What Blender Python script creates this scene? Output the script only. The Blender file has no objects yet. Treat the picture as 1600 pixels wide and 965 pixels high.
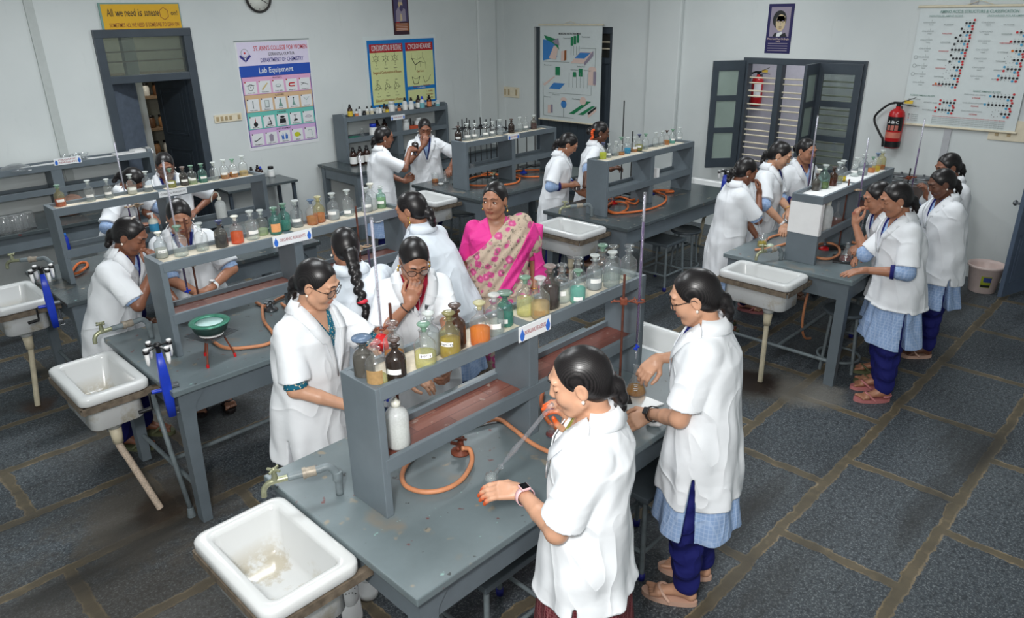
import bpy, bmesh, math, random
import numpy as np
from mathutils import Vector, Matrix, Euler
random.seed(7)
SC = bpy.context.scene
COL = SC.collection
PI = math.pi
R = math.radians

# ------------------------------------------------------------------ camera
CF, CP, CR, CY = 1145.16, R(22.036), R(-0.8894), R(44.698)   # focal (px of a 1600x965 frame), pitch down, roll, azimuth
CAMZ = 2.7
_fw = Vector((math.cos(CY) * math.cos(CP), math.sin(CY) * math.cos(CP), -math.sin(CP)))
_rt = Vector((math.sin(CY), -math.cos(CY), 0))
_up = _rt.cross(_fw)
RT = _rt * math.cos(CR) + _up * math.sin(CR)
UP = -_rt * math.sin(CR) + _up * math.cos(CR)
FW = _fw
cam = bpy.data.cameras.new('camera')
camo = bpy.data.objects.new('camera', cam)
COL.objects.link(camo)
camo.matrix_world = Matrix(((RT.x, UP.x, -FW.x, 0), (RT.y, UP.y, -FW.y, 0), (RT.z, UP.z, -FW.z, CAMZ), (0, 0, 0, 1)))
cam.sensor_fit = 'HORIZONTAL'
cam.sensor_width = 36
cam.lens = CF / 1600 * 36
cam.clip_start = 0.05
SC.camera = camo

# ------------------------------------------------------------------ light and exposure
SC.view_settings.view_transform = 'Standard'
SC.view_settings.look = 'None'
SC.view_settings.gamma = 1
SC.view_settings.use_curve_mapping = False
SC.view_settings.exposure = 0.28
SC.cycles.transparent_max_bounces = 32
SC.cycles.max_bounces = 8
w = bpy.data.worlds.new('world')
SC.world = w
w.use_nodes = True
w.node_tree.nodes['Background'].inputs[0].default_value = (0.75, 0.85, 1, 1)
w.node_tree.nodes['Background'].inputs[1].default_value = 0.35

def area(name, loc, aim, sx, sy, power, col=(1, 1, 1)):
    l = bpy.data.lights.new(name, 'AREA')
    l.shape = 'RECTANGLE'
    l.size, l.size_y = sx, sy
    l.energy = power
    l.color = col
    o = bpy.data.objects.new(name, l)
    COL.objects.link(o)
    o.location = loc
    d = Vector(aim) - Vector(loc)
    o.rotation_euler = d.to_track_quat('-Z', 'Y').to_euler()
    return o

COOL = (0.94, 0.98, 1.0)
# a flash bounced off the ceiling over the photographer, and its direct light
area('flash_bounce', (0.3, 0.2, 3.45), (3.6, 3.6, 0.0), 2.2, 2.2, 74, (1, 0.99, 0.97))
area('flash', (-0.25, 0.25, 3.0), (4.5, 4.5, 0.8), 0.25, 0.25, 60, (1, 0.99, 0.97))
# the room's own ceiling tubes
for _x, _y, _p in ((2.0, 3.2, 30), (2.2, 6.3, 46), (5.2, 2.6, 27), (5.0, 6.2, 40), (7.0, 4.4, 18), (6.8, 1.8, 16)):
    area('tube_light', (_x, _y, 3.50), (_x, _y, 0), 1.3, 0.35, _p, COOL)
area('corridor_light', (9.35, 3.9, 2.9), (9.9, 3.9, 1.4), 1.8, 0.3, 14, (0.95, 0.97, 1))
area('store_light', (3.6, 9.8, 3.0), (3.9, 10.6, 1.0), 0.3, 0.3, 16, (1, 0.93, 0.82))

# ------------------------------------------------------------------ pixel -> place
def ray(px, py):
    return FW + RT * ((px - 800) / CF) - UP * ((py - 482.5) / CF)
CAM = Vector((0, 0, CAMZ))
def atz(px, py, z):
    d = ray(px, py)
    return CAM + d * ((z - CAMZ) / d.z)
def aty(px, py, y):
    d = ray(px, py)
    return CAM + d * (y / d.y)
def atx(px, py, x):
    d = ray(px, py)
    return CAM + d * (x / d.x)
def hgt(px, py, P):
    d = ray(px, py)
    t = (d.x * P[0] + d.y * P[1]) / (d.x ** 2 + d.y ** 2)
    return CAMZ + t * d.z

# ------------------------------------------------------------------ materials
def lin(c):
    c = c / 255
    return c / 12.92 if c <= 0.04045 else ((c + 0.055) / 1.055) ** 2.4
def rgb(r, g, b):
    return (lin(r), lin(g), lin(b), 1)
class NT:
    def __init__(s, name):
        s.m = bpy.data.materials.new(name)
        s.m.use_nodes = True
        s.t = s.m.node_tree
        s.n = s.t.nodes
        s.b = s.n['Principled BSDF']
        s.out = s.n['Material Output']
    def new(s, t, **kw):
        n = s.n.new(t)
        for k, v in kw.items():
            if k[0] == 'i' and k[1:].isdigit():
                n.inputs[int(k[1:])].default_value = v
            else:
                setattr(n, k, v)
        return n
    def link(s, a, b):
        s.t.links.new(a, b)
    def coord(s, scale=(1, 1, 1), rot=(0, 0, 0), loc=(0, 0, 0)):
        tc = s.new('ShaderNodeTexCoord')
        mp = s.new('ShaderNodeMapping')
        s.link(tc.outputs['Object'], mp.inputs[0])
        mp.inputs['Scale'].default_value = scale
        mp.inputs['Rotation'].default_value = rot
        mp.inputs['Location'].default_value = loc
        return mp.outputs[0]
    def noise(s, vec, scale, detail=3, rough=0.55):
        n = s.new('ShaderNodeTexNoise')
        n.inputs['Scale'].default_value = scale
        n.inputs['Detail'].default_value = detail
        n.inputs['Roughness'].default_value = rough
        if vec is not None: s.link(vec, n.inputs['Vector'])
        return n.outputs['Fac']
    def ramp(s, fac, stops, interp='LINEAR'):
        n = s.new('ShaderNodeValToRGB')
        cr = n.color_ramp
        cr.interpolation = interp
        while len(cr.elements) < len(stops): cr.elements.new(0.5)
        for e, (p, c) in zip(cr.elements, stops):
            e.position = p
            e.color = c if len(c) == 4 else (*c, 1)
        s.link(fac, n.inputs[0])
        return n.outputs[0]
    def mix(s, fac, a, b, mode='MIX'):
        n = s.new('ShaderNodeMix', data_type='RGBA', blend_type=mode)
        for sock, v in ((n.inputs[0], fac), (n.inputs[6], a), (n.inputs[7], b)):
            if hasattr(v, 'is_output'): s.link(v, sock)
            else: sock.default_value = v
        return n.outputs[2]
    def math(s, op, a, b=0.0):
        n = s.new('ShaderNodeMath', operation=op)
        for sock, v in ((n.inputs[0], a), (n.inputs[1], b)):
            if hasattr(v, 'is_output'): s.link(v, sock)
            else: sock.default_value = v
        return n.outputs[0]
    def bump(s, h, strength=0.2, dist=0.01):
        n = s.new('ShaderNodeBump')
        n.inputs['Strength'].default_value = strength
        n.inputs['Distance'].default_value = dist
        s.link(h, n.inputs['Height'])
        s.link(n.outputs[0], s.b.inputs['Normal'])
    def set(s, col=None, rough=0.5, metal=0.0, spec=None):
        if col is not None:
            if hasattr(col, 'is_output'): s.link(col, s.b.inputs['Base Color'])
            else: s.b.inputs['Base Color'].default_value = col
        s.b.inputs['Roughness'].default_value = rough
        s.b.inputs['Metallic'].default_value = metal
        if spec is not None: s.b.inputs['Specular IOR Level'].default_value = spec
        return s.m

def plain(name, c, rough=0.5, metal=0.0, var=0.12, scale=18, bump=0.0, spec=None):
    t = NT(name)
    v = t.coord()
    f = t.noise(v, scale)
    d = tuple(x * (1 - var) for x in c[:3]) + (1,)
    l = tuple(min(1, x * (1 + var)) for x in c[:3]) + (1,)
    col = t.ramp(f, [(0.3, d), (0.7, l)])
    if bump: t.bump(t.noise(v, scale * 3), bump, 0.004)
    return t.set(col, rough, metal, spec)

def clear(name, tint, rough=0.03, edge=0.55, milk=0.10):
    """thin glass: tinted see-through with fresnel reflection"""
    t = NT(name)
    t.n.remove(t.b)
    lw = t.new('ShaderNodeLayerWeight')
    lw.inputs[0].default_value = 0.5
    p = t.math('POWER', lw.outputs['Facing'], 2.5)
    e = tuple(x * edge for x in tint[:3]) + (1,)
    c = t.mix(p, tint, e)
    tr = t.new('ShaderNodeBsdfTransparent')
    t.link(c, tr.inputs[0])
    gl = t.new('ShaderNodeBsdfGlossy')
    gl.inputs['Roughness'].default_value = rough
    gl.inputs['Color'].default_value = (0.95, 0.97, 1, 1)
    sch = t.math('ADD', t.math('MULTIPLY', t.math('POWER', lw.outputs['Facing'], 4.0), 0.75), 0.05)
    ms = t.new('ShaderNodeMixShader')
    t.link(sch, ms.inputs[0])
    t.link(tr.outputs[0], ms.inputs[1])
    t.link(gl.outputs[0], ms.inputs[2])
    df = t.new('ShaderNodeBsdfDiffuse')
    df.inputs[0].default_value = tuple(min(.85, x * .7 + .12) for x in tint[:3]) + (1,)
    m2 = t.new('ShaderNodeMixShader')
    nz = t.noise(t.coord(), 30, 2)
    t.link(t.math('MULTIPLY', t.math('ADD', t.math('MULTIPLY', nz, .2), .4), milk * 2), m2.inputs[0])
    t.link(ms.outputs[0], m2.inputs[1])
    t.link(df.outputs[0], m2.inputs[2])
    t.link(m2.outputs[0], t.out.inputs[0])
    return t.m

def liquid(name, c, dens=0.5):
    """coloured liquid: part see-through tint, part body colour"""
    t = NT(name)
    t.n.remove(t.b)
    tr = t.new('ShaderNodeBsdfTransparent')
    tr.inputs[0].default_value = c
    tl = t.new('ShaderNodeBsdfTranslucent')
    tl.inputs[0].default_value = c
    df = t.new('ShaderNodeBsdfDiffuse')
    f = t.noise(t.coord(), 12, 2)
    col = t.mix(f, tuple(x * 0.8 for x in c[:3]) + (1,), tuple(min(1, x * 1.15) for x in c[:3]) + (1,))
    t.link(col, df.inputs[0])
    ad = t.new('ShaderNodeMixShader')
    ad.inputs[0].default_value = 0.4
    t.link(df.outputs[0], ad.inputs[1])
    t.link(tl.outputs[0], ad.inputs[2])
    ms = t.new('ShaderNodeMixShader')
    ms.inputs[0].default_value = dens
    t.link(tr.outputs[0], ms.inputs[1])
    t.link(ad.outputs[0], ms.inputs[2])
    t.link(ms.outputs[0], t.out.inputs[0])
    return t.m

M = {}
# ------------------------------------------------------------------ mesh helpers
class MB:
    """collects verts and faces of one mesh"""
    def __init__(s):
        s.v = []; s.f = []; s.sm = []
    def add(s, v, f, smooth=False):
        o = len(s.v)
        s.v += [tuple(p) for p in v]
        s.f += [tuple(i + o for i in q) for q in f]
        s.sm += [smooth] * len(f)
        return s
    def box(s, x0, x1, y0, y1, z0, z1, bev=0.0):
        if bev <= 0:
            v = [(x, y, z) for z in (z0, z1) for y in (y0, y1) for x in (x0, x1)]
            return s.add(v, [(0, 2, 3, 1), (4, 5, 7, 6), (0, 1, 5, 4), (2, 6, 7, 3), (0, 4, 6, 2), (1, 3, 7, 5)])
        b = min(bev, (x1 - x0) / 2.01, (y1 - y0) / 2.01, (z1 - z0) / 2.01)
        bm = bmesh.new()
        g = bmesh.ops.create_cube(bm, size=1)
        for q in bm.verts:
            q.co = Vector((x0 + (q.co.x + 0.5) * (x1 - x0), y0 + (q.co.y + 0.5) * (y1 - y0), z0 + (q.co.z + 0.5) * (z1 - z0)))
        bmesh.ops.bevel(bm, geom=bm.edges[:], offset=b, segments=2, profile=0.6, affect='EDGES')
        return s.frombm(bm)
    def frombm(s, bm, mat=None, smooth=False):
        bm.verts.index_update()
        v = [(mat @ q.co if mat else q.co.copy()) for q in bm.verts]
        f = [[q.index for q in p.verts] for p in bm.faces]
        bm.free()
        return s.add(v, f, smooth)
    def obox(s, p0, p1, wid, hei, up=(0, 0, 1), bev=0.0):
        """box bar from p0 to p1 with width/height"""
        p0, p1 = Vector(p0), Vector(p1)
        d = (p1 - p0); L = d.length; d.normalize()
        u = Vector(up); sx = d.cross(u)
        if sx.length < 1e-5: sx = d.cross(Vector((1, 0, 0)))
        sx.normalize(); u = sx.cross(d)
        t = MB().box(0, L, -wid / 2, wid / 2, -hei / 2, hei / 2, bev)
        return s.add([p0 + d * a + sx * b + u * c for a, b, c in t.v], t.f)
    def lathe(s, prof, n=20, c=(0, 0, 0), axis=None, smooth=True, close=False):
        c = Vector(c)
        if axis is None: X, Y, Z = Vector((1, 0, 0)), Vector((0, 1, 0)), Vector((0, 0, 1))
        else:
            Z = Vector(axis).normalized()
            X = Z.orthogonal().normalized(); Y = Z.cross(X)
        v = []; f = []
        ids = []
        for r, z in prof:
            if r < 1e-6:
                ids.append([len(v)]); v.append(c + Z * z)
            else:
                ids.append(list(range(len(v), len(v) + n)))
                for i in range(n):
                    a = 2 * PI * i / n
                    v.append(c + X * (r * math.cos(a)) + Y * (r * math.sin(a)) + Z * z)
        for A, B in zip(ids[:-1], ids[1:]):
            for i in range(n):
                j = (i + 1) % n
                if len(A) == 1 and len(B) == 1: continue
                if len(A) == 1: f.append((A[0], B[j], B[i]))
                elif len(B) == 1: f.append((A[i], A[j], B[0]))
                else: f.append((A[i], A[j], B[j], B[i]))
        return s.add(v, f, smooth)
    def cyl(s, p0, p1, r0, r1=None, n=14, smooth=True):
        p0, p1 = Vector(p0), Vector(p1)
        r1 = r0 if r1 is None else r1
        L = (p1 - p0).length
        if L < 1e-6: return s
        return s.lathe([(0, 0), (r0, 0), (r0, 0.0005), (r1, L - 0.0005), (r1, L), (0, L)], n, p0, (p1 - p0), smooth)
    def tube(s, pts, r, n=10, smooth=True, closed=False):
        P = [Vector(p) for p in pts]
        m = len(P)
        rr = r if isinstance(r, (list, tuple)) else [r] * m
        v = []; f = []
        prev = None
        for i, p in enumerate(P):
            if closed: t = P[(i + 1) % m] - P[i - 1]
            else: t = P[min(i + 1, m - 1)] - P[max(i - 1, 0)]
            t.normalize()
            if prev is None: x = t.orthogonal().normalized()
            else:
                x = prev - t * prev.dot(t)
                if x.length < 1e-5: x = t.orthogonal()
                x.normalize()
            prev = x; y = t.cross(x)
            for k in range(n):
                a = 2 * PI * k / n
                v.append(p + x * (rr[i] * math.cos(a)) + y * (rr[i] * math.sin(a)))
        for i in range(m if closed else m - 1):
            for k in range(n):
                a, b = i * n + k, i * n + (k + 1) % n
                c_, d = ((i + 1) % m) * n + (k + 1) % n, ((i + 1) % m) * n + k
                f.append((a, b, c_, d))
        if not closed:
            f.append(tuple(range(n - 1, -1, -1)))
            f.append(tuple(range((m - 1) * n, m * n)))
        return s.add(v, f, smooth)
    def ell(s, c, r, n=16, m=10, rot=None):
        pr = [(math.sin(PI * i / m), -math.cos(PI * i / m)) for i in range(m + 1)]
        t = MB().lathe(pr, n)
        c = Vector(c)
        return s.add([c + ((rot @ Vector((x * r[0], y * r[1], z * r[2]))) if rot else Vector((x * r[0], y * r[1], z * r[2]))) for x, y, z in t.v], t.f, True)
    def loft(s, rings, cap=True, smooth=True, closed=True):
        n = len(rings[0]); v = []; f = []
        for g in rings: v += list(g)
        for i in range(len(rings) - 1):
            for k in range(n if closed else n - 1):
                a, b = i * n + k, i * n + (k + 1) % n
                f.append((a, b, b + n, a + n))
        if cap and closed:
            f.append(tuple(range(n - 1, -1, -1)))
            f.append(tuple(range((len(rings) - 1) * n, len(rings) * n)))
        return s.add(v, f, smooth)
    def prism(s, poly, z0, z1, mp=None):
        n = len(poly)
        v = [(x, y, z0) for x, y in poly] + [(x, y, z1) for x, y in poly]
        if mp: v = [mp(*p) for p in v]
        f = [tuple(range(n - 1, -1, -1)), tuple(range(n, 2 * n))] + [(i, (i + 1) % n, n + (i + 1) % n, n + i) for i in range(n)]
        return s.add(v, f)
    def mesh(s, name):
        me = bpy.data.meshes.new(name)
        me.from_pydata([tuple(p) for p in s.v], [], s.f)
        me.polygons.foreach_set('use_smooth', s.sm)
        me.update()
        return me

def spline(pts, per=6, closed=False):
    P = [Vector(p) for p in pts]
    n = len(P); out = []
    rng = range(n) if closed else range(n - 1)
    for i in rng:
        if closed: a, b, c, d = P[i - 1], P[i], P[(i + 1) % n], P[(i + 2) % n]
        else: a, b, c, d = P[max(i - 1, 0)], P[i], P[i + 1], P[min(i + 2, n - 1)]
        for k in range(per):
            t = k / per
            out.append(0.5 * ((2 * b) + (c - a) * t + (2 * a - 5 * b + 4 * c - d) * t * t + (3 * b - a - 3 * c + d) * t ** 3))
    if not closed: out.append(P[-1])
    return out

def link(name, me, mat=None, parent=None, loc=None, rot=None):
    o = bpy.data.objects.new(name, me)
    COL.objects.link(o)
    if mat is not None:
        if len(me.materials) == 0: me.materials.append(mat)
        if me.materials[0] is not mat:
            o.material_slots[0].link = 'OBJECT'
            o.material_slots[0].material = mat
    if parent is not None: o.parent = parent
    if loc is not None: o.location = loc
    if rot is not None: o.rotation_euler = rot
    return o
def obj(name, mb, mat, parent=None, loc=None, rot=None):
    me = mb.mesh(name) if isinstance(mb, MB) else mb
    return link(name, me, mat, parent, loc, rot)
def tag(o, label, cat, group=None, kind=None):
    o['label'] = label; o['category'] = cat
    if group: o['group'] = group
    if kind: o['kind'] = kind
    return o
def thing(name, label, cat, loc=(0, 0, 0), rotz=0, group=None, rot=None):
    o = bpy.data.objects.new(name, None)
    o.empty_display_size = 0.1
    COL.objects.link(o)
    o.location = loc
    o.rotation_euler = rot if rot is not None else (0, 0, rotz)
    return tag(o, label, cat, group)
def struct(name, mb, mat, label, cat='room'):
    o = obj(name, mb, mat)
    return tag(o, label, cat, None, 'structure')
FITS = []
def text(name, body, w, h, mat, parent, loc, rot=(0, 0, 0), bold=0.0):
    c = bpy.data.curves.new(name, 'FONT')
    c.body = body
    c.align_x = 'CENTER'; c.align_y = 'CENTER'
    c.size = h * 1.38
    c.offset = bold * h
    c.extrude = 0.0002
    c.resolution_u = 2
    c.materials.append(mat)
    o = bpy.data.objects.new(name, c)
    COL.objects.link(o)
    o.parent = parent
    o.location = loc; o.rotation_euler = rot
    FITS.append((o, w))
    return o
ORD = 'first second third fourth fifth sixth seventh eighth ninth tenth eleventh twelfth thirteenth fourteenth fifteenth sixteenth seventeenth eighteenth nineteenth twentieth twenty-first twenty-second twenty-third'.split()
# ================================================================== materials
def mk_wall():
    t = NT('wall_paint')
    v = t.coord()
    f = t.noise(v, 0.9, 4)
    c = t.ramp(f, [(0.3, rgb(206, 212, 212)), (0.7, rgb(218, 223, 222))])
    g = t.noise(t.coord(scale=(3, 3, 0.6)), 3, 5, 0.7)
    c = t.mix(t.ramp(g, [(0.62, (0, 0, 0)), (0.8, (0.35, 0.35, 0.35))]), c, rgb(180, 186, 186))
    t.bump(t.noise(v, 60), 0.05, 0.004)
    return t.set(c, 0.75)
M['wall'] = mk_wall()

def mk_floor():
    t = NT('slate_flagstones')
    v = t.coord()
    n1 = t.new('ShaderNodeTexNoise'); n1.inputs['Scale'].default_value = 7; n1.inputs['Detail'].default_value = 5; n1.inputs['Roughness'].default_value = 0.7
    t.link(v, n1.inputs['Vector'])
    sub = t.new('ShaderNodeVectorMath', operation='SUBTRACT'); t.link(n1.outputs['Color'], sub.inputs[0]); sub.inputs[1].default_value = (0.5, 0.5, 0.5)
    scl = t.new('ShaderNodeVectorMath', operation='SCALE'); t.link(sub.outputs[0], scl.inputs[0]); scl.inputs['Scale'].default_value = 0.075
    ad = t.new('ShaderNodeVectorMath', operation='ADD'); t.link(v, ad.inputs[0]); t.link(scl.outputs[0], ad.inputs[1])
    mp = t.new('ShaderNodeMapping'); t.link(ad.outputs[0], mp.inputs[0]); mp.inputs['Location'].default_value = (-0.53, 0.0, 0)
    br = t.new('ShaderNodeTexBrick')
    br.offset = 0.36; br.offset_frequency = 2
    br.inputs['Scale'].default_value = 1
    br.inputs['Brick Width'].default_value = 0.955
    br.inputs['Row Height'].default_value = 0.645
    br.inputs['Mortar Size'].default_value = 0.044
    br.inputs['Mortar Smooth'].default_value = 0.6
    br.inputs['Color1'].default_value = (0, 0, 0, 1); br.inputs['Color2'].default_value = (1, 1, 1, 1); br.inputs['Mortar'].default_value = (0.5, 0.5, 0.5, 1)
    t.link(mp.outputs[0], br.inputs['Vector'])
    big = t.noise(v, 1.1, 4)
    slab = t.ramp(big, [(0.3, rgb(50, 57, 63)), (0.5, rgb(64, 72, 79)), (0.7, rgb(84, 91, 95))])
    slab = t.mix(0.35, slab, t.mix(br.outputs['Color'], rgb(44, 51, 58), rgb(84, 91, 97)))
    sp = t.noise(v, 85, 3, 0.75)
    slab = t.mix(t.ramp(sp, [(0.5, (0, 0, 0)), (0.66, (0.9, 0.9, 0.9))]), slab, rgb(140, 146, 148))
    sp2 = t.noise(v, 34, 4, 0.7)
    slab = t.mix(t.ramp(sp2, [(0.36, (0.8, 0.8, 0.8)), (0.52, (0, 0, 0))]), slab, rgb(34, 39, 45))
    gn = t.noise(v, 5, 6, 0.75)
    gro = t.ramp(gn, [(0.3, rgb(82, 74, 62)), (0.45, rgb(118, 106, 84)), (0.6, rgb(152, 134, 104)), (0.75, rgb(172, 162, 142))])
    gro = t.mix(t.ramp(t.noise(v, 40, 3), [(0.45, (0, 0, 0)), (0.7, (0.6, 0.6, 0.6))]), gro, rgb(88, 84, 76))
    gro = t.mix(t.ramp(t.math('ADD', br.outputs['Fac'], t.math('MULTIPLY', t.math('SUBTRACT', t.noise(v, 11, 4), .5), .8)), [(.72, (0, 0, 0)), (.95, (.75, .75, .75))]), gro, rgb(84, 77, 62))
    ff = t.math('ADD', br.outputs['Fac'], t.math('MULTIPLY', t.math('SUBTRACT', t.noise(v, 16, 5, .75), .5), 1.1))
    c = t.mix(t.ramp(ff, [(.30, (0, 0, 0)), (.52, (1, 1, 1))]), slab, gro)
    # cement haze around the pipes and brown drain stains: dirt with its own shape
    for i, (x, y, r, col, k) in enumerate(((0.35, 3.0, 1.3, rgb(74, 66, 56), 0.55), (1.6, 5.1, .9, rgb(62, 58, 52), .5), (1.05, 4.05, 0.55, rgb(92, 86, 78), 0.8), (4.95, 2.2, 0.45, rgb(96, 92, 84), 0.6), (1.08, 4.02, 0.2, rgb(58, 44, 32), 0.8), (4.93, 2.22, 0.26, rgb(44, 30, 22), 0.95), (0.94, 5.98, 0.16, rgb(60, 40, 26), 0.9), (1.9, 3.15, 0.5, rgb(98, 94, 86), 0.5), (5.05, 1.85, 0.3, rgb(128, 124, 116), 0.7))):
        ds = t.new('ShaderNodeVectorMath', operation='DISTANCE'); t.link(ad.outputs[0], ds.inputs[0]); ds.inputs[1].default_value = (x, y, 0)
        q = t.math('ADD', t.math('DIVIDE', ds.outputs['Value'], r), t.math('MULTIPLY', t.math('SUBTRACT', gn, 0.5), 1.4))
        c = t.mix(t.ramp(q, [(0.55, (k, k, k)), (1.0, (0, 0, 0))]), c, col)
    wet = t.noise(t.coord(scale=(0.35, 1.6, 1)), 1.3, 4)
    c = t.mix(t.ramp(wet, [(0.53, (0, 0, 0)), (0.68, (0.8, 0.8, 0.8))]), c, rgb(40, 39, 37))
    hh = t.math('SUBTRACT', t.math('MULTIPLY', sp, 0.25), t.math('MULTIPLY', br.outputs['Fac'], 0.5))
    t.bump(hh, 0.5, 0.012)
    return t.set(c, 0.55)
M['floor'] = mk_floor()

def mk_bench(name, c, rough, stains=True):
    t = NT(name)
    v = t.coord()
    f = t.noise(v, 3, 5, 0.6)
    k = 1.0
    col = t.ramp(f, [(0.3, tuple(x * 0.86 for x in c[:3])), (0.7, tuple(x * 1.12 for x in c[:3]))])
    if stains:
        for sc, lo, hi, cc in ((11, 0.70, 0.74, rgb(150, 140, 122)), (17, 0.72, 0.75, rgb(110, 48, 46)), (23, 0.71, 0.74, rgb(46, 46, 44)), (6, 0.66, 0.78, rgb(132, 122, 108)), (29, 0.74, 0.76, rgb(140, 175, 170))):
            g = t.noise(t.coord(loc=(sc * 1.3, sc * 0.7, sc)), sc, 2, 0.5)
            col = t.mix(t.ramp(g, [(lo - .015, (0, 0, 0)), (hi, (0.8, 0.8, 0.8))]), col, cc)
    t.bump(t.noise(v, 40, 3), 0.06, 0.004)
    return t.set(col, rough, 0, 0.5)
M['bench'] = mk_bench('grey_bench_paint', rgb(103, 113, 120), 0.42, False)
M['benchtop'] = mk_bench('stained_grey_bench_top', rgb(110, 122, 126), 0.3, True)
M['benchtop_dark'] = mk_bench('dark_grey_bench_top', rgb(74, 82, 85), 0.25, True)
M['darkgrey'] = plain('dark_grey_paint', rgb(62, 71, 80), 0.4, var=0.1, scale=6)
M['doorblue'] = plain('slate_blue_door_paint', rgb(86, 100, 120), 0.4, var=0.1, scale=5)
M['ceramic'] = plain('white_ceramic', rgb(212, 214, 213), 0.18, var=0.03, scale=4)
def mk_sink():
    t = NT('stained_white_ceramic')
    v = t.coord()
    f = t.noise(v, 6, 5, 0.7)
    geo = t.new('ShaderNodeSeparateXYZ'); t.link(v, geo.inputs[0])
    depth = t.ramp(geo.outputs['Z'], [(0.0, (0.45, 0.45, 0.45)), (0.8, (0, 0, 0))])
    m = t.math('MULTIPLY', t.math('MULTIPLY', t.ramp(f, [(0.50, (0, 0, 0)), (0.60, (1, 1, 1))]), t.ramp(geo.outputs['Z'], [(0.05, (1, 1, 1)), (.16, (0, 0, 0))])), 0.6)
    c = t.mix(m, rgb(208, 210, 210), rgb(160, 144, 104))
    return t.set(c, 0.16)
M['sink'] = mk_sink()
M['rusty'] = plain('rusty_angle_iron', rgb(118, 106, 92), 0.6, 0.3, var=0.4, scale=25)
M['pipe_white'] = plain('yellowed_plastic_pipe', rgb(206, 196, 170), 0.45, var=0.15, scale=12)
M['pipe_grey'] = plain('grey_painted_pipe', rgb(112, 122, 126), 0.45, var=0.2, scale=20)
M['brass'] = plain('dull_brass_tap', rgb(158, 160, 132), 0.35, 0.6, var=0.25, scale=30)
M['chrome'] = plain('chrome', rgb(205, 208, 210), 0.15, 1.0, var=0.05)
M['steel'] = plain('grey_steel', rgb(120, 124, 128), 0.35, 0.8)
M['iron'] = plain('dark_iron_rod', rgb(38, 40, 42), 0.45, 0.3)
M['rustrod'] = plain('rust_brown_rod', rgb(92, 52, 40), 0.55, 0.2, var=0.3, scale=40)
M['rustclamp'] = plain('rusty_clamp', rgb(122, 62, 42), 0.6, 0.2, var=0.35, scale=40)
M['brassclamp'] = plain('brass_clamp', rgb(196, 168, 140), 0.4, 0.5, var=0.2, scale=40)
M['hose'] = plain('orange_rubber_hose', rgb(206, 138, 98), 0.5, var=0.14, scale=14)
M['hose2'] = plain('bright_orange_rubber_hose', rgb(204, 106, 52), 0.5, var=0.12, scale=14)
M['white'] = plain('white_paper', rgb(236, 236, 236), 0.7, var=0.02)
M['paper'] = plain('cream_liner_paper', rgb(206, 196, 178), 0.75, var=0.16, scale=14)
M['black'] = plain('black_plastic', rgb(22, 22, 24), 0.35, var=0.1)
M['blueplast'] = plain('royal_blue_plastic', rgb(30, 62, 190), 0.35, var=0.1)
M['bluefoot'] = plain('navy_rubber_foot', rgb(34, 40, 130), 0.5, var=0.1)
M['red'] = plain('red_plastic', rgb(200, 24, 30), 0.35, var=0.1)
M['cream'] = plain('cream_paint', rgb(224, 214, 190), 0.5, var=0.06)
M['frost'] = plain('frosted_window_pane', rgb(150, 166, 158), 0.35, var=0.1, scale=3)
M['terra'] = plain('terracotta_tray', rgb(190, 84, 54), 0.6, var=0.1)
M['teal'] = plain('teal_plastic', rgb(40, 120, 100), 0.4, var=0.1)
def mk_wood():
    t = NT('reddish_wood_vinyl')
    v = t.coord()
    br = t.new('ShaderNodeTexBrick'); br.offset = 0.4
    br.inputs['Scale'].default_value = 1; br.inputs['Brick Width'].default_value = 0.42; br.inputs['Row Height'].default_value = 0.075
    br.inputs['Mortar Size'].default_value = 0.002
    br.inputs['Color1'].default_value = rgb(112, 62, 52); br.inputs['Color2'].default_value = rgb(152, 104, 88); br.inputs['Mortar'].default_value = rgb(80, 44, 40)
    t.link(v, br.inputs[0])
    g = t.noise(t.coord(scale=(3, 40, 3)), 3, 4)
    c = t.mix(t.math('MULTIPLY', g, 0.5), br.outputs[0], rgb(96, 52, 44))
    d = t.noise(v, 20, 3)
    c = t.mix(t.ramp(d, [(0.62, (0, 0, 0)), (0.72, (0.5, 0.5, 0.5))]), c, rgb(180, 168, 156))
    return t.set(c, 0.4)
M['woodvinyl'] = mk_wood()
M['glass'] = clear('clear_glass', (0.975, 0.985, 0.98, 1), edge=.66, milk=.05)
M['beakerglass'] = clear('thin_beaker_glass', (0.985, 0.99, 0.99, 1), edge=0.72, milk=.05)
M['pane'] = clear('window_pane_glass', (0.62, 0.68, 0.64, 1), edge=0.8)

# ================================================================== room shell
XR, YL, ZC = 8.7, 8.7, 3.6
def wallbox(mb, axis, p, t, u0, u1, z0, z1, holes):
    """wall slab on plane axis=p, thickness t outward, with rectangular holes (u0,u1,z0,z1)"""
    us = sorted({u0, u1} | {h[0] for h in holes} | {h[1] for h in holes})
    zs = sorted({z0, z1} | {h[2] for h in holes} | {h[3] for h in holes})
    for a, b in zip(us[:-1], us[1:]):
        for c, d in zip(zs[:-1], zs[1:]):
            if any(h[0] <= a and b <= h[1] and h[2] <= c and d <= h[3] for h in holes): continue
            if axis == 'x': mb.box(p, p + t, a, b, c, d)
            else: mb.box(a, b, p, p + t, c, d)
    return mb
WIN = (3.10, 4.56, 0.80, 2.15)
D2 = (6.57, 8.05, 0.0, 2.49)
D3 = (0.10, 1.17, 0.0, 2.15)
D1 = (2.72, 3.74, 0.0, 2.59)
struct('floor', MB().box(-1.4, 11.6, -1.4, 11.6, -0.1, 0), M['floor'], 'dark slate flagstone floor with sandy cement joints', 'floor')
struct('ceiling', MB().box(-1.4, 9.0, -1.4, 9.0, ZC, ZC + 0.1), M['wall'], 'white ceiling above the laboratory', 'ceiling')
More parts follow.
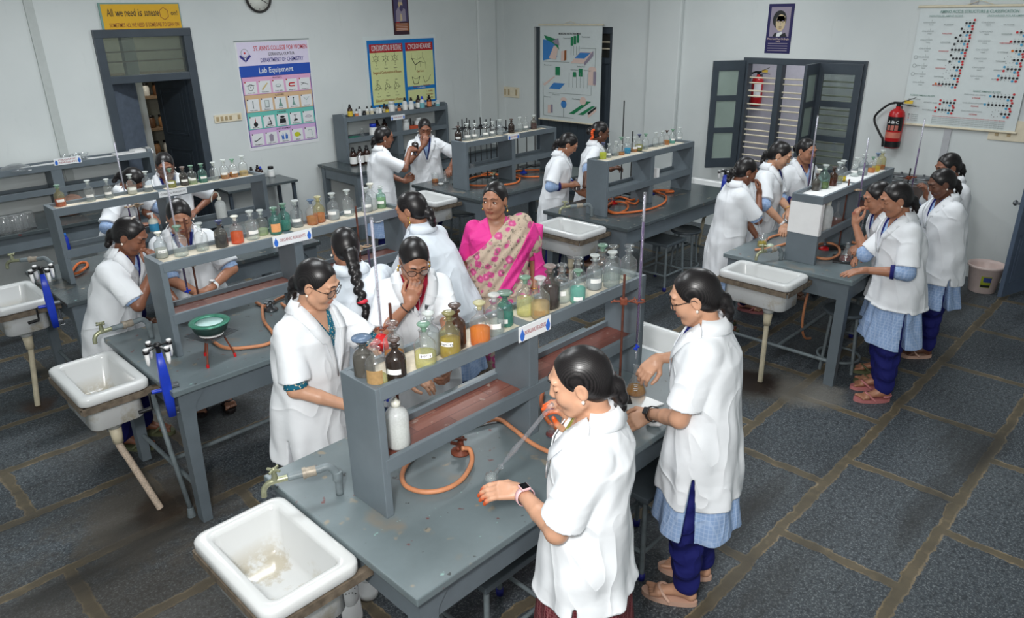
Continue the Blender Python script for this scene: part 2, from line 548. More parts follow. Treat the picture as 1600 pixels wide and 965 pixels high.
struct('wall_left', wallbox(MB(), 'y', YL, 0.22, -1.4, 8.9, 0, ZC, [D1]), M['wall'], 'off-white wall carrying the lab charts and the doorway', 'wall')
struct('wall_right', wallbox(MB(), 'x', XR, 0.22, -1.4, 8.7, 0, ZC, [WIN, D2, D3]), M['wall'], 'off-white wall with the louvred window', 'wall')
struct('wall_near', MB().box(-1.4, 8.9, -1.4, -1.2, 0, ZC), M['wall'], 'white wall behind the viewpoint', 'wall')
struct('wall_back', MB().box(-1.4, -1.2, -1.2, 8.7, 0, ZC), M['wall'], 'white side wall near the viewpoint', 'wall')
struct('trim_1', MB().box(2.17, 2.25, YL - 0.02, YL, 0.9, ZC, 0.004), plain('trim_grey', rgb(186, 192, 190), 0.6, var=0.04), 'pale vertical wiring strip on the wall left of the doorway', 'trim')
P = atx(1503, 100, XR); q = P.y
struct('trim_2', MB().box(XR - 0.015, XR, q - 0.035, q + 0.035, 0, ZC, 0.004), plain('trim_grey2', rgb(178, 180, 184), 0.6, var=0.04), 'grey vertical wiring strip passing behind the amino acid chart', 'trim')
struct('trim_3', MB().box(XR - 0.07, XR, 5.45, 5.94, 0, ZC, 0.02), M['wall'], 'white wall pilaster between the dark door and the window', 'trim')
struct('trim_4', MB().box(8.12, 8.5, YL - 0.05, YL, 0, ZC, 0.02), M['wall'], 'white corner pilaster at the far end of the left wall', 'trim')
# store room behind doorway 1, corridor behind the window
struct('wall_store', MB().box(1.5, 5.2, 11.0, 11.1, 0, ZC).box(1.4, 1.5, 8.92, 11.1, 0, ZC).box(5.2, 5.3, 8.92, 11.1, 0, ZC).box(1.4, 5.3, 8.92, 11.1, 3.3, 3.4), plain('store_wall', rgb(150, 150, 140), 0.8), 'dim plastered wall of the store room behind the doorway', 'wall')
struct('wall_corridor', MB().box(10.1, 10.2, -1.4, 8.9, 0, ZC), plain('corridor_wall', rgb(196, 194, 204), 0.8, var=0.04), 'pale lilac corridor wall seen through the window bars', 'wall')
struct('ceiling_corridor', MB().box(8.92, 10.1, -1.4, 8.9, 3.1, 3.2), M['wall'], 'ceiling of the corridor outside the window', 'ceiling')

# ------------------------------------------------------------------ doorway 1 (open, store room)
def leaf(parent, name, hinge, free, z0, z1, mat, panels=True, handle=False):
    """door leaf built from hinge point to free point (xy)"""
    h, f = Vector((*hinge, 0)), Vector((*free, 0))
    d = (f - h); L = d.length; ang = math.atan2(d.y, d.x)
    mb = MB().box(0, L, -0.02, 0.02, z0, z1, 0.004)
    o = obj(name, mb, mat, parent, (h.x, h.y, 0), (0, 0, ang))
    if panels:
        pm = MB()
        H = z1 - z0
        for s in (-1, 1):
            for a, b in ((0.06, 0.30), (0.36, 0.60), (0.68, 0.94)):
                y0, y1 = (0.018, 0.028) if s > 0 else (-0.028, -0.018)
                za, zb = z0 + a * H, z0 + b * H
                for bx in ((0.07, L - 0.07, za, za + 0.02), (0.07, L - 0.07, zb - 0.02, zb), (0.07, 0.09, za, zb), (L - 0.09, L - 0.07, za, zb)):
                    pm.box(bx[0], bx[1], y0, y1, bx[2], bx[3], 0.003)
                pm.box(0.12, L - 0.12, y0 * 0.92, y1 * 0.92, za + 0.05, zb - 0.05, 0.004)
        obj('panel_moulding', pm, mat, o)
    return o
d1 = thing('door_1', 'grey framed doorway with glazed transom and half-open leaves', 'door', (0, 0, 0)); d1['kind'] = 'structure'
fr = MB()
x0, x1, zt, ztr = 2.72, 3.74, 2.59, 2.05
fr.box(x0, x0 + 0.09, YL - 0.03, YL + 0.1, 0, zt, 0.005).box(x1 - 0.09, x1, YL - 0.03, YL + 0.1, 0, zt, 0.005)
fr.box(x0 + .001, x1 - .001, YL - 0.033, YL + 0.098, zt - 0.08, zt + .002, 0.005).box(x0 + 0.05, x1 - 0.05, YL - 0.025, YL + 0.1, ztr, ztr + 0.08, 0.005)
obj('door_frame', fr, M['darkgrey'], d1)
obj('transom_pane', MB().box(x0 + 0.09, x1 - 0.09, YL + 0.03, YL + 0.04, ztr + 0.08, zt - 0.08), M['pane'], d1)
obj('transom_rail', MB().box(x0 + 0.09, x1 - 0.09, YL + 0.05, YL + 0.06, 2.26, 2.275).box(x0 + 0.09, x1 - 0.09, YL + 0.05, YL + 0.06, 2.36, 2.375), plain('brown_rail', rgb(120, 92, 66)), d1)
leaf(d1, 'door_leaf', (x1 - 0.10, YL + 0.10), (3.50, YL + 0.62), 0.03, ztr, plain('dark_door', rgb(46, 54, 62), 0.4))
leaf(d1, 'door_leaf', (x0 + 0.10, YL + 0.10), (3.16, YL + 0.36), 0.03, ztr, plain('blue_grey_door', rgb(96, 106, 120), 0.4), False)
struct('wall_partition', MB().box(3.36, 3.50, 9.75, 9.85, 0, 3.3), M['wall'], 'narrow white partition end inside the store room', 'wall')
sh = thing('shelving_unit', 'wooden wall shelves of jars inside the dim store room', 'shelf', (4.0, 10.75, 0))
sb = MB()
for z in (0.55, 0.95, 1.30, 1.72, 2.02):
    sb.box(-0.75, 0.95, -0.15, 0.2, z - 0.03, z)
obj('shelf_board', sb, plain('shelf_wood', rgb(120, 100, 78)), sh)
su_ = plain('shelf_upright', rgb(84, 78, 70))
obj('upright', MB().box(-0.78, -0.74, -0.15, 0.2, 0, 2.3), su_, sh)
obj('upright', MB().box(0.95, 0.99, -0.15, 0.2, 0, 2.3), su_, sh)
jar_me = MB().lathe([(0, 0), (0.045, 0), (0.05, 0.01), (0.05, 0.11), (0.038, 0.125), (0.038, 0.14), (0, 0.14)], 14).mesh('jar')
jm = [plain('jar_white', rgb(205, 205, 198), 0.3), plain('jar_brown', rgb(88, 60, 40), 0.3), plain('jar_amber', rgb(140, 104, 70), 0.3)]
lid_me = MB().lathe([(0, 0.14), (0.042, 0.14), (0.042, 0.165), (0, 0.165)], 14).mesh('lid')
k = 0
for zi, z in enumerate((1.72, 1.30, 0.95)):
    for i in range(6):
        x = 3.42 + i * 0.15 + 0.02 * math.sin(i * 3.1)
        t_ = thing('jar', '%s jar on the %s board of the store room shelves, %s from the partition' % (('white', 'brown', 'amber')[(i + zi) % 3], ('upper', 'middle', 'lower')[zi], ORD[i]), 'jar', (x, 10.72, z), 0, 'jars on the store room shelves')
        obj('jar_body', jar_me, jm[(i + zi) % 3], t_)
        obj('lid', lid_me, M['black'], t_)

# ------------------------------------------------------------------ door 2 (dark, closed, chart hangs on it)
d2 = thing('door_2', 'tall dark grey closed door in a recess behind the water treatment chart', 'door'); d2['kind'] = 'structure'
fr = MB()
y0, y1, zt = D2[0], D2[1], D2[3]
fx0, fx1 = XR + 0.05, XR + 0.16
fr.box(fx0, fx1, y0, y0 + 0.08, 0, zt, 0.005).box(fx0, fx1, y1 - 0.08, y1, 0, zt, 0.005).box(fx0 - .003, fx1 - .003, y0 + .002, y1 - .002, zt - 0.09, zt + .002, 0.005).box(fx0 - .003, fx1 - .003, y0 + .002, y1 - .002, 2.0, 2.08, 0.005)
obj('door_frame', fr, M['darkgrey'], d2)
bd = MB()
nb = 9
for i in range(nb):
    a = y0 + 0.08 + (y1 - y0 - 0.16) * i / nb; b = y0 + 0.08 + (y1 - y0 - 0.16) * (i + 1) / nb
    bd.box(fx0 + 0.03, fx0 + 0.07, a, b - 0.004, 0.02, 2.0, 0.003)
obj('door_leaf', bd, M['darkgrey'], d2)
obj('transom_pane', MB().box(fx0 + 0.06, fx0 + 0.07, y0 + 0.08, y1 - 0.08, 2.08, zt - 0.09), plain('dark_transom', rgb(60, 62, 60), 0.2), d2)
tb = MB()
for z in (2.2, 2.29): tb.cyl((fx0 + 0.03, y0 + 0.08, z), (fx0 + 0.03, y1 - 0.08, z), 0.011)
obj('transom_bar', tb, M['cream'], d2)

# ------------------------------------------------------------------ window 1
w1 = thing('window_1', 'grey framed window with cream horizontal bars and open shutters', 'window'); w1['kind'] = 'structure'
y0, y1, z0, z1 = WIN
fr = MB()
for a, b in ((y0, y0 + 0.07), (y1 - 0.07, y1), (3.60, 3.68), (4.06, 4.13)):
    fr.box(XR - 0.02, XR + 0.09, a, b, z0, z1, 0.005)
fr.box(XR - 0.023, XR + 0.087, y0 + .002, y1 - .002, z0 - .002, z0 + 0.07, 0.005).box(XR - 0.023, XR + 0.087, y0 + .002, y1 - .002, z1 - 0.07, z1 + .002, 0.005)
obj('window_frame', fr, M['darkgrey'], w1)
zs = []
z = z0 + 0.12
k = 0
while z < z1 - 0.16:
    zs.append(z); z += 0.062 if k % 2 == 0 else 0.094; k += 1
for z in zs:
    obj('window_bar', MB().cyl((XR + 0.05, y0 + 0.05, z), (XR + 0.05, y1 - 0.05, z), 0.0095, n=10), M['cream'], w1)
def shutter(hinge, free, name='window_shutter'):
    h, f = Vector((*hinge, 0)), Vector((*free, 0))
    d = f - h; L = d.length
    zz0, zz1 = z0 + 0.03, z1 - 0.03
    mb = MB().box(0, 0.075, -0.016, 0.016, zz0, zz1, 0.004).box(L - 0.075, L, -0.016, 0.016, zz0, zz1, 0.004)
    H = zz1 - zz0
    for a, b in ((0, 0.09), (0.335, 0.385), (0.635, 0.685), (0.91, 1.0)):
        mb.box(0.07, L - 0.07, -0.016, 0.016, zz0 + a * H, zz0 + b * H, 0.004)
    o = obj(name, mb, M['darkgrey'], w1, (h.x, h.y, 0), (0, 0, math.atan2(d.y, d.x)))
    pn = MB()
    for a, b in ((0.09, 0.335), (0.385, 0.635), (0.685, 0.91)):
        pn.box(0.07, L - 0.07, -0.003, 0.003, zz0 + a * H, zz0 + b * H)
    return o, pn
o, pn = shutter((XR - 0.03, y1 - 0.03), (XR - 0.33, y1 + 0.23)); obj('pane', pn, M['frost'], o)
o, pn = shutter((XR - 0.03, 3.62), (XR - 0.42, 3.60)); obj('pane', pn, M['frost'], o)
o, pn = shutter((XR - 0.03, y0 + 0.03), (XR - 0.03, 3.63)); obj('pane', pn, M['pane'], o)
# ------------------------------------------------------------------ door 3 (open leaf at the right edge)
d3 = thing('door_3', 'slate blue panelled door standing open by the wall at the right edge', 'door'); d3['kind'] = 'structure'
o = leaf(d3, 'door_leaf', (XR - 0.02, 1.15), (8.15, 1.31), 0.03, 2.1, M['doorblue'])
hm = MB().lathe([(0, 0), (0.035, 0), (0.035, 0.008), (0.012, 0.012), (0.012, 0.05), (0.026, 0.058), (0.028, 0.07), (0.018, 0.082), (0, 0.084)], 14, (0.50, 0.02, 0.95), (0, 1, 0)).lathe([(0, 0), (0.035, 0), (0.035, 0.008), (0.012, 0.012), (0.012, 0.05), (0.026, 0.058), (0.028, 0.07), (0.018, 0.082), (0, 0.084)], 14, (0.50, -0.02, 0.95), (0, -1, 0))
obj('door_knob', hm, M['steel'], o)
fm = MB().box(XR - 0.02, XR + 0.1, D3[0], D3[0] + 0.06, 0, D3[3]).box(XR - 0.02, XR + 0.1, D3[1] - 0.04, D3[1], 0, D3[3]).box(XR - 0.02, XR + 0.1, D3[0], D3[1], D3[3] - 0.06, D3[3])
obj('door_frame', fm, M['doorblue'], d3)
# ================================================================== benches, racks, sinks, taps
TZ = 0.87
def tapered_leg(x, y, sx, sy, z1):
    """square leg, wide bracket at the top narrowing down; sx, sy point to the bench centre"""
    w = 0.075
    mb = MB()
    prof = [(z1, 0.16), (z1 - 0.03, 0.14), (z1 - 0.10, 0.085), (z1 - 0.2, w), (0.0, 0.055)]
    rings = []
    for z, a in prof:
        rings.append([(x, y, z), (x + sx * a, y, z), (x + sx * a, y + sy * 0.075, z), (x, y + sy * 0.075, z)])
    if sx * sy < 0: rings = [g[::-1] for g in rings]
    return mb.loft(rings[::-1], True, False)
def bench(x0, x1, y0, y1, label, top, rail=True, zt=TZ):
    cx, cy = (x0 + x1) / 2, (y0 + y1) / 2
    t = thing('lab_bench', label, 'lab bench', (cx, cy, 0), 0, 'laboratory benches')
    L, W = (x1 - x0) / 2, (y1 - y0) / 2
    obj('tabletop', MB().box(-L, L, -W, W, zt - 0.035, zt, 0.006), M[top], t)
    a = 0.05
    for s in (-1, 1):
        obj('apron', MB().box(-L + a, L - a, s * (W - a) - 0.012, s * (W - a) + 0.012, zt - 0.175, zt - 0.035), M['bench'], t)
        obj('apron', MB().box(s * (L - a) - 0.012, s * (L - a) + 0.012, -W + a, W - a, zt - 0.175, zt - 0.035), M['bench'], t)
    for sx in (-1, 1):
        for sy in (-1, 1):
            obj('leg', tapered_leg(sx * (L - 0.03), sy * (W - 0.03), -sx, -sy, zt - 0.03), M['bench'], t)
    if rail:
        rb = MB()
        rb.cyl((-L + 0.07, -W + 0.07, 0.18), (-L + 0.07, W - 0.07, 0.18), 0.014).cyl((L - 0.07, -W + 0.07, 0.18), (L - 0.07, W - 0.07, 0.18), 0.014).cyl((-L + 0.07, 0.0, 0.18), (L - 0.07, 0.0, 0.18), 0.014)
        obj('stretcher', rb, M['pipe_grey'], t)
    return t
B1 = bench(1.13, 3.30, 1.59, 2.64, 'nearest grey lab bench with the big white sink, under the inorganic reagent rack', 'benchtop')
B2 = bench(1.17, 3.28, 3.68, 4.72, 'grey lab bench carrying the organic reagent rack and the water bath on a tripod', 'benchtop')
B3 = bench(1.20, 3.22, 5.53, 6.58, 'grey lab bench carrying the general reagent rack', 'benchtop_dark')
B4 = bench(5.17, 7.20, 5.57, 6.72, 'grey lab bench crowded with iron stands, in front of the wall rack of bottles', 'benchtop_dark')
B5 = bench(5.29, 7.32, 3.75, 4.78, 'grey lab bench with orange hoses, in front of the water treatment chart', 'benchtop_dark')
B6 = bench(5.23, 7.15, 1.73, 2.76, 'grey lab bench with a white paper on its rack, in front of the window', 'benchtop')

def rack(x0, x1, y0, y1, zt, label, liner, lowliner, paper=False):
    cx, cy = (x0 + x1) / 2, (y0 + y1) / 2
    t = thing('reagent_rack', label, 'reagent rack', (cx, cy, TZ), 0, 'reagent racks')
    L, W, H = (x1 - x0) / 2, (y1 - y0) / 2, zt - TZ
    pt = 0.035
    for s in (-1, 1):
        obj('end_panel', MB().box(min(s * L, s * (L - pt)), max(s * L, s * (L - pt)), -W, W, 0, H - 0.002, 0.004), M['bench'], t)
    obj('divider', MB().box(-0.03, 0.03, -W + 0.003, W - 0.003, 0, H - 0.03, 0.004), M['bench'], t)
    zl = H * 0.42
    def tray(name, za, rh, mat):
        mb = MB().box(-L + pt, L - pt, -W, W, za, za + 0.018)
        mb.box(-L + pt * 0.5, L - pt * 0.5, -W - 0.002, -W + 0.02, za - 0.012, za + rh, 0.003)
        mb.box(-L + pt * 0.5, L - pt * 0.5, W - 0.02, W + 0.002, za - 0.012, za + rh, 0.003)
        o = obj(name, mb, M['bench'], t)
        for a, b in ((-L + pt, -0.03), (0.03, L - pt)):
            obj('shelf_liner', MB().box(a + 0.004, b - 0.004, -W + 0.02, W - 0.02, za + 0.018, za + 0.021), M[mat], o)
    tray('top_shelf', H - 0.045, 0.045, liner)
    tray('lower_shelf', zl - 0.03, 0.05, lowliner)
    return t
R1 = rack(1.32, 3.02, 2.01, 2.24, 1.44, 'grey rack of inorganic reagent bottles on the nearest bench', 'paper', 'woodvinyl')
R2 = rack(1.37, 3.08, 4.09, 4.32, 1.44, 'grey rack of organic reagent bottles on the bench with the tripod', 'paper', 'woodvinyl')
R3 = rack(1.35, 3.00, 5.94, 6.17, 1.44, 'grey rack of general reagent bottles with the white wash bottle, nearest the left wall', 'paper', 'bench')
R4 = rack(5.37, 6.86, 5.98, 6.22, 1.40, 'grey rack of bottles in front of the black iron stands', 'paper', 'bench')
R5 = rack(5.48, 7.00, 4.15, 4.39, 1.40, 'grey rack of bottles above the coiled orange hoses, before the dark door', 'paper', 'bench')
R6 = rack(5.40, 6.88, 2.09, 2.33, 1.40, 'grey rack with a white paper pasted on its end, before the window', 'white', 'woodvinyl')

signp = plain('sign_white', rgb(236, 238, 240), 0.35, var=0.02)
signb = plain('sign_blue', rgb(52, 110, 205), 0.35, var=0.15, scale=40)
signl = plain('sign_light_blue', rgb(110, 180, 225), 0.35, var=0.1)
signr = plain('sign_red_ink', rgb(160, 40, 54), 0.5)
signk = plain('sign_black_ink', rgb(50, 54, 60), 0.5)
def drop(cx, cy, w, h, flip=1):
    pts = []
    for i in range(20):
        a = 2 * PI * i / 20
        r = 1.0
        x = math.sin(a) * w * (1 if math.cos(a) < 0 else (1 - math.cos(a)) ** 0.9)
        y = math.cos(a) * h
        pts.append((cx + x, cy + y))
    return pts[::-1]
def sign(parent, x, W, z, w, h, words, deco=True, ink=None):
    o = obj('sign_board', MB().box(-w / 2, w / 2, -0.002, 0.002, -h / 2, h / 2), signp, parent, (x, -W - 0.006, z))
    if deco:
        for s in (-1, 1):
            mp = lambda a, b, c: (a, -c, b)
            obj('blue_drop', MB().prism(drop(s * (w / 2 - 0.020), -0.004, 0.014, h * 0.42), 0.002, 0.003, mp), signb, o)
    for i, ln in enumerate(words):
        text('lettering', ln, w * (0.66 if deco else 0.9), h * (0.30 if len(words) == 1 else 0.26), ink or signr, o, (0, -0.0026, h * 0.2 * (len(words) - 1) - i * h * 0.38), (PI / 2, 0, 0), 0.0)
    return o
P = aty(837, 512, 2.0); sign(R1, P.x - 2.17, 0.115, 1.412 - TZ, 0.205, 0.07, ['INORGANIC REAGENTS'])
P = aty(457, 366, 4.08); sign(R2, P.x - 2.225, 0.115, 1.412 - TZ, 0.27, 0.068, ['ORGANIC REAGENTS'])
P = aty(270, 297, 5.93); sign(R3, P.x - 2.175, 0.115, 1.415 - TZ, 0.22, 0.045, ['GENERAL REAGENTS'], False, signk)
P = aty(803, 210, 5.97); sign(R4, P.x - 6.115, 0.12, 1.375 - TZ, 0.18, 0.055, ['ORGANIC REAGENTS'])
# white paper pasted round the near end of rack 6
obj('pasted_paper', MB().box(-0.742, -0.738, -0.122, 0.122, 0.23, 0.47).box(-0.742, -0.70, -0.124, -0.120, 0.23, 0.47), M['white'], R6)

# ------------------------------------------------------------------ sinks
def rrect(cx, cy, hx, hy, r, z, n=5):
    pts = []
    for sx, sy, a0 in ((1, 1, 0), (-1, 1, 90), (-1, -1, 180), (1, -1, 270)):
        for i in range(n + 1):
            a = R(a0 + 90 * i / n)
            pts.append((cx + sx * (hx - r) + r * math.cos(a), cy + sy * (hy - r) + r * math.sin(a), z))
    return pts
def sink(x0, x1, y0, y1, zt, label, side=-1, pipe=None, drain_y=None, corrugated=False, foot=None):
    """ceramic basin outside a bench end; side -1: bench lies at larger x"""
    cx, cy = (x0 + x1) / 2, (y0 + y1) / 2
    hx, hy = (x1 - x0) / 2, (y1 - y0) / 2
    t = thing('sink', label, 'sink', (cx, cy, zt - 0.26), 0, 'white ceramic bench sinks')
    z = 0.26
    rings = [rrect(0, 0, hx * 0.72, hy * 0.80, 0.05, z - 0.235), rrect(0, 0, hx * 0.78, hy * 0.85, 0.06, z - 0.225), rrect(0, 0, hx - 0.045, hy - 0.045, 0.06, z - 0.075), rrect(0, 0, hx - 0.04, hy - 0.04, 0.06, z - 0.055),
             rrect(0, 0, hx - 0.004, hy - 0.004, 0.05, z - 0.052), rrect(0, 0, hx, hy, 0.05, z - 0.045), rrect(0, 0, hx, hy, 0.05, z - 0.012), rrect(0, 0, hx - 0.006, hy - 0.006, 0.05, z - 0.003),
             rrect(0, 0, hx - 0.016, hy - 0.016, 0.045, z), rrect(0, 0, hx - 0.045, hy - 0.045, 0.035, z), rrect(0, 0, hx - 0.053, hy - 0.053, 0.035, z - 0.006), rrect(0, 0, hx - 0.058, hy - 0.058, 0.035, z - 0.02),
             rrect(0, 0, hx - 0.075, hy - 0.08, 0.04, z - 0.185), rrect(0, 0, hx - 0.095, hy - 0.10, 0.04, z - 0.205), rrect(0, 0, 0.02, 0.02, 0.019, z - 0.21)]
    mb = MB().loft(rings)
    obj('basin', mb, M['sink'], t)
    dy = 0.0 if drain_y is None else drain_y - cy
    obj('drain_boss', MB().lathe([(0.0, z - 0.31), (0.035, z - 0.31), (0.045, z - 0.29), (0.07, z - 0.235), (0.085, z - 0.215), (0, z - 0.215)], 16, (0, dy, 0)), M['ceramic'], t)
    fr = MB()
    a, b, zz = hx - 0.012, hy - 0.012, z - 0.062
    for p, q in (((-a, -b, zz), (a + 0.05, -b, zz)), ((-a, b, zz), (a + 0.05, b, zz)), ((-a, -b, zz), (-a, b, zz))):
        fr.obox(p, q, 0.03, 0.012)
    for p, q in (((-a - 0.01, -b - 0.012, zz - 0.012), (a + 0.05, -b - 0.012, zz - 0.012)), ((-a - 0.012, -b, zz - 0.012), (-a - 0.012, b, zz - 0.012))):
        fr.obox(p, q, 0.005, 0.035)
    obj('support_frame', fr, M['rusty'], t)
    if foot is not None:
        fz = zt - 0.26
        pts = [(0, dy, z - 0.30), (0, dy, z - 0.42)] + [(foot[0] * u - cx * u, dy + (foot[1] - cy - dy) * u, (z - 0.42) * (1 - u) + (-fz + 0.003) * u) for u in (0.25, 0.5, 0.75, 0.92, 1.0)]
        pts = spline(pts, 14 if corrugated else 5)
        rr = [0.019 * (1 + (0.10 if (corrugated and i % 2) else 0)) for i in range(len(pts))]
        m_ = M['pipe_white'] if not corrugated else plain('braided_hose', rgb(196, 178, 160), 0.5, var=0.3, scale=120)
        obj('drain_pipe', MB().tube(pts, rr, 12), m_, t)
        obj('pipe_coupling', MB().lathe([(0.02, 0), (0.028, 0.0), (0.03, 0.04), (0.034, 0.1), (0.02, 0.1)], 14, (0, dy, z - 0.41)), M['pipe_white'], t)
    return t
S1 = sink(0.74, 1.125, 1.90, 2.49, 0.86, 'largest white ceramic sink, at the near end of the nearest bench')
S2 = sink(0.80, 1.16, 3.96, 4.54, 0.86, 'white ceramic sink with a braided drain hose, at the end of the organic reagent bench', foot=(1.08, 4.03), drain_y=4.16, corrugated=True)
S3 = sink(0.82, 1.18, 5.78, 6.36, 0.86, 'white ceramic sink cut by the left edge of the photo', foot=(0.94, 5.98), drain_y=6.0)
S4 = sink(4.80, 5.14, 5.86, 6.44, 0.86, 'white ceramic sink behind the teacher, at the end of the iron stand bench', foot=(5.0, 6.0), drain_y=6.1)
S5 = sink(4.86, 5.27, 3.95, 4.54, 0.86, 'white ceramic sink right of the teacher in the pink sari', foot=(5.05, 4.22), drain_y=4.22)
S6 = sink(4.86, 5.22, 2.03, 2.60, 0.86, 'white ceramic sink in front of the window bench, above the straight drain pipe', foot=(4.96, 2.20), drain_y=2.24)
_a, _b = atz(300, 806, 0), Vector((1.16, 4.0, .80))
_o = Vector((.98, 4.25, .60))
obj('support_leg', MB().tube([_b - _o, (_a + _b) / 2 - _o, _a - _o + Vector((0, 0, .06))], .014, 10).cyl(_a - _o + Vector((0, 0, .002)), _a - _o + Vector((0, 0, .06)), .024, .018), M['pipe_grey'], S2)
S7 = sink(3.31, 3.66, 1.92, 2.48, 0.86, 'white ceramic sink at the far end of the nearest bench, beyond the amber flask', foot=(3.5, 2.2))
S8 = sink(7.33, 7.68, 3.95, 4.55, 0.86, 'white ceramic sink against the wall beyond the coiled hose bench', foot=(7.5, 4.3))

M['worn'] = plain('worn_coupling', rgb(158, 148, 134), 0.5, 0.3, var=0.3, scale=40)
def tap(base, elbow_h, spout, label, mat='brass', pipemat='pipe_grey'):
    """riser pipe from base, horizontal arm to a spigot above the sink"""
    t = thing('water_tap', label, 'tap', base, 0, 'bench water taps')
    h = elbow_h
    d = Vector((spout[0] - base[0], spout[1] - base[1], spout[2] - base[2] - h))
    arm = [(0, 0, 0), (0, 0, h - 0.05)] + [Vector((0, 0, h)) + d.normalized() * 0.03] + [Vector((0, 0, h)) + d * k for k in (0.3, 0.6, 0.8)]
    obj('pipe', MB().tube(spline(arm, 5), 0.016, 12), M[pipemat], t)
    e0 = Vector((0, 0, h))
    cp = MB()
    u = d.normalized()
    cp.cyl(e0 + d * 0.34, e0 + d * 0.50, 0.021).cyl(e0 + d * 0.50, e0 + d * 0.56, 0.024)
    obj('coupling', cp, M['worn'], t)
    obj('coupling', MB().cyl((0, 0, h - 0.07), (0, 0, h - 0.03), 0.021), M[pipemat], t)
    e = e0 + d
    sp = MB().tube(spline([e0 + d * 0.74, e0 + d * 0.9, e + u * 0.02 - Vector((0, 0, 0.003)), e + u * 0.045 - Vector((0, 0, 0.025)), e + u * 0.05 - Vector((0, 0, 0.06))], 5), [0.013] * 10 + [0.012] * 11, 12)
    obj('spout', sp, M[mat], t)
    v = MB().cyl(e + Vector((0, 0, 0.005)), e + Vector((0, 0, 0.045)), 0.014, 0.009)
    obj('valve_body', v, M[mat], t)
    hd = MB()
    for k in range(2):
        a = k * PI / 2 + 0.5
        q = Vector((math.cos(a), math.sin(a), 0)) * 0.028
        hd.cyl(e + Vector((0, 0, 0.05)) - q, e + Vector((0, 0, 0.05)) + q, 0.006)
    hd.ell(e + Vector((0, 0, 0.052)), (0.01, 0.01, 0.008))
    obj('handle', hd, M['chrome'] if mat == 'chrome' else M[mat], t)
    return t
P = atz(531, 771, TZ); Q = atz(431, 757, 0.98)
tap(P, 0.14, (Q.x, Q.y, 1.0), 'worn tap with chrome cross handle over the largest sink', 'brass')
P = atz(796, 500, TZ) if False else atz(237, 527, TZ); Q = atz(160, 520, 0.99)
tap(P, 0.13, (Q.x, Q.y, 1.0), 'greenish brass tap over the sink with the braided drain hose')
P = atz(84, 428, TZ); Q = atz(20, 407, 1.0)
tap(P, 0.13, (Q.x, Q.y, 1.0), 'greenish brass tap at the left edge over the cut-off sink')
P = atz(912, 330, TZ); tap((5.42, 4.27, TZ), 0.12, (5.2, 4.42, 0.98), 'small green brass tap in front of the girl measuring liquid by the coiled hose bench')
tap((5.37, 2.34, TZ), 0.10, (5.2, 2.42, 0.96), 'grey tap between the pasted rack end and the window bench sink')

# ------------------------------------------------------------------ the two wall benches
def wall_bench(x0, x1, y0, y1, label, zt=TZ):
    t = bench(x0, x1, y0, y1, label, 'benchtop_dark', False, zt)
    return t
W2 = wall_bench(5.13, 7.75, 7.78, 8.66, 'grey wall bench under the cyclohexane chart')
def wall_rack(x0, x1, y0, y1, zt, zl, label, lug=True, mid=None):
    t = thing('bottle_rack', label, 'reagent rack', ((x0 + x1) / 2, (y0 + y1) / 2, TZ), 0, 'racks along the left wall')
    L, W, H = (x1 - x0) / 2, (y1 - y0) / 2, zt - TZ
    def shaped(x):
        pr = [(-W, 0), (W, 0), (W, H + 0.02), (-W + 0.07, H + 0.045), (-W + 0.02, H + 0.03), (-W, H)]
        return MB().prism(pr, x - 0.02, x + 0.02, lambda a, b, c: (c, a, b))
    obj('end_panel', shaped(-L + 0.02), M['bench'], t)
    obj('end_panel', shaped(L - 0.02), M['bench'], t)
    m = 0 if mid is None else mid - (x0 + x1) / 2
    obj('divider', MB().box(m - 0.05, m + 0.05, -W, W, 0, H - 0.03, 0.004), M['bench'], t)
    for nm, z in (('top_shelf', H - 0.05), ('lower_shelf', zl - TZ - 0.04)):
        obj(nm, MB().box(-L + 0.04, L - 0.04, -W, W, z, z + 0.02).box(-L + 0.04, L - 0.04, -W - 0.002, -W + 0.02, z - 0.01, z + 0.05, 0.003).box(-L + 0.04, L - 0.04, W - 0.02, W, z - 0.01, z + 0.05, 0.003), M['bench'], t)
    return t
WR2 = wall_rack(5.42, 7.20, 8.38, 8.64, 1.46, 1.18, 'grey rack of small bottles on the wall bench under the cyclohexane chart')
P = aty(622, 183, 8.37); sign(WR2, P.x - 6.31, 0.13, P.z - TZ, 0.24, 0.065, ['ORGANIC REAGENTS'])
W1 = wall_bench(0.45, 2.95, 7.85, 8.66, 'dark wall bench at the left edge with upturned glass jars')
WR1 = wall_rack(0.50, 2.98, 8.40, 8.65, 1.36, 1.12, 'dark grey wall rack left of the doorway, nearly empty', mid=2.03)
P = aty(106, 251, 8.39); sign(WR1, P.x - 1.74, 0.125, P.z - TZ, 0.25, 0.066, ['ORGANIC', 'REAGENTS'])
# small table by the wall
P = atz(452, 275, 0.87)
st = thing('side_table', 'small dark grey table by the wall between the doorway and the lab equipment chart', 'table', (4.10, 8.42, 0))
obj('tabletop', MB().box(-0.45, 0.45, -0.24, 0.22, 0.80, 0.83, 0.005), M['benchtop_dark'], st)
for sx in (-1, 1):
    for sy in (-1, 1):
        obj('leg', MB().box(sx * 0.41 - 0.018, sx * 0.41 + 0.018, sy * 0.19 - 0.018, sy * 0.19 + 0.018, 0, 0.80), M['darkgrey'], st)
obj('stretcher', MB().box(-0.41, 0.41, -0.2, -0.17, 0.25, 0.29), M['darkgrey'], st)

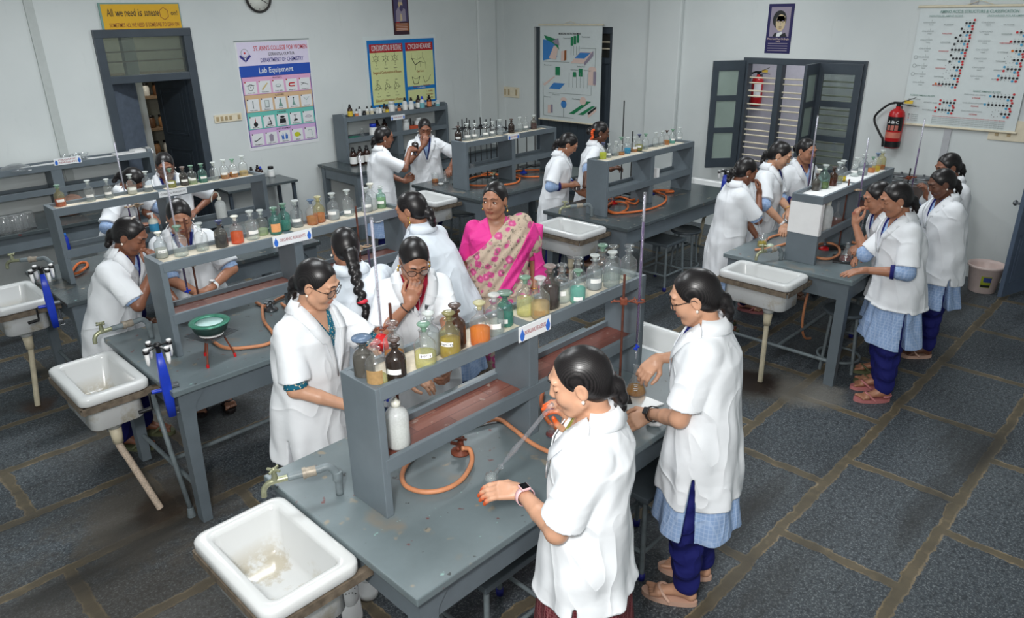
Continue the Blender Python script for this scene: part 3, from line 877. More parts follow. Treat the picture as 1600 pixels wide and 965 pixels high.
# ------------------------------------------------------------------ stools
def round_stool(x, y, label, h=0.50, rot=0.3):
    t = thing('round_stool', label, 'stool', (x, y, 0), rot, 'lab stools')
    obj('seat', MB().lathe([(0, h - 0.03), (0.155, h - 0.03), (0.165, h - 0.022), (0.165, h - 0.006), (0.155, h), (0.135, h - 0.004), (0, h - 0.004)], 32), M['stoolseat'], t)
    for k in range(4):
        a = k * PI / 2 + PI / 4
        c, s = math.cos(a), math.sin(a)
        obj('leg', MB().cyl((0.13 * c, 0.13 * s, h - 0.03), (0.165 * c, 0.165 * s, 0.0), 0.0125), M['pipe_grey'], t)
    ring = [(0.158 * math.cos(2 * PI * i / 32), 0.158 * math.sin(2 * PI * i / 32), 0.10) for i in range(32)]
    obj('foot_ring', MB().tube(ring, 0.011, 8, closed=True), M['pipe_grey'], t)
    return t
def square_stool(x, y, label, h=0.50, rot=0.0, s=0.17, sy=None):
    t = thing('square_stool', label, 'stool', (x, y, 0), rot, 'lab stools')
    b = sy or s
    obj('seat', MB().box(-s, s, -b, b, h - 0.03, h, 0.006), M['stoolseat'], t)
    st = MB()
    for sx in (-1, 1):
        for q in (-1, 1):
            X, Y = sx * (s - 0.03), q * (b - 0.03)
            lg = obj('leg', MB().cyl((X, Y, h - 0.03), (X * 1.12, Y * 1.12, 0.03), 0.0135), M['pipe_grey'], t)
            obj('rubber_foot', MB().lathe([(0, 0), (0.019, 0), (0.02, 0.035), (0.014, 0.04), (0, 0.04)], 12, (X * 1.12, Y * 1.12, 0)), M['bluefoot'], lg)
    a, c, z = (s - 0.03) * 1.08, (b - 0.03) * 1.08, 0.16
    st.cyl((-a, -c, z), (a, -c, z), 0.011).cyl((-a, c, z), (a, c, z), 0.011).cyl((-a, -c, z), (-a, c, z), 0.011).cyl((a, -c, z), (a, c, z), 0.011)
    obj('stretcher', st, M['pipe_grey'], t)
    return t
M['stoolseat'] = plain('grey_stool_seat', rgb(84, 93, 99), 0.35, var=0.12, scale=8)
P = atz(765, 915, 0.50)
square_stool(1.79, 1.92, 'square grey stool under the near edge of the front bench, by the maroon skirt', 0.5, 0, 0.2, 0.17)
square_stool(2.72, 1.76, 'square grey stool by the knees of the girl in navy trousers', 0.5, 0, 0.18, 0.15)
P = atz(1322, 482, 0.5); round_stool(P.x, P.y, 'round grey stool behind the near leg of the window bench')
P = atz(1385, 462, 0.5); square_stool(P.x, P.y + 0.12, 'square stool mostly hidden under the window bench', 0.5, 0, 0.16)
P = atz(1035, 372, 0.5); square_stool(P.x, P.y, 'square dark stool in front of the coiled hose bench', 0.5, 0, 0.18)
P = atz(1072, 357, 0.5); round_stool(P.x, P.y, 'round dark stool at the right end of the coiled hose bench')
P = atz(722, 330, 0.5); round_stool(P.x, P.y, 'round dark stool under the iron stand bench, behind the teacher')
P = atz(915, 385, 0.5); round_stool(P.x, P.y + 0.2, 'round stool in the shade under the sink right of the teacher')
# ================================================================== reagent bottles
BODY = [(0, 0), (.20, 0), (.222, .022), (.225, .10), (.225, .50), (.212, .565), (.17, .625), (.11, .672), (.082, .705), (.075, .74), (.075, .80), (.118, .822), (.122, .838), (.10, .846), (.062, .846)]
STOP = [(0, .80), (.05, .80), (.056, .86), (.06, .885), (.10, .925), (.135, .955), (.14, .975), (.12, .995), (.06, 1.0), (0, 1.0)]
STOPB = [(0, .80), (.05, .80), (.056, .86), (.09, .88), (.20, .90), (.215, .93), (.20, .955), (.06, .965), (0, .965)]
WHITELAB = plain('bottle_label_paper', rgb(238, 238, 236), 0.6, var=0.02)
body_me = MB().lathe(BODY, 28).mesh('bottle_body')
stop_me = MB().lathe(STOP, 22).mesh('stopper')
stopb_me = MB().lathe(STOPB, 22).mesh('stopper_flat')
LIQ = {}
def liq_mesh(f):
    f = round(f, 2)
    if f not in LIQ:
        top = .02 + f * .60
        pr = [(0, .012), (.19, .012), (.212, .03), (.214, .10)]
        if top < .5: pr += [(.214, top)]
        else: pr += [(.214, .5), (.20, min(top, .56))] + ([(.16, top)] if top > .58 else [])
        pr += [(0, pr[-1][1])]
        LIQ[f] = MB().lathe(pr, 24).mesh('liquid')
    return LIQ[f]
LAB = {}
def lab_mesh(z0, z1, half, r=.2285):
    k = (z0, z1, half, r)
    if k not in LAB:
        n = 9
        rings = []
        for z in (z0, z1):
            rings.append([(r * math.cos(-half + 2 * half * i / (n - 1)), r * math.sin(-half + 2 * half * i / (n - 1)), z) for i in range(n)])
        LAB[k] = MB().loft(rings, False, True, False).mesh('label')
    return LAB[k]
G = {'c': M['glass'], 'g': clear('green_tinted_glass', (0.62, 0.82, 0.74, 1)), 't': clear('teal_glass', (0.36, 0.68, 0.62, 1)), 'b': clear('amber_glass', (0.34, 0.15, 0.055, 1), edge=0.4),
     'd': clear('dark_brown_glass', (0.16, 0.08, 0.04, 1), edge=0.4), 'y': clear('yellowish_glass', (0.85, 0.82, 0.58, 1)), 's': clear('smoky_glass', (0.5, 0.47, 0.42, 1)), 'w': clear('milky_glass', (0.80, 0.83, 0.84, 1), rough=0.15)}
ST = {'c': M['glass'], 'f': clear('frosted_glass_stopper', (.86, .90, .88, 1), .2, .7, .42), 'b': clear('blue_stopper', (.12, .24, .42, 1), .2, .7, .5), 'n': clear('navy_stopper', (.04, .07, .26, 1), .2, .6, .5), 'o': clear('olive_stopper', (.42, .38, .10, 1), .2, .7, .4),
      'k': clear('brown_glass_stopper', (.14, .06, .035, 1), .15, .6, .4), 'y': clear('pale_yellow_stopper', (.80, .76, .46, 1), .2, .7, .45), 'g': clear('green_glass_stopper', (.42, .66, .52, 1), .15, .65, .3), 'r': clear('smoky_pink_stopper', (.62, .50, .46, 1), .2, .7, .3), 'w': plain('white_stopper', rgb(222, 222, 210), 0.35)}
LQ = {}
def LQm(key):
    if key not in LQ:
        c, d = {'clear': ((0.90, 0.93, 0.92), .12), 'pale yellow': ((0.92, 0.90, 0.56), .25), 'pale green': ((0.80, 0.90, 0.64), .28), 'yellow': ((0.90, 0.76, 0.02), .4), 'lemon yellow': ((0.75, 0.80, 0.03), .6), 'orange': ((1.0, 0.40, 0.0), .45),
                'deep orange': ((1.0, 0.22, 0.0), .45), 'amber': ((0.85, 0.46, 0.10), .35), 'brown': ((0.12, 0.05, 0.025), .75), 'black': ((0.02, 0.014, 0.016), .9), 'maroon': ((0.09, 0.012, 0.012), .8), 'grey': ((0.30, 0.29, 0.26), .6), 'cloudy white': ((0.78, 0.80, 0.80), .65),
                'teal': ((0.34, 0.76, 0.68), .4), 'blue black': ((0.015, 0.02, 0.04), .88), 'cyan': ((0.02, 0.50, 0.75), .6), 'olive': ((0.50, 0.50, 0.06), .55), 'red': ((0.30, 0.02, 0.02), .7), 'golden': ((1.0, 0.62, 0.06), .3), 'beige': ((0.90, 0.74, 0.42), .35), 'milky': ((0.85, 0.84, 0.76), .7)}[key]
        LQ[key] = liquid(key.replace(' ', '_') + '_liquid', (*c, 1), d)
    return LQ[key]
GN = {'c': 'clear', 'g': 'greenish', 't': 'teal', 'b': 'amber', 'd': 'dark brown', 'y': 'yellowish', 's': 'smoky', 'w': 'milky'}
SN = {'c': 'clear', 'f': 'frosted', 'b': 'blue', 'n': 'navy', 'o': 'olive', 'k': 'brown', 'y': 'pale yellow', 'g': 'green', 'r': 'pinkish', 'w': 'white'}
ink = plain('label_ink', rgb(40, 40, 60), 0.6)
def bottle(px, pb, pt, zs, yr, gl, lq, fill, st, lab, label, group, txt=None, labm=None, flat=False, name='reagent_bottle'):
    """px centre column, pb base row, pt top row in the photo's frame; zs shelf height; yr allowed y range"""
    P = atz(px, pb - 1, zs)
    y = min(max(P.y, yr[0]), yr[1])
    P = aty(px, pb - 1, y)
    H = max(0.12, min(0.235, (hgt(px, pt, P) - zs) * 0.985))
    t = thing(name, label, 'bottle', (P.x, y, zs), 0, group)
    t.scale = (H, H, H)
    t.rotation_euler.z = math.atan2(-y, -P.x) + random.uniform(-.35, .35)
    obj('bottle_body', body_me, G[gl], t)
    if lq: obj('liquid', liq_mesh(fill), LQm(lq), t)
    obj('stopper', stopb_me if flat else stop_me, ST[st], t)
    if lab:
        z0, z1, ha = {1: (.22, .34, .75), 2: (.12, .42, .8), 3: (.30, .40, .6), 4: (.12, .24, .6)}[lab]
        lo = obj('label', lab_mesh(z0, z1, ha), labm or WHITELAB, t)
        if txt: text('lettering', txt, .15, .055, ink, lo, (.2295, 0, (z0 + z1) / 2), (PI / 2, 0, PI / 2))
    return t
def row(items, zs, yr, rackname, group):
    n = len(items)
    for i, it in enumerate(items):
        px, pb, pt, gl, lq, fill, st, lab = it[:8]
        kw = it[8] if len(it) > 8 else {}
        what = ('empty %s glass bottle' % GN[gl]) if not lq else ('%s bottle of %s liquid' % (GN[gl], lq) if lq != 'clear' else '%s glass bottle of clear liquid' % GN[gl])
        lb = '%s, %s stopper, %s from left on the %s' % (what, SN[st], ORD[i], rackname)
        bottle(px, pb, pt, zs, yr, gl, lq, fill, st, lab, lb, group, **kw)
olab = plain('orange_printed_label', rgb(226, 158, 104), 0.6, var=0.1, scale=60)
blab = plain('brown_label', rgb(160, 128, 84), 0.6)
row([(571, 592, 521, 's', 'grey', .75, 'b', 0, {'flat': True}), (590, 602, 530, 'c', 'pale yellow', .30, 'c', 2, {'labm': blab}), (617, 567, 500, 'c', 'amber', .4, 'c', 0), (620.5, 594, 526, 'd', 'brown', .5, 'k', 1),
     (666, 576, 502, 'c', 'pale yellow', .55, 'g', 3, {'txt': 'HCl'}), (673, 553, 485, 'w', 'cloudy white', .7, 'f', 0), (704, 556, 485, 'y', 'yellow', .62, 'o', 3, {'txt': 'FeCl3'}), (713, 542, 473, 'b', 'brown', .4, 'k', 0),
     (751, 540, 469, 'c', 'orange', .6, 'y', 0), (773, 523, 457, 'w', 'clear', .5, 'f', 1), (789.5, 508, 452, 't', 'teal', .5, 'g', 4, {'flat': True}), (821, 492, 430, 'c', 'pale yellow', .7, 'g', 0), (844, 496, 431, 'c', 'beige', .6, 'f', 4, {'labm': blab}),
     (859, 480, 412, 's', 'maroon', .75, 'r', 0), (877.5, 471, 411, 'c', 'clear', .45, 'c', 1), (902, 461, 400, 'c', 'clear', .3, 'c', 0), (902.5, 473, 420, 'c', 'teal', .72, 'g', 4), (928, 451, 396, 'w', 'cloudy white', .35, 'f', 1),
     (940, 438, 380, 'c', 'clear', .3, 'g', 0), (955, 448, 391, 'w', 'clear', .5, 'f', 0), (957, 436, 382, 'c', 'clear', .4, 'c', 0), (981, 437, 381, 'c', 'clear', .35, 'c', 0)],
    1.4165, (2.055, 2.195), 'inorganic reagent rack', 'bottles on the inorganic reagent rack')
row([(254, 403, 360, 'w', 'milky', .55, 'w', 1, {'txt': 'o-o-o'}), (284, 400, 350, 'c', 'clear', .3, 'g', 0), (317, 391, 346, 'c', 'clear', .2, 'f', 0), (347.5, 386, 342, 's', 'blue black', .6, 'n', 0), (372, 380, 335, 'c', 'deep orange', .62, 'w', 0),
     (396, 374, 327, 'c', 'clear', .3, 'f', 1), (411, 367, 326, 'c', 'pale green', .35, 'f', 0), (432, 366, 322, 't', 'teal', .4, 'g', 2, {'labm': olab}), (446, 358, 316, 't', 'teal', .5, 'g', 0), (465, 353, 311, 'w', 'clear', .4, 'f', 1),
     (489, 351, 310, 'c', 'amber', .5, 'b', 0), (500, 347, 305, 'y', 'orange', .5, 'y', 0), (522, 343, 300, 'w', 'cloudy white', .5, 'f', 1), (545, 337, 295, 'c', 'clear', .3, 'f', 4), (574, 331, 292, 'w', 'cloudy white', .6, 'f', 1), (581, 325, 285, 'c', 'cloudy white', .6, 'w', 0), (596, 325, 289, 'g', 'pale green', .7, 'f', 1)],
    1.4165, (4.13, 4.28), 'organic reagent rack', 'bottles on the organic reagent rack')
row([(96, 322, 287, 'y', 'deep orange', .5, 'g', 1), (142, 312, 280, 'c', 'clear', .15, 'f', 1), (171, 308, 278, 'c', 'clear', .3, 'f', 1), (207, 300, 271, 'c', 'milky', .5, 'f', 1), (232, 297, 266, 'w', 'clear', .3, 'f', 1), (269, 291, 262, 'c', 'olive', .5, 'g', 1), (289, 289, 259, 's', 'black', .75, 'r', 1),
     (302, 287, 257, 'c', 'pale green', .4, 'g', 1), (317.5, 282, 254, 't', 'teal', .5, 'g', 1), (336, 280, 252, 'c', 'clear', .3, 'f', 0), (352, 277, 248, 'c', 'amber', .35, 'f', 1), (366, 276, 247, 'c', 'amber', .4, 'g', 1), (381, 271, 242, 'c', 'beige', .35, 'f', 0)],
    1.4165, (5.98, 6.13), 'general reagent rack', 'bottles on the general reagent rack')
row([(716, 216, 196, 'd', 'black', .5, 'k', 1), (730, 216, 192, 'c', 'clear', .3, 'f', 1), (742, 214, 192, 'c', 'clear', .3, 'f', 1), (759, 213, 190, 'c', 'clear', .5, 'f', 1), (770, 211, 189, 'c', 'clear', .3, 'f', 1), (781, 208, 186, 'w', 'cloudy white', .4, 'f', 0), (799, 204.5, 185, 'd', 'brown', .5, 'k', 0), (812, 203, 182, 'c', 'clear', .3, 'f', 0), (821, 201, 181, 'c', 'clear', .3, 'c', 1), (834, 201, 179, 's', 'red', .6, 'f', 0)],
    1.3765, (6.02, 6.18), 'iron stand rack', 'bottles on the iron stand bench rack')
row([(942, 246, 222, 'c', 'lemon yellow', .6, 'n', 0), (951, 244, 224, 'w', 'clear', .4, 'f', 1), (962, 244, 220, 'c', 'clear', .4, 'f', 0), (970, 239, 213, 'c', 'amber', .2, 'g', 0), (980, 240, 214, 'c', 'cyan', .5, 'f', 0), (991, 237, 213, 'c', 'amber', .3, 'f', 1), (998, 236, 209, 'c', 'olive', .55, 'n', 1), (1008, 233, 208, 'c', 'clear', .3, 'g', 0),
     (1024, 229.5, 206, 'c', 'clear', .3, 'f', 0), (1033.5, 228.5, 204, 'c', 'clear', .3, 'f', 0), (1041, 226.5, 203, 'c', 'amber', .45, 'k', 0), (1050, 224.5, 201, 'c', 'teal', .4, 'g', 1), (1061, 221, 199, 'c', 'clear', .3, 'f', 1)],
    1.3765, (4.19, 4.35), 'coiled hose rack', 'bottles on the coiled hose bench rack')
row([(1274, 298, 270, 's', 'grey', .6, 'k', 0), (1277, 291, 263, 'w', 'cloudy white', .5, 'w', 0), (1286, 294.5, 256, 'g', 'olive', .35, 'f', 0), (1300, 290.5, 259, 'b', 'amber', .5, 'k', 0), (1308, 287, 252, 'w', 'clear', .4, 'f', 0), (1314, 283, 249, 'c', 'yellow', .3, 'f', 0), (1335, 276, 245, 'c', 'clear', .3, 'f', 1), (1347, 274, 240, 'w', 'cloudy white', .5, 'f', 1), (1361, 270, 244, 'c', 'amber', .4, 'g', 0), (1368, 268, 238, 'c', 'yellow', .4, 'b', 0), (1375, 265, 233, 'y', 'orange', .3, 'f', 0)],
    1.3765, (2.13, 2.29), 'window bench rack', 'bottles on the window bench rack')

# screw-cap bottles on the wall rack, the wall bench and the side table
CAPB = [(0, 0), (.19, 0), (.2, .02), (.2, .6), (.18, .68), (.1, .75), (.09, .78), (0, .78)]
cap_body = MB().lathe(CAPB, 20).mesh('bottle_body'); cap_cap = MB().lathe([(0, .77), (.115, .77), (.115, .84), (.085, .86), (.075, 1.0), (0, 1.0)], 16).mesh('cap')
JARB = [(0, 0), (.3, 0), (.32, .03), (.32, .68), (.28, .74), (0, .74)]
jar_body = MB().lathe(JARB, 20).mesh('jar_body'); jar_cap = MB().lathe([(0, .74), (.27, .74), (.27, .98), (.25, 1), (0, 1)], 18).mesh('cap')
cap_lab = lab_mesh(.12, .5, 1.4, .203); jar_lab = lab_mesh(.12, .55, 1.4, .323)
PC = {'amber': plain('brown_reagent_glass', rgb(52, 32, 26), 0.15), 'white': plain('white_plastic_bottle', rgb(216, 220, 220), 0.35), 'black': plain('black_cup', rgb(30, 30, 32), 0.3), 'yellow': plain('yellow_label', rgb(220, 190, 60), 0.5), 'blue': M['blueplast'], 'orange': plain('orange_label', rgb(214, 130, 84), 0.5),
      'cream': plain('cream_label', rgb(214, 204, 176), 0.5), 'teal': plain('aqua_label', rgb(110, 176, 186), 0.5), 'paper': WHITELAB}
def capbottle(px, pb, h, zs, y, kind, bodyc, capc, labc, label, group):
    P = aty(px, pb, y)
    t = thing('screw_cap_bottle' if kind == 'b' else 'screw_cap_jar', label, 'bottle', (P.x, y, zs), 0, group)
    t.scale = (h, h, h); t.rotation_euler.z = math.atan2(-y, -P.x)
    if kind == 'b':
        obj('bottle_body', cap_body, PC[bodyc], t); obj('cap', cap_cap, PC[capc], t)
        if labc: obj('label', cap_lab, PC[labc], t)
    else:
        obj('jar_body', jar_body, PC[bodyc], t); obj('cap', jar_cap, PC[capc], t)
        if labc: obj('label', jar_lab, PC[labc], t)
    return t
wr = [(548, 'b', .17, 'amber', 'black', 'yellow'), (558, 'b', .11, 'white', 'black', 'orange'), (563, 'b', .13, 'white', 'black', 'paper'), (570, 'j', .075, 'black', 'black', None), (575, 'b', .12, 'white', 'black', 'cream'), (582, 'b', .13, 'white', 'black', 'cream'), (591, 'j', .09, 'white', 'white', 'paper'), (595, 'b', .12, 'white', 'black', 'paper'),
      (602, 'b', .13, 'amber', 'black', 'cream'), (606, 'b', .12, 'amber', 'black', 'yellow'), (613, 'j', .15, 'white', 'white', 'paper'), (625, 'b', .12, 'amber', 'black', 'orange'), (634, 'b', .18, 'white', 'black', 'paper'), (644, 'b', .18, 'white', 'black', 'paper'), (655, 'b', .19, 'amber', 'black', 'paper'), (661, 'b', .18, 'white', 'blue', 'teal'),
      (672, 'b', .18, 'amber', 'black', 'orange'), (685, 'j', .10, 'white', 'white', 'teal')]
for i, (px, k, h, b, c, l) in enumerate(wr):
    capbottle(px, 186, h, 1.432, 8.47 if i % 2 else 8.53, k, b, c, l, '%s small %s with %s cap, %s from left on top of the wall rack' % (b, 'bottle' if k == 'b' else 'jar', c, ORD[i]), 'small bottles on top of the wall rack')
for i, (px, k, h, b, c, l, y) in enumerate([(584, 'j', .17, 'white', 'blue', 'paper', 8.47), (591, 'b', .2, 'amber', 'black', 'paper', 8.55), (602, 'b', .2, 'amber', 'black', 'paper', 8.55), (635, 'j', .17, 'white', 'white', None, 8.5), (655, 'j', .17, 'white', 'white', None, 8.5)]):
    capbottle(px, 214, h, 1.155, y, k, b, c, l, '%s %s with %s cap, %s from left on the lower shelf of the wall rack' % (b, 'bottle' if k == 'b' else 'jar', c, ORD[i]), 'containers on the lower shelf of the wall rack')
for i, px in enumerate((553, 564, 574.5)):
    P = atz(px, 256, TZ)
    capbottle(px, 256, .235, TZ, 8.2, 'b', 'amber', 'black', 'paper', 'big brown bottle with black cap, %s of three on the wall bench' % ORD[i], 'brown bottles on the wall bench')
for i, (px, pb, k, h, c) in enumerate(((392, 262, 'b', .16, 'black'), (401.5, 258, 'b', .17, 'black'), (407, 266, 'b', .15, 'blue'), (424, 272, 'j', .13, 'black'))):
    P = atz(px, pb, 0.83)
    capbottle(px, pb, h, 0.83, min(P.y, 8.58), k, 'white' if i == 3 else 'amber', c, 'paper', ('white jar with black cap alone at the right on the side table', )[0] if i == 3 else 'brown bottle with %s cap, %s from left on the side table by the wall' % (c, ORD[i]), 'bottles on the side table')
# terracotta tray and flask on the lower wall rack
P = aty(645, 208, 8.5); tt = thing('test_tube_box', 'orange test tube box with black rods on the wall rack lower shelf', 'box', (P.x, 8.5, 1.155))
obj('box', MB().box(-.07, .07, -.05, .05, 0, .07, .004), M['terra'], tt)
for k in range(2): obj('rod', MB().cyl((-.03 + .05 * k, 0, .05), (-.03 + .05 * k, 0, .17 - .04 * k), .009), M['iron'], tt)
P = aty(562, 214, 8.5); tt = thing('teal_tray', 'small teal tray on the left of the wall rack lower shelf', 'tray', (P.x - .08, 8.5, 1.155))
obj('tray', MB().lathe([(0, 0), (.07, 0), (.085, .025), (.08, .025), (.066, .006), (0, .006)], 20), M['teal'], tt)
P = aty(567, 218, 8.46)
bottle(567, 219, 200, 1.155, (8.46, 8.46), 'c', 'clear', .3, 'f', 0, 'clear stoppered bottle on the wall rack lower shelf, beside the teal tray', 'containers on the lower shelf of the wall rack')

# upturned glass jars on the dark bench at the left edge
jarg = MB().lathe([(0, .0), (.055, .0), (.056, .005), (.056, .15), (.045, .165), (0, .166)], 20).mesh('glass_wall')
for i, (px, pb) in enumerate(((3, 388), (18, 384), (34, 381), (46, 377), (58, 374), (12, 366), (30, 362), (48, 357))):
    P = atz(px, pb, TZ)
    t = thing('glass_jar', 'upturned clear glass jar on the dark left bench, %s from left in the %s row' % (ORD[i if i < 5 else i - 5], 'front' if i < 5 else 'back'), 'jar', (P.x, min(max(P.y, 7.93), 8.3), TZ), 0, 'upturned glass jars')
    obj('glass_wall', jarg, M['beakerglass'], t)
bag = thing('cloth_bundle', 'crumpled brown cloth bundle behind the upturned glass jars', 'cloth', (2.0, 8.25, TZ))
mb = MB().ell((0, 0, .07), (.16, .10, .09), 24, 14)
mb.v = [(x * (1 + .25 * math.sin(9 * y + 14 * z)), y * (1 + .2 * math.sin(11 * x)), max(0, z * (1 + .35 * math.sin(17 * x + 5 * y)))) for x, y, z in mb.v]
obj('cloth', mb, plain('brown_cloth', rgb(140, 110, 96), 0.9, var=0.3, scale=20), bag)
# things on top of the left wall rack
for i, (px, pb) in enumerate(((104, 250), (121, 246), (131, 245))):
    P = aty(px, pb, 8.5)
    t = thing('glass_funnel', 'small clear funnel cup on the left wall rack, %s from left' % ORD[i], 'funnel', (P.x, 8.5, 1.332), 0, 'glass funnels on the left wall rack')
    obj('cone', MB().lathe([(0.022, 0), (0.026, 0.0), (.03, .05), (.05, .085), (.052, .09), (.047, .088), (.026, .05), (.02, .004)], 18), M['beakerglass'], t)
for i, (px, pb, sx, sy, h, lb) in enumerate(((162, 241, .16, .07, .015, 'flat white paper stack on the left wall rack'), (195, 236, .12, .07, .03, 'folded white papers on the left wall rack near its end'), (220, 233, .10, .07, .05, 'thick white paper pad at the right end of the left wall rack'), (70, 258, .2, .09, .012, 'pale sheet of card lying on the left wall rack'))):
    P = aty(px, pb, 8.52)
    t = obj('paper_stack', MB().box(-sx, sx, -sy, sy, 0, h * .5).box(-sx * .95, sx * .9, -sy * .9, sy * .95, h * .5, h), M['white'], None, (P.x, 8.52, 1.3325), (0, 0, .1 * i - .1))
    tag(t, lb, 'paper', 'papers on the left wall rack')
P = aty(27, 270, 8.5)
t = obj('glass_bowl', MB().lathe([(0, .06), (.05, .058), (.12, .03), (.15, 0), (.145, 0), (.11, .024), (.05, .05), (0, .053)], 24), M['beakerglass'], None, (P.x, 8.52, 1.333)); tag(t, 'upturned pale glass bowl on the left wall rack at the photo edge', 'bowl')

# ================================================================== wash bottles
def wash(px, pb, y, z, h, label, nozzle=True, grp='plastic wash bottles'):
    P = aty(px, pb, y)
    t = thing('wash_bottle', label, 'bottle', (P.x, y, z), 0, grp)
    t.scale = (h, h, h)
    obj('bottle_body', MB().lathe([(0, 0), (.19, 0), (.215, .02), (.22, .06), (.22, .62), (.20, .70), (.15, .765), (.08, .80), (.075, .83), (0, .83)], 26), M['softplast'], t)
    obj('liquid', MB().lathe([(0, .01), (.185, .01), (.208, .03), (.212, .06), (.212, .50), (0, .50)], 24), M['cloudy'], t)
    obj('cap', MB().lathe([(0, .83), (.088, .83), (.088, .92), (.04, .945), (.03, 1.0), (0, 1.0)], 18), M['softplast2'], t)
    if nozzle: obj('nozzle_tube', MB().tube(spline([(0, 0, .95), (-.02, 0, 1.12), (-.12, 0, 1.18), (-.24, 0, 1.12), (-.32, 0, .95), (-.34, 0, .8)], 5), .022, 8), M['softplast2'], t)
    return t
M['softplast'] = clear('milky_soft_plastic', (.93, .97, .97, 1), .25, .85, .62)
M['cloudy'] = plain('cloudy_water', rgb(178, 178, 160), .3, var=.03)
M['softplast2'] = plain('white_soft_plastic', rgb(226, 226, 214), 0.35, var=0.04)
t = wash(624, 702, 2.095, 1.1045, .215, 'milky plastic wash bottle on the wood shelf of the nearest rack', False)
obj('nozzle_tube', MB().tube([(0, 0, .98), (0, .01, 1.2), (-.0, .012, 1.34)], .022, 8), M['beakerglass'], t)
wash(347, 338, 6.0, 1.11, .20, 'milky wash bottle with curved nozzle on the general reagent rack', True)
P = aty(242, 360, 6.02)
t = thing('hand_wash_bottle', 'white pump bottle with a blue label on the lower shelf, behind the looking-down girl', 'bottle', (P.x, 6.02, 1.11))
obj('bottle_body', MB().lathe([(0, 0), (.034, 0), (.036, .006), (.036, .085), (.03, .105), (.014, .115), (0, .115)], 20), M['softplast2'], t)
obj('pump', MB().cyl((0, 0, .115), (0, 0, .15), .008).box(-.035, .012, -.008, .008, .148, .162, .003), M['white'], t)
obj('label', MB().lathe([(.0365, .015), (.0365, .075)], 20), plain('sky_blue_label', rgb(70, 160, 205), 0.5), t)
P = aty(101, 386, 5.98)
t = thing('spray_can', 'blue bottle at the left end of the general reagent rack', 'bottle', (P.x + .02, 6.0, 1.11))
obj('bottle_body', MB().lathe([(0, 0), (.02, 0), (.022, .004), (.022, .10), (.016, .115), (0, .115)], 18), M['blueplast'], t)
obj('cap', MB().lathe([(0, .115), (.015, .115), (.015, .135), (0, .137)], 14), plain('light_blue_cap', rgb(60, 130, 220), 0.3), t)
P = aty(1291, 356, 2.12)
t = thing('plastic_bottle', 'tall milky plastic bottle behind the pasted paper on the window bench rack', 'bottle', (P.x + .03, 2.14, 1.065), 0)
obj('bottle_body', MB().lathe([(0, 0), (.04, 0), (.043, .005), (.043, .17), (.036, .20), (.018, .225), (0, .226)], 22), M['softplast'], t)
obj('cap', MB().lathe([(0, .225), (.02, .225), (.02, .255), (0, .256)], 16), M['softplast2'], t)
P = aty(1313, 234, 4.2) if False else aty(1012, 262, 4.2)
t = thing('white_book', 'small white box standing on the lower shelf of the coiled hose bench rack', 'box', (6.36, 4.22, 1.065))
obj('box', MB().box(-.02, .02, -.06, .06, 0, .14, .003), M['white'], t)
P = aty(1310, 322, 2.2)
t = thing('volumetric_flask', 'clear long-necked flask on the lower shelf of the window bench rack', 'flask', (P.x, 2.2, 1.066))
obj('flask_body', MB().lathe([(0, 0), (.03, 0), (.045, .02), (.045, .04), (.03, .065), (.01, .085), (.009, .17), (.014, .172), (.014, .18), (0, .18)], 22), M['beakerglass'], t)

# ================================================================== hoses (rubber tubing) on the benches
def hose(pts, label, z=0.885, r=0.0105, mat='hose', per=6, closed=False):
    P = [atz(a, b, (q[0] if q else z)) for a, b, *q in pts]
    c = sum(P, Vector()) / len(P)
    c.z = TZ
    t = obj('rubber_hose', MB().tube(spline([p - c for p in P], per, closed), r, 12, True, closed), M[mat], None, c)
    return tag(t, label, 'hose', 'orange rubber hoses')
hose([(722, 700, .93), (734, 702, .91), (737, 722), (722, 748), (695, 764), (662, 768), (636, 760), (628, 744), (636, 724), (655, 705), (690, 688), (720, 675)], 'orange hose looped out from under the nearest rack')
hose([(700, 668), (740, 662), (778, 655), (800, 668), (828, 690), (856, 705), (880, 712)], 'orange hose lying across the nearest bench behind the held flask')
hose([(848, 612), (846, 630), (855, 655), (872, 668), (895, 662), (905, 648), (893, 636), (870, 640)], 'orange hose coil under the rack beside the mouth of the nearest girl', mat='hose2')
hose([(410, 478), (412, 500), (425, 518), (428, 530), (415, 538), (390, 542), (360, 544), (340, 538), (325, 524)], 'orange hose curving round the tripod to the gas tap')
hose([(440, 474), (452, 484), (458, 500), (448, 512)], 'short orange hose right of the gas tap on the tripod bench')
hose([(400, 472), (415, 478), (432, 468), (446, 462)], 'orange hose stub behind the gas tap on the tripod bench')
hose([(112, 425), (122, 412), (134, 410), (136, 416), (124, 425), (115, 428)], 'small coil of orange hose under the general reagent rack', mat='hose2')
for lb, pts in (('wide loop of orange hose under the iron stand rack', [(730, 285), (735, 279), (750, 275), (775, 273), (800, 275), (812, 279), (805, 286), (780, 289), (750, 290), (735, 289)]), ):
    hose(pts, lb, mat='hose2', closed=True)
hose([(752, 273), (765, 270), (785, 274), (813, 278)], 'inner strand of orange hose under the iron stand rack', mat='hose2')
hose([(803, 268), (815, 266), (843, 265)], 'straight upper orange hose on the right of the iron stand bench', mat='hose2')
hose([(803, 272), (820, 276), (843, 276)], 'straight lower orange hose on the right of the iron stand bench', mat='hose2')
hose([(948, 324), (958, 316), (978, 317), (980, 326), (965, 333), (950, 330)], 'small orange ring of hose at the near end of the coiled hose bench', mat='hose2', closed=True)
hose([(948, 326), (960, 332), (990, 331), (1020, 325), (1038, 316), (1040, 306), (1025, 299)], 'long orange hose sweeping to the right on the coiled hose bench', mat='hose2')
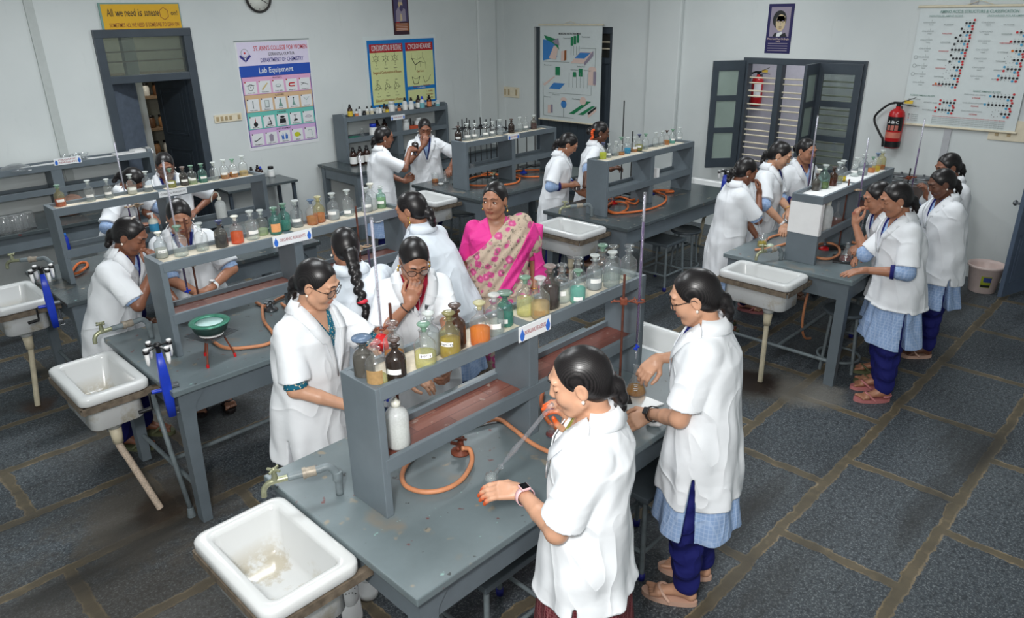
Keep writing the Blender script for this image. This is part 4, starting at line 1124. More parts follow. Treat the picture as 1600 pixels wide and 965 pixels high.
hose([(950, 312), (970, 308), (985, 312), (998, 310), (992, 318), (978, 314)], 'tangled orange hose under the coiled hose bench rack', mat='hose2')
hose([(1018, 299), (1035, 297), (1052, 299), (1040, 300)], 'flat orange hose end on the far right of the coiled hose bench', r=.014, mat='hose2')
hose([(1195, 377), (1205, 370), (1220, 366), (1232, 366)], 'orange hose left of the rack end with pasted paper')
hose([(1180, 390), (1200, 388), (1216, 384), (1230, 380)], 'lower orange hose running behind the pasted rack end')
hose([(1270, 400), (1285, 404), (1300, 403), (1311, 396), (1310, 386), (1298, 380), (1282, 381), (1270, 386)], 'orange hose ring on the window bench before the rack')
hose([(1293, 368), (1310, 372), (1330, 378), (1352, 380), (1372, 374), (1376, 366)], 'long orange hose across the window bench behind the burette rod')
# hose hanging under the window bench
c = Vector((5.95, 2.25, 0))
t = obj('rubber_hose', MB().tube(spline([(0, 0, .72), (-.12, 0, .6), (-.2, 0, .4), (-.19, 0, .2), (-.1, 0, .07), (.03, 0, .02)], 6), .0105, 10), M['hose'], None, c); tag(t, 'orange hose hanging under the window bench behind the round stool', 'hose', 'orange rubber hoses')
def gastap(px, py, label, col='steel', lever='brass'):
    P = atz(px, py, TZ)
    t = thing('gas_tap', label, 'gas tap', P, 0.6, 'bench gas taps')
    obj('base', MB().lathe([(0, 0), (.045, 0), (.045, .008), (.02, .02), (.013, .05), (0, .05)], 18), M[col], t)
    obj('spout', MB().cyl((-.05, 0, .045), (.05, 0, .045), .009).cyl((0, 0, .04), (0, .045, .045), .008).ell((0, 0, .05), (.015, .015, .015)), M[lever], t)
    obj('lever', MB().box(-.006, .006, -.03, .03, .065, .072, .002), M[lever], t)
    return t
gastap(720, 706, 'brown gas tap on the nearest bench under the rack', 'rustclamp', 'rustclamp')
gastap(424, 484, 'grey gas tap amid orange hoses on the tripod bench', 'steel', 'steel')
gastap(772, 278, 'gas tap inside the hose loop under the iron stand rack', 'steel', 'brass')
gastap(958, 318, 'gas tap with red base under the coiled hose bench rack', 'red', 'steel')
gastap(1017, 303, 'gas tap with blue base on the coiled hose bench', 'blueplast', 'steel')
gastap(818, 270, 'gas tap with blue base on the iron stand bench', 'blueplast', 'steel')
def burner(px, py, label, mat):
    P = atz(px, py, TZ)
    t = thing('bunsen_burner', label, 'burner', P, 0, 'bunsen burners')
    obj('base', MB().lathe([(0, 0), (.045, 0), (.047, .006), (.03, .016), (.014, .024), (0, .024)], 18), M[mat], t)
    obj('barrel', MB().cyl((0, 0, .02), (0, 0, .12), .008).lathe([(.0, .03), (.014, .03), (.014, .05), (0, .05)], 14), M['steel'], t)
    return t
burner(1288, 389, 'bunsen burner with a red base inside the hose ring on the window bench', 'red')
burner(874, 640, 'bunsen burner with blue base under the nearest rack', 'blueplast')

# ================================================================== tripod with water bath
P = atz(338, 562, TZ)
tp = thing('tripod_stand', 'rusty tripod with red feet and wire gauze on the bench before the organic rack', 'tripod', P)
H = .16
obj('ring', MB().tube([(.06 * math.cos(2 * PI * i / 24), .06 * math.sin(2 * PI * i / 24), H) for i in range(24)], .005, 8, closed=True), M['rustclamp'], tp)
for k in range(3):
    a = R(100 + 120 * k)
    lg = obj('leg', MB().cyl((.055 * math.cos(a), .055 * math.sin(a), H), (.105 * math.cos(a), .105 * math.sin(a), .012), .005), M['rustclamp'], tp)
    obj('rubber_foot', MB().cyl((.104 * math.cos(a), .104 * math.sin(a), 0), (.102 * math.cos(a), .102 * math.sin(a), .022), .008), M['red'], lg)
g = thing('wire_gauze', 'square wire gauze lying on the tripod under the green bath', 'gauze', P + Vector((0, 0, H + .005)), .3)
gm = MB()
for i in range(15):
    u = -.075 + .15 * i / 14
    gm.box(u - .002, u + .002, -.075, .075, 0, .0015).box(-.075, .075, u - .002, u + .002, .0005, .002)
obj('mesh', gm, M['steel'], g)
obj('pad', MB().lathe([(0, 0), (.05, 0), (.05, .004), (0, .004)], 20), M['white'], g)
wb = thing('water_bath', 'green copper water bath of milky water on the tripod', 'bowl', P + Vector((0, 0, H + .0095)))
wb.scale = (1.4, 1.4, 1.25)
g.scale = (1.35, 1.35, 1)
obj('bowl', MB().lathe([(0, 0), (.04, 0), (.062, .015), (.072, .045), (.075, .052), (.070, .052), (.062, .04), (.03, .012), (0, .01)], 28), plain('dark_green_enamel', rgb(46, 72, 66), 0.35, .3, var=.25, scale=30), wb)
obj('rim', MB().lathe([(.055, .053), (.076, .052), (.08, .056), (.076, .061), (.056, .060), (.053, .056), (.055, .053)], 28), plain('green_enamel_rim', rgb(74, 140, 118), 0.3, .2, var=.2, scale=40), wb)
obj('water', MB().lathe([(0, .045), (.058, .045), (.058, .053), (0, .053)], 24), plain('milky_water', rgb(200, 232, 230), 0.1), wb)

# ================================================================== stands, burettes, pipettes
def seg(a, b, u):
    return Vector(a) * (1 - u) + Vector(b) * u
def burette(p_bot, p_top, label, fill=0.4, liq='violet', cat='burette', r=.0075):
    """graduated glass tube from p_bot (jet) to p_top"""
    p0, p1 = Vector(p_bot), Vector(p_top)
    t = thing('burette', label, cat, p0, 0, 'glass burettes')
    d = p1 - p0; L = d.length
    z = Vector((0, 0, 0))
    q = lambda u: d * u
    obj('glass_tube', MB().tube([q(.10), q(1.0)], r, 12), M['burglass'], t)
    if fill > 0: obj('liquid', MB().tube([q(.105), q(.105 + fill * .89)], r * .82, 10), M['violet'], t)
    if fill < .9: obj('scale', MB().tube([q(.105 + fill * .89 + .002), q(.985)], r * .55, 8), M['scale'], t)
    obj('stopcock', MB().cyl(q(.06), q(.10), .006).cyl(q(.075) - Vector((.018, .0, 0)), q(.075) + Vector((.018, 0, 0)), .006), M['blueplast'] if fill > .3 else M['scale'], t)
    obj('jet', MB().tube([q(0), q(.06)], [.0025, .005], 8), M['burglass'], t)
    return t
M['burglass'] = clear('burette_glass', (0.93, 0.93, 0.96, 1), edge=.8)
M['violet'] = plain('permanganate_violet', rgb(64, 18, 92), 0.15, var=.05)
t_ = NT('burette_scale')
wv = t_.new('ShaderNodeTexWave', wave_type='BANDS', bands_direction='Z'); wv.inputs['Scale'].default_value = 60
t_.link(t_.coord(), wv.inputs[0])
M['scale'] = t_.set(t_.ramp(wv.outputs['Fac'], [(0.2, rgb(120, 116, 130)), (0.5, rgb(214, 212, 222))]), 0.2)
def stand(px, py, ztop, label, rod='iron', clampz=None, clampdir=(1, 0), clen=.09, cm='rustclamp', zb=TZ, base=True, yfix=None):
    P = atz(px, py, zb) if yfix is None else aty(px, py, yfix)
    t = thing('retort_stand', label, 'retort stand', (P.x, P.y, zb), math.atan2(clampdir[1], clampdir[0]), 'retort stands')
    h = ztop - zb
    if base: obj('base', MB().box(-.10, .06, -.055, .055, 0, .012, .003), M['iron'], t)
    obj('rod', MB().cyl((0, 0, 0.01), (0, 0, h), .0062), M[rod], t)
    if clampz:
        z = clampz - zb
        c = MB().box(-.016, .018, -.014, .014, z - .016, z + .016, .004).cyl((-.05, 0, z), (clen - .03, 0, z), .0055).cyl((-.06, -.012, z), (-.04, .012, z), .005)
        obj('boss_head', c, M[cm], t)
        j = MB()
        for s in (-1, 1):
            j.tube([(clen - .04, s * .006, z), (clen - .015, s * .022, z), (clen + .012, s * .02, z), (clen + .028, s * .010, z)], .0045, 8)
        j.cyl((clen - .015, -.045, z), (clen - .015, .045, z), .0035)
        obj('clamp_jaw', j, M[cm], t)
    return t
# nearest bench: burette on the rust-brown stand held by the girl on the right
A = atz(967, 625, TZ)
stand(967, 625, hgt(964, 428, A), 'rust-brown stand with a rusty clamp on the nearest bench, right end', 'rustrod', hgt(966, 470, A), (RT.x, RT.y), .075)
def vburette(px, pb, ptop, y, label, zj, fill, topx=None):
    """upright burette: reference pixel (px,pb) on plane y gives x; jet at zj; top row ptop"""
    P = aty(px, pb, y)
    zt = hgt(topx or px, ptop, P)
    return burette((P.x, P.y, zj), (P.x, P.y, zt), label, fill), P, zt
A = atz(967, 625, TZ) + Vector((RT.x, RT.y, 0)) * .075
zt = hgt(997, 300, A)
burette((A.x, A.y, 1.10), (A.x, A.y, zt), 'tall burette filled violet in the rusty clamp on the nearest bench', .82)
# stand at the bespectacled girl sniffing behind the nearest rack
b, P, zt = vburette(596, 520, 338, 2.42, 'burette before the sniffing girl in round glasses, violet below', 1.05, .32)
S = thing('retort_stand', 'short rust-brown stand carrying the burette before the sniffing girl', 'retort stand', (P.x + .055, P.y, TZ), PI, 'retort stands')
zr = hgt(604, 474, (P.x + .055, P.y))
obj('base', MB().box(-.10, .06, -.055, .055, 0, .012, .003), M['iron'], S)
obj('rod', MB().cyl((0, 0, .01), (0, 0, zr - TZ), .0065), M['rustrod'], S)
zc = zr - TZ - .10
obj('boss_head', MB().box(-.016, .016, -.014, .014, zc - .016, zc + .016, .004).cyl((0, 0, zc), (.045, 0, zc), .0055), M['rustclamp'], S)
obj('clamp_jaw', MB().tube([(.04, .012, zc), (.055, .018, zc), (.07, .006, zc)], .004).tube([(.04, -.012, zc), (.055, -.018, zc), (.07, -.006, zc)], .004), M['rustclamp'], S)
mb = MB().ell((0, 0, 0), (.04, .035, .035), 20, 12)
mb.v = [(x * (1 + .3 * math.sin(80 * y + 60 * z)), y * (1 + .3 * math.sin(70 * x)), z * (1 + .3 * math.sin(90 * x + 40 * y))) for x, y, z in mb.v]
t = obj('red_cloth', mb, M['red'], None, (P.x - .02, P.y - .012, zc + TZ - .06)); tag(t, 'crumpled red cloth tied round the burette before the sniffing girl', 'cloth')
# organic bench, near side (girl with the braid)
b, P, zt = vburette(575, 385, 240, 3.86, 'burette beside the girl with the long braid, violet at the bottom', .95, .28, 554)
stand(0, 0, hgt(555, 322, (P.x - .06, P.y)), 'rust-brown stand beside the girl with the long braid', 'rustrod', 1.13, (1, 0), .06, 'brassclamp', yfix=None) if False else None
def stand_at(x, y, ztop, label, rod='iron', clampz=None, ang=0.0, clen=.09, cm='rustclamp', zb=TZ):
    t = thing('retort_stand', label, 'retort stand', (x, y, zb), ang, 'retort stands')
    h = ztop - zb
    obj('base', MB().box(-.10, .06, -.055, .055, 0, .012, .003), M['iron'], t)
    obj('rod', MB().cyl((0, 0, .01), (0, 0, h), .0062), M[rod], t)
    if clampz:
        z = clampz - zb
        obj('boss_head', MB().box(-.016, .018, -.014, .014, z - .016, z + .016, .004).cyl((-.05, 0, z), (max(.02, clen - .03), 0, z), .0055), M[cm], t)
        j = MB()
        for s in (-1, 1):
            j.tube([(clen - .04, s * .006, z), (clen - .015, s * .02, z), (clen + .010, s * .018, z), (clen + .024, s * .009, z)], .0045, 8)
        obj('clamp_jaw', j, M[cm], t)
    return t
stand_at(P.x - .065, P.y, hgt(555, 322, (P.x - .065, P.y)), 'rust-brown stand beside the girl with the long braid', 'rustrod', hgt(572, 384, P), 0, .065, 'brassclamp')
# organic bench, far side (girl hidden behind the bottles)
b, P, zt = vburette(272, 345, 250, 4.46, 'burette in front of the girl hidden behind the organic bottles', 1.05, .42, 251)
stand_at(P.x + .06, P.y, hgt(290, 340, (P.x + .06, P.y)), 'dark brown stand in front of the girl hidden behind the organic bottles', 'rustrod', 1.28, PI, .06, 'brassclamp')
# general bench far side
b, P, zt = vburette(193, 290, 221, 6.30, 'burette in front of the two girls by the left wall rack', 1.05, .25, 176)
stand_at(P.x + .07, P.y, hgt(217, 310, (P.x + .07, P.y)), 'dark stand with brass clamp behind the general reagent rack', 'rustrod', hgt(218, 320, (P.x + .07, P.y)), PI, .07, 'brassclamp')
# window bench
b, P, zt = vburette(1265, 275, 180, 2.50, 'long violet burette in front of the window shutter', .98, .66, 1281)
stand_at(P.x + .07, P.y, zt - .35, 'iron stand behind the window bench rack', 'iron', 1.25, PI, .07, 'brassclamp')
A = atz(1310, 388, TZ)
stand_at(A.x, A.y, hgt(1329, 280, A), 'reddish brown stand with a brass clamp on the window bench', 'rustrod', hgt(1340, 298, A), math.atan2(RT.y, RT.x), .085, 'brassclamp')
Bp = A + Vector((RT.x, RT.y, 0)) * .085
burette((Bp.x + .01, Bp.y - .02, 1.0), (Bp.x + .035, Bp.y - .0, hgt(1367, 216, Bp)), 'tilted violet burette over the red flask on the window bench', .72)
P = aty(1428, 275, 1.95)
burette((P.x, P.y, 1.0), (P.x, P.y, hgt(1446, 185, P)), 'violet burette below the amino acid chart', .66)
stand_at(P.x - .06, P.y + .02, hgt(1412, 262, (P.x - .06, P.y)), 'iron stand with rusty clamp below the amino acid chart', 'iron', hgt(1426, 276, P), -.3, .065)
# coiled hose bench rods
for i, (px, pt, y, lb) in enumerate(((973, 157, 4.52, 'tall thin iron stand rising before the pale wall on the coiled hose bench'), (986, 205, 4.56, 'shorter black iron stand next to the tall thin one on the coiled hose bench'))):
    P = aty(px, pt + 60, y)
    stand_at(P.x, P.y, hgt(px, pt, P), lb, 'iron', None, PI / 2)
# crowd of iron stands
for i, (px, pt, y) in enumerate(((717, 190, 6.34), (723, 186, 6.45), (727, 190, 6.56), (730, 184, 6.34), (734, 187, 6.50), (742, 187, 6.42), (751, 183, 6.52), (760, 186, 6.36), (767, 185, 6.48), (776, 188, 6.54), (791, 187, 6.40), (809, 214, 6.34), (823, 212, 6.45), (836, 210, 6.38))):
    P = aty(px, pt + 30, y)
    zt = max(1.25, min(1.60, hgt(px, pt, P)))
    stand_at(P.x, P.y, zt, 'black iron stand on the crowded bench, %s from left of the row' % ORD[i], 'iron', zt - .10 if i < 11 else None, (.2, 2.9, .6, 3.4, 1.2, .1)[i % 6], .11, 'iron')

# ------------------------------------------------------------------ hand centrifuges (blue)
def centrifuge(px, py, top, label, face=0.0, crank=True, back=0.0, z=TZ):
    P = atz(px, py, z) + Vector((back, 0, 0))
    t = thing('hand_centrifuge', label, 'centrifuge', (P.x, P.y, z), face, 'hand centrifuges')
    h = hgt(top[0], top[1], P) - z
    hb = h - .045
    obj('body', MB().loft([rrect(-.012, 0, .020, .024, .008, -.16), rrect(-.012, 0, .024, .028, .008, -.06), rrect(-.012, 0, .026, .03, .008, .05), rrect(-.012, 0, .022, .026, .008, hb * .6), rrect(-.012, 0, .014, .016, .006, hb)]), M['blueplast'], t)
    obj('clamp', MB().box(-.03, .05, -.02, .02, .004, .02, .003).box(-.03, .04, -.02, .02, -.13, -.11, .003).cyl((.03, 0, -.15), (.03, 0, -.045), .007).cyl((.015, -0.0, -.155), (.045, 0, -.155), .006), M['steel'], t)
    cr = MB().cyl((-.03, 0, -.0), (-.085, 0, 0.0), .011)
    obj('gear_case', cr, M['blueplast'], t)
    c2 = MB().tube([(-.085, 0, 0), (-.098, 0, -.005), (-.1, .0, -.085), (-.105, 0, -.09)], .006).cyl((-.10, 0, -.088), (-.165, .01, -.10), .011)
    obj('crank', c2, M['black'], t)
    rt = MB().cyl((-.012, 0, hb - .01), (-.012, 0, h), .012).lathe([(0, h - .012), (.018, h - .012), (.02, h), (.012, h + .012), (0, h + .012)], 14, (-.012, 0, 0))
    for k in range(4):
        a = k * PI / 2 + .5
        c, s = math.cos(a), math.sin(a)
        rt.obox((-.012, 0, h - .004), (-.012 + .06 * c, .06 * s, h - .012), .014, .006)
        rt.lathe([(.011, 0), (.0165, 0), (.0165, .014), (.011, .014), (.011, 0)], 14, (-.012 + .07 * c, .07 * s, h - .022))
    obj('rotor', rt, M['black'], t)
    for k in range(4):
        a = k * PI / 2 + .5
        c, s = math.cos(a), math.sin(a)
        obj('tube', MB().lathe([(0, -.085), (.006, -.082), (.0105, -.06), (.0108, 0), (0, 0)], 14, (-.012 + .07 * c, .07 * s, h - .01)), M['white'], t)
        obj('tube_cap', MB().lathe([(0, 0), (.013, 0), (.013, .008), (0, .009)], 14, (-.012 + .07 * c, .07 * s, h - .004)), M['white'], t)
    return t
centrifuge(264, 606, (257, 536), 'blue hand centrifuge with white tubes clamped at the corner of the organic bench', -.2)
centrifuge(82, 476, (74, 416), 'blue hand centrifuge with white tubes by the cut-off sink at the left edge', -.2)
centrifuge(1131, 297, (1133, 266), 'small blue hand centrifuge near the wall by the window shutter', .4)

# ------------------------------------------------------------------ glazed tile, loose glassware on benches
pts = [atz(a, b, TZ) for a, b in ((969, 631), (997, 616), (1037.5, 632), (990, 649))]
c = sum(pts, Vector()) / 4
t = obj('white_tile', MB().prism([(p.x - c.x, p.y - c.y) for p in pts][::-1], 0.0005, .008), M['ceramic'], None, (c.x, c.y, TZ)); tag(t, 'white glazed tile on the nearest bench under the amber flask', 'tile')
ERL = [(0, 0), (.040, 0), (.044, .006), (.042, .014), (.014, .085), (.012, .10), (.012, .118), (.016, .122), (.0145, .123), (.0105, .118), (.0105, .1), (.0125, .085), (.040, .014), (.0405, .006), (0, .004)]
erl_me = MB().lathe(ERL, 26).mesh('flask_body')
def erl_liq(f):
    top = .006 + f * .07
    r = .039 - (.039 - .013) * max(0, (top - .014)) / .071
    return MB().lathe([(0, .0055), (.0385, .0062), (.0385, .013), (r, top), (0, top)], 24)
def flask(P, label, liqm, f, s=1.0, rot=None, txt=True, name='conical_flask'):
    t = thing(name, label, 'flask', P, 0, 'conical flasks', rot)
    t.scale = (s, s, s)
    t.rotation_euler.z = math.atan2(-P[1], -P[0]) if rot is None else rot[2]
    obj('flask_body', erl_me, M['beakerglass'], t)
    if liqm: obj('liquid', erl_liq(f), liqm, t)
    if txt:
        mk = MB()
        for z, w_ in ((.05, .016), (.044, .012), (.036, .02), (.03, .014)):
            rr = .042 - (z - .014) * .394 + .0006
            mk.box(rr - .0006, rr, -w_ / 2, w_ / 2, z, z + .0035)
        obj('printed_mark', mk, M['white'], t)
    return t
def beaker(P, label, liqm, f, r=.036, h=.09, name='glass_beaker', tilt=None):
    t = thing(name, label, 'beaker', P, 0, 'glass beakers', tilt)
    obj('glass_wall', MB().lathe([(0, 0), (r - .002, 0), (r, .004), (r, h - .004), (r + .003, h), (r, h - .001), (r - .0015, h - .005), (r - .0015, .005), (0, .003)], 26), M['beakerglass'], t)
    if liqm: obj('liquid', MB().lathe([(0, .004), (r - .003, .0045), (r - .003, .004 + h * f), (0, .004 + h * f)], 24), liqm, t)
    return t
P = atz(1190, 385, TZ); beaker(P, 'beaker of yellow liquid at the left end of the window bench', LQm('yellow'), .35, .04, .105)
P = atz(1203, 388, TZ)
t = obj('crumpled_cloth', MB().ell((0, 0, .02), (.035, .03, .022), 16, 10), plain('pale_green_rag', rgb(186, 200, 178), .9, var=.2, scale=40), None, P); tag(t, 'pale green crumpled rag next to the yellow beaker', 'cloth')
flask(atz(1321, 407, TZ + .014), 'conical flask with red liquid on the window bench under the tilted burette', LQm('red'), .3, 1.15)
t = obj('flat_board', MB().box(-.10, .10, -.07, .07, 0, .012, .003), M['iron'], None, atz(1316, 406, TZ), (0, 0, .4)); tag(t, 'dark stand plate under the red flask on the window bench', 'board')
P = atz(862, 680, TZ)
t = thing('small_flask', 'small pinkish flask on the nearest bench beside the chin of the nearest girl', 'flask', P)
obj('flask_body', MB().lathe([(0, 0), (.026, 0), (.03, .008), (.026, .022), (.012, .038), (.011, .06), (.014, .062), (0.010, .061), (.0095, .038), (.02, .024), (0, .004)], 20), M['beakerglass'], t)
obj('liquid', MB().lathe([(0, .003), (.026, .004), (.028, .009), (.024, .018), (0, .018)], 18), LQm('red'), t)
P = atz(696, 285, TZ); flask(P, 'conical flask near the girl touching her nose, nearest the bench edge', None, 0, 1.1)
P = atz(680, 285, TZ); beaker(P, 'beaker of yellowish liquid before the girl touching her nose', LQm('amber'), .3, .04, .11)
P = atz(689, 289, TZ)
t = obj('china_dish', MB().lathe([(0, 0), (.02, 0), (.034, .02), (.032, .021), (.018, .004), (0, .004)], 20), M['ceramic'], None, P); tag(t, 'small white china dish on the iron stand bench edge', 'dish')
P = aty(743, 250, 6.0); beaker((P.x, 6.06, 1.062 ), 'small empty beaker on the lower shelf before the iron stands', None, 0, .028, .07)
P = atz(845, 560, TZ)

# ------------------------------------------------------------------ bucket, wall equipment
P = atz(1536, 440, 0); P.x, P.y = P.x * .966, P.y * .966
bk = thing('plastic_bucket', 'pale pink plastic bucket on the floor by the open door', 'bucket', P, math.atan2(-P.y, -P.x) - .5)
obj('bucket_wall', MB().lathe([(0, 0), (.115, 0), (.12, .006), (.155, .25), (.168, .26), (.17, .285), (.162, .285), (.15, .25), (.115, .012), (0, .01)], 32), plain('pale_pink_plastic', rgb(216, 196, 190), 0.4, var=.04), bk)
def wrap(r0, r1, z0, z1, a0, a1, n=8):
    return MB().loft([[(r0 * math.cos(a0 + (a1 - a0) * i / n), r0 * math.sin(a0 + (a1 - a0) * i / n), z0) for i in range(n + 1)], [(r1 * math.cos(a0 + (a1 - a0) * i / n), r1 * math.sin(a0 + (a1 - a0) * i / n), z1) for i in range(n + 1)]], False, True, False)
obj('label', wrap(.1315, .148, .07, .19, .35, 1.0), plain('lime_label', rgb(150, 160, 40), .5), bk)
obj('label', wrap(.141, .1475, .13, .18, .5, .98), plain('bucket_label_blue', rgb(50, 66, 130), .5), bk)
obj('label', wrap(.1325, .136, .075, .10, .38, .98), M['black'], bk)

def extinguisher(x, y, z, s, label, face, black=True):
    t = thing('fire_extinguisher', label, 'fire extinguisher', (x, y, z), face, 'fire extinguishers')
    t.scale = (s, s, s)
    obj('cylinder', MB().lathe([(0, 0), (.07, 0), (.078, .012), (.078, .33), (.07, .365), (.045, .39), (.022, .40), (.022, .42), (0, .42)], 28), M['extred'], t)
    if black:
        obj('base_band', MB().lathe([(.0785, .01), (.0785, .07)], 28), M['black'], t)
        obj('label', wrap(.0785, .0785, .18, .32, -1.3, 1.3, 14), M['black'], t)
        for k, a in enumerate((-.5, 0, .5)):
            obj('picture_square', wrap(.0792, .0792, .185, .235, a - .2, a + .2, 4), plain('ext_pink', rgb(190, 110, 96), .5), t)
            lt = text('lettering', 'ABC'[k], .03, .03, M['white'], t, (.0795 * math.cos(a), .0795 * math.sin(a), .265), (PI / 2, 0, PI / 2 + a), .01)
        obj('text_band', wrap(.0788, .0788, .105, .165, -1.2, 1.2, 12), plain('ext_salmon', rgb(205, 120, 100), .5), t)
    else:
        obj('label', wrap(.0785, .0785, .12, .3, -.1, 1.2, 14), M['white'], t)
    v = MB().cyl((0, 0, .42), (0, 0, .46), .02).box(-.012, .02, -.05, .04, .445, .465, .004)
    obj('valve', v, M['black'], t)
    hm = MB().obox((0, .02, .46), (0, .15, .515), .02, .006).obox((0, .02, .445), (0, .17, .43), .02, .006)
    obj('handle', hm, M['black'], t)
    obj('safety_tag', MB().box(-.004, .004, .05, .13, .452, .485), plain('ext_tag', rgb(226, 190, 60), .5), t)
    obj('discharge_hose', MB().tube(spline([(0, -.04, .45), (.0, -.10, .43), (.0, -.20, .33), (0, -.21, .25), (0, -.13, .12), (0, -.1, .08), (0, -.09, .0)], 5), .011, 10), M['black'], t)
    obj('wall_bracket', MB().box(-.10, -.07, -.02, .02, .1, .42, .002), M['steel'], t)
    return t
M['extred'] = plain('extinguisher_red', rgb(188, 30, 34), .3, var=.06)
P = atx(1393, 230, XR - .09)
extinguisher(XR - .10, P.y, P.z - .0, 1.03, 'red fire extinguisher with black label beside the amino acid chart', PI)
P = atx(1180, 165, 10.0)
extinguisher(10.0, P.y, P.z, 1.0, 'red fire extinguisher on the corridor wall behind the window bars', PI, False)
# table and boiling water bath under the amino acid chart
et = thing('side_table', 'low table against the window wall holding the steel water bath', 'table', (8.3, 2.38, 0))
obj('tabletop', MB().box(-.36, .34, -.35, .35, .80, .83, .004), M['benchtop_dark'], et)
for sx in (-.32, .3):
    for sy in (-.31, .31):
        obj('leg', MB().box(sx - .02, sx + .02, sy - .02, sy + .02, 0, .80), M['darkgrey'], et)
eb = thing('steel_water_bath', 'steel water bath with round lids below the fire extinguisher', 'water bath', (8.3, 2.38, .83))
obj('tank', MB().box(-.28, .28, -.24, .24, 0, .2, .012), plain('bath_steel', rgb(112, 100, 96), .35, .5, var=.2, scale=10), eb)
for k, (a, b) in enumerate(((-.14, .1), (.12, .1), (-.14, -.12), (.12, -.12))):
    obj('lid', MB().lathe([(0, .2), (.10, .2), (.105, .206), (.09, .216), (0, .222)], 24, (a, b, 0)).cyl((a, b, .22), (a, b, .24), .012), M['steel'], eb)

# ------------------------------------------------------------------ clock
P = aty(404, -3, YL - .03)
ck = thing('wall_clock', 'round white wall clock with a dark rim cut by the top of the photo', 'clock', (P.x, YL - .012, P.z), 0, None, (PI / 2, 0, 0))
obj('rim', MB().lathe([(.135, 0), (.16, 0), (.165, .012), (.158, .03), (.145, .034), (.137, .022), (.135, 0)], 40), plain('clock_rim', rgb(40, 38, 36), .3), ck)
obj('dial', MB().lathe([(0, .0), (.138, 0), (.138, .012), (0, .012)], 40), plain('clock_face', rgb(226, 228, 220), .5, var=.02), ck)
tk = MB()
for i in range(12):
    a = i * PI / 6
    tk.obox((.112 * math.cos(a), .112 * math.sin(a), .0125), (.126 * math.cos(a), .126 * math.sin(a), .0125), .006, .001)
obj('hour_mark', tk, M['black'], ck)
for nm, a, L in (('hour_hand', R(100), .065), ('minute_hand', R(-28), .105)):
    obj(nm, MB().obox((-.02 * math.cos(a), -.02 * math.sin(a), .014), (L * math.cos(a), L * math.sin(a), .014), .008, .002), M['black'], ck)
# switch plates
def switches(wall, px, py, wd, ht, label, n):
    P = aty(px, py, YL) if wall == 'y' else atx(px, py, XR)
    loc = (P.x, YL - .001, P.z) if wall == 'y' else (XR - .001, P.y, P.z)
    t = thing('switch_board', label, 'switch', loc, 0, 'wall switch boards', (PI / 2, 0, 0) if wall == 'y' else (PI / 2, 0, -PI / 2))
    obj('plate', MB().box(-wd / 2, wd / 2, -ht / 2, ht / 2, 0, .014, .004), M['cream'], t)
    for i in range(n):
        x = -wd / 2 + wd * (i + .7) / (n + .4)
        if i == n - 2 and n > 3: continue
        obj('switch', MB().box(x - .016, x + .016, -ht * .28, ht * .28, .014, .02, .002), plain('switch_tan', rgb(176, 156, 120), .5), t)
    return t
switches('y', 356, 184, .34, .09, 'cream switch strip on the wall left of the lab equipment chart', 6)
switches('x', 799, 144, .36, .16, 'cream switch board in the corner left of the dark door', 4)
P = switches('x', 1588, 205, .46, .20, 'cream switch board at the lower right of the amino acid chart', 4)
obj('sticker', MB().box(.13, .20, -.08, .06, .014, .016), plain('sticker_purple', rgb(92, 40, 130), .5), P)

# white perforated clogs left under the nearest bench
for i, (px, py, rz) in enumerate(((547, 938, 1.1), (574, 902, 1.0))):
    P = atz(px, py, 0.03); P.z = 0
    t = thing('clog', 'white perforated clog on the floor under the nearest bench, %s the sink corner' % ('just below' if i == 0 else 'farther in behind'), 'shoe', P, rz, 'white clogs')
    obj('sole', MB().loft([rrect(0, 0, .135, .048, .045, 0), rrect(0, 0, .138, .05, .046, .02), rrect(0, 0, .13, .045, .042, .03)]), M['white'], t)
    um = MB().ell((.045, 0, .035), (.088, .05, .05), 20, 12)
    um.v = [(x, y, max(.028, z)) for x, y, z in um.v]
    uo = obj('upper', um, M['white'], t)
    hm_ = MB()
    for a in range(4):
        for b in range(5):
            x, y = .0 + a * .028, -.03 + b * .015
            q = 1 - ((x - .045) / .088) ** 2 - (y / .05) ** 2
            if q > .1: hm_.ell((x, y, .035 + .05 * math.sqrt(q)), (.004, .004, .0015), 8, 4)
    obj('holes', hm_, M['iron'], uo)
# ================================================================== posters and charts
INK = {k: plain('print_' + k, rgb(*v), .55, var=.02) for k, v in dict(white=(226, 228, 230), black=(30, 32, 36), red=(196, 36, 44), blue=(28, 78, 176), navy=(44, 42, 130), pink=(222, 170, 204), tan=(214, 180, 142), aqua=(104, 190, 178), lilac=(208, 172, 216), lavender=(222, 214, 236),
      butane=(0, 116, 190), khaki=(212, 218, 156), crimson=(176, 24, 34), grey=(140, 150, 150), green=(28, 130, 84), sky=(60, 130, 200), shell=(226, 200, 190), lime=(196, 200, 40), tanrod=(206, 184, 130), cyan=(70, 160, 200), mint=(120, 156, 148), orange=(214, 110, 40), paper=(214, 222, 222), glove=(60, 110, 190),
      gold=(222, 172, 30), brown=(150, 84, 40), skin=(206, 186, 150), plum=(58, 30, 44), violet=(74, 66, 104), deepblue=(28, 24, 84), mauve=(150, 140, 158)).items()}
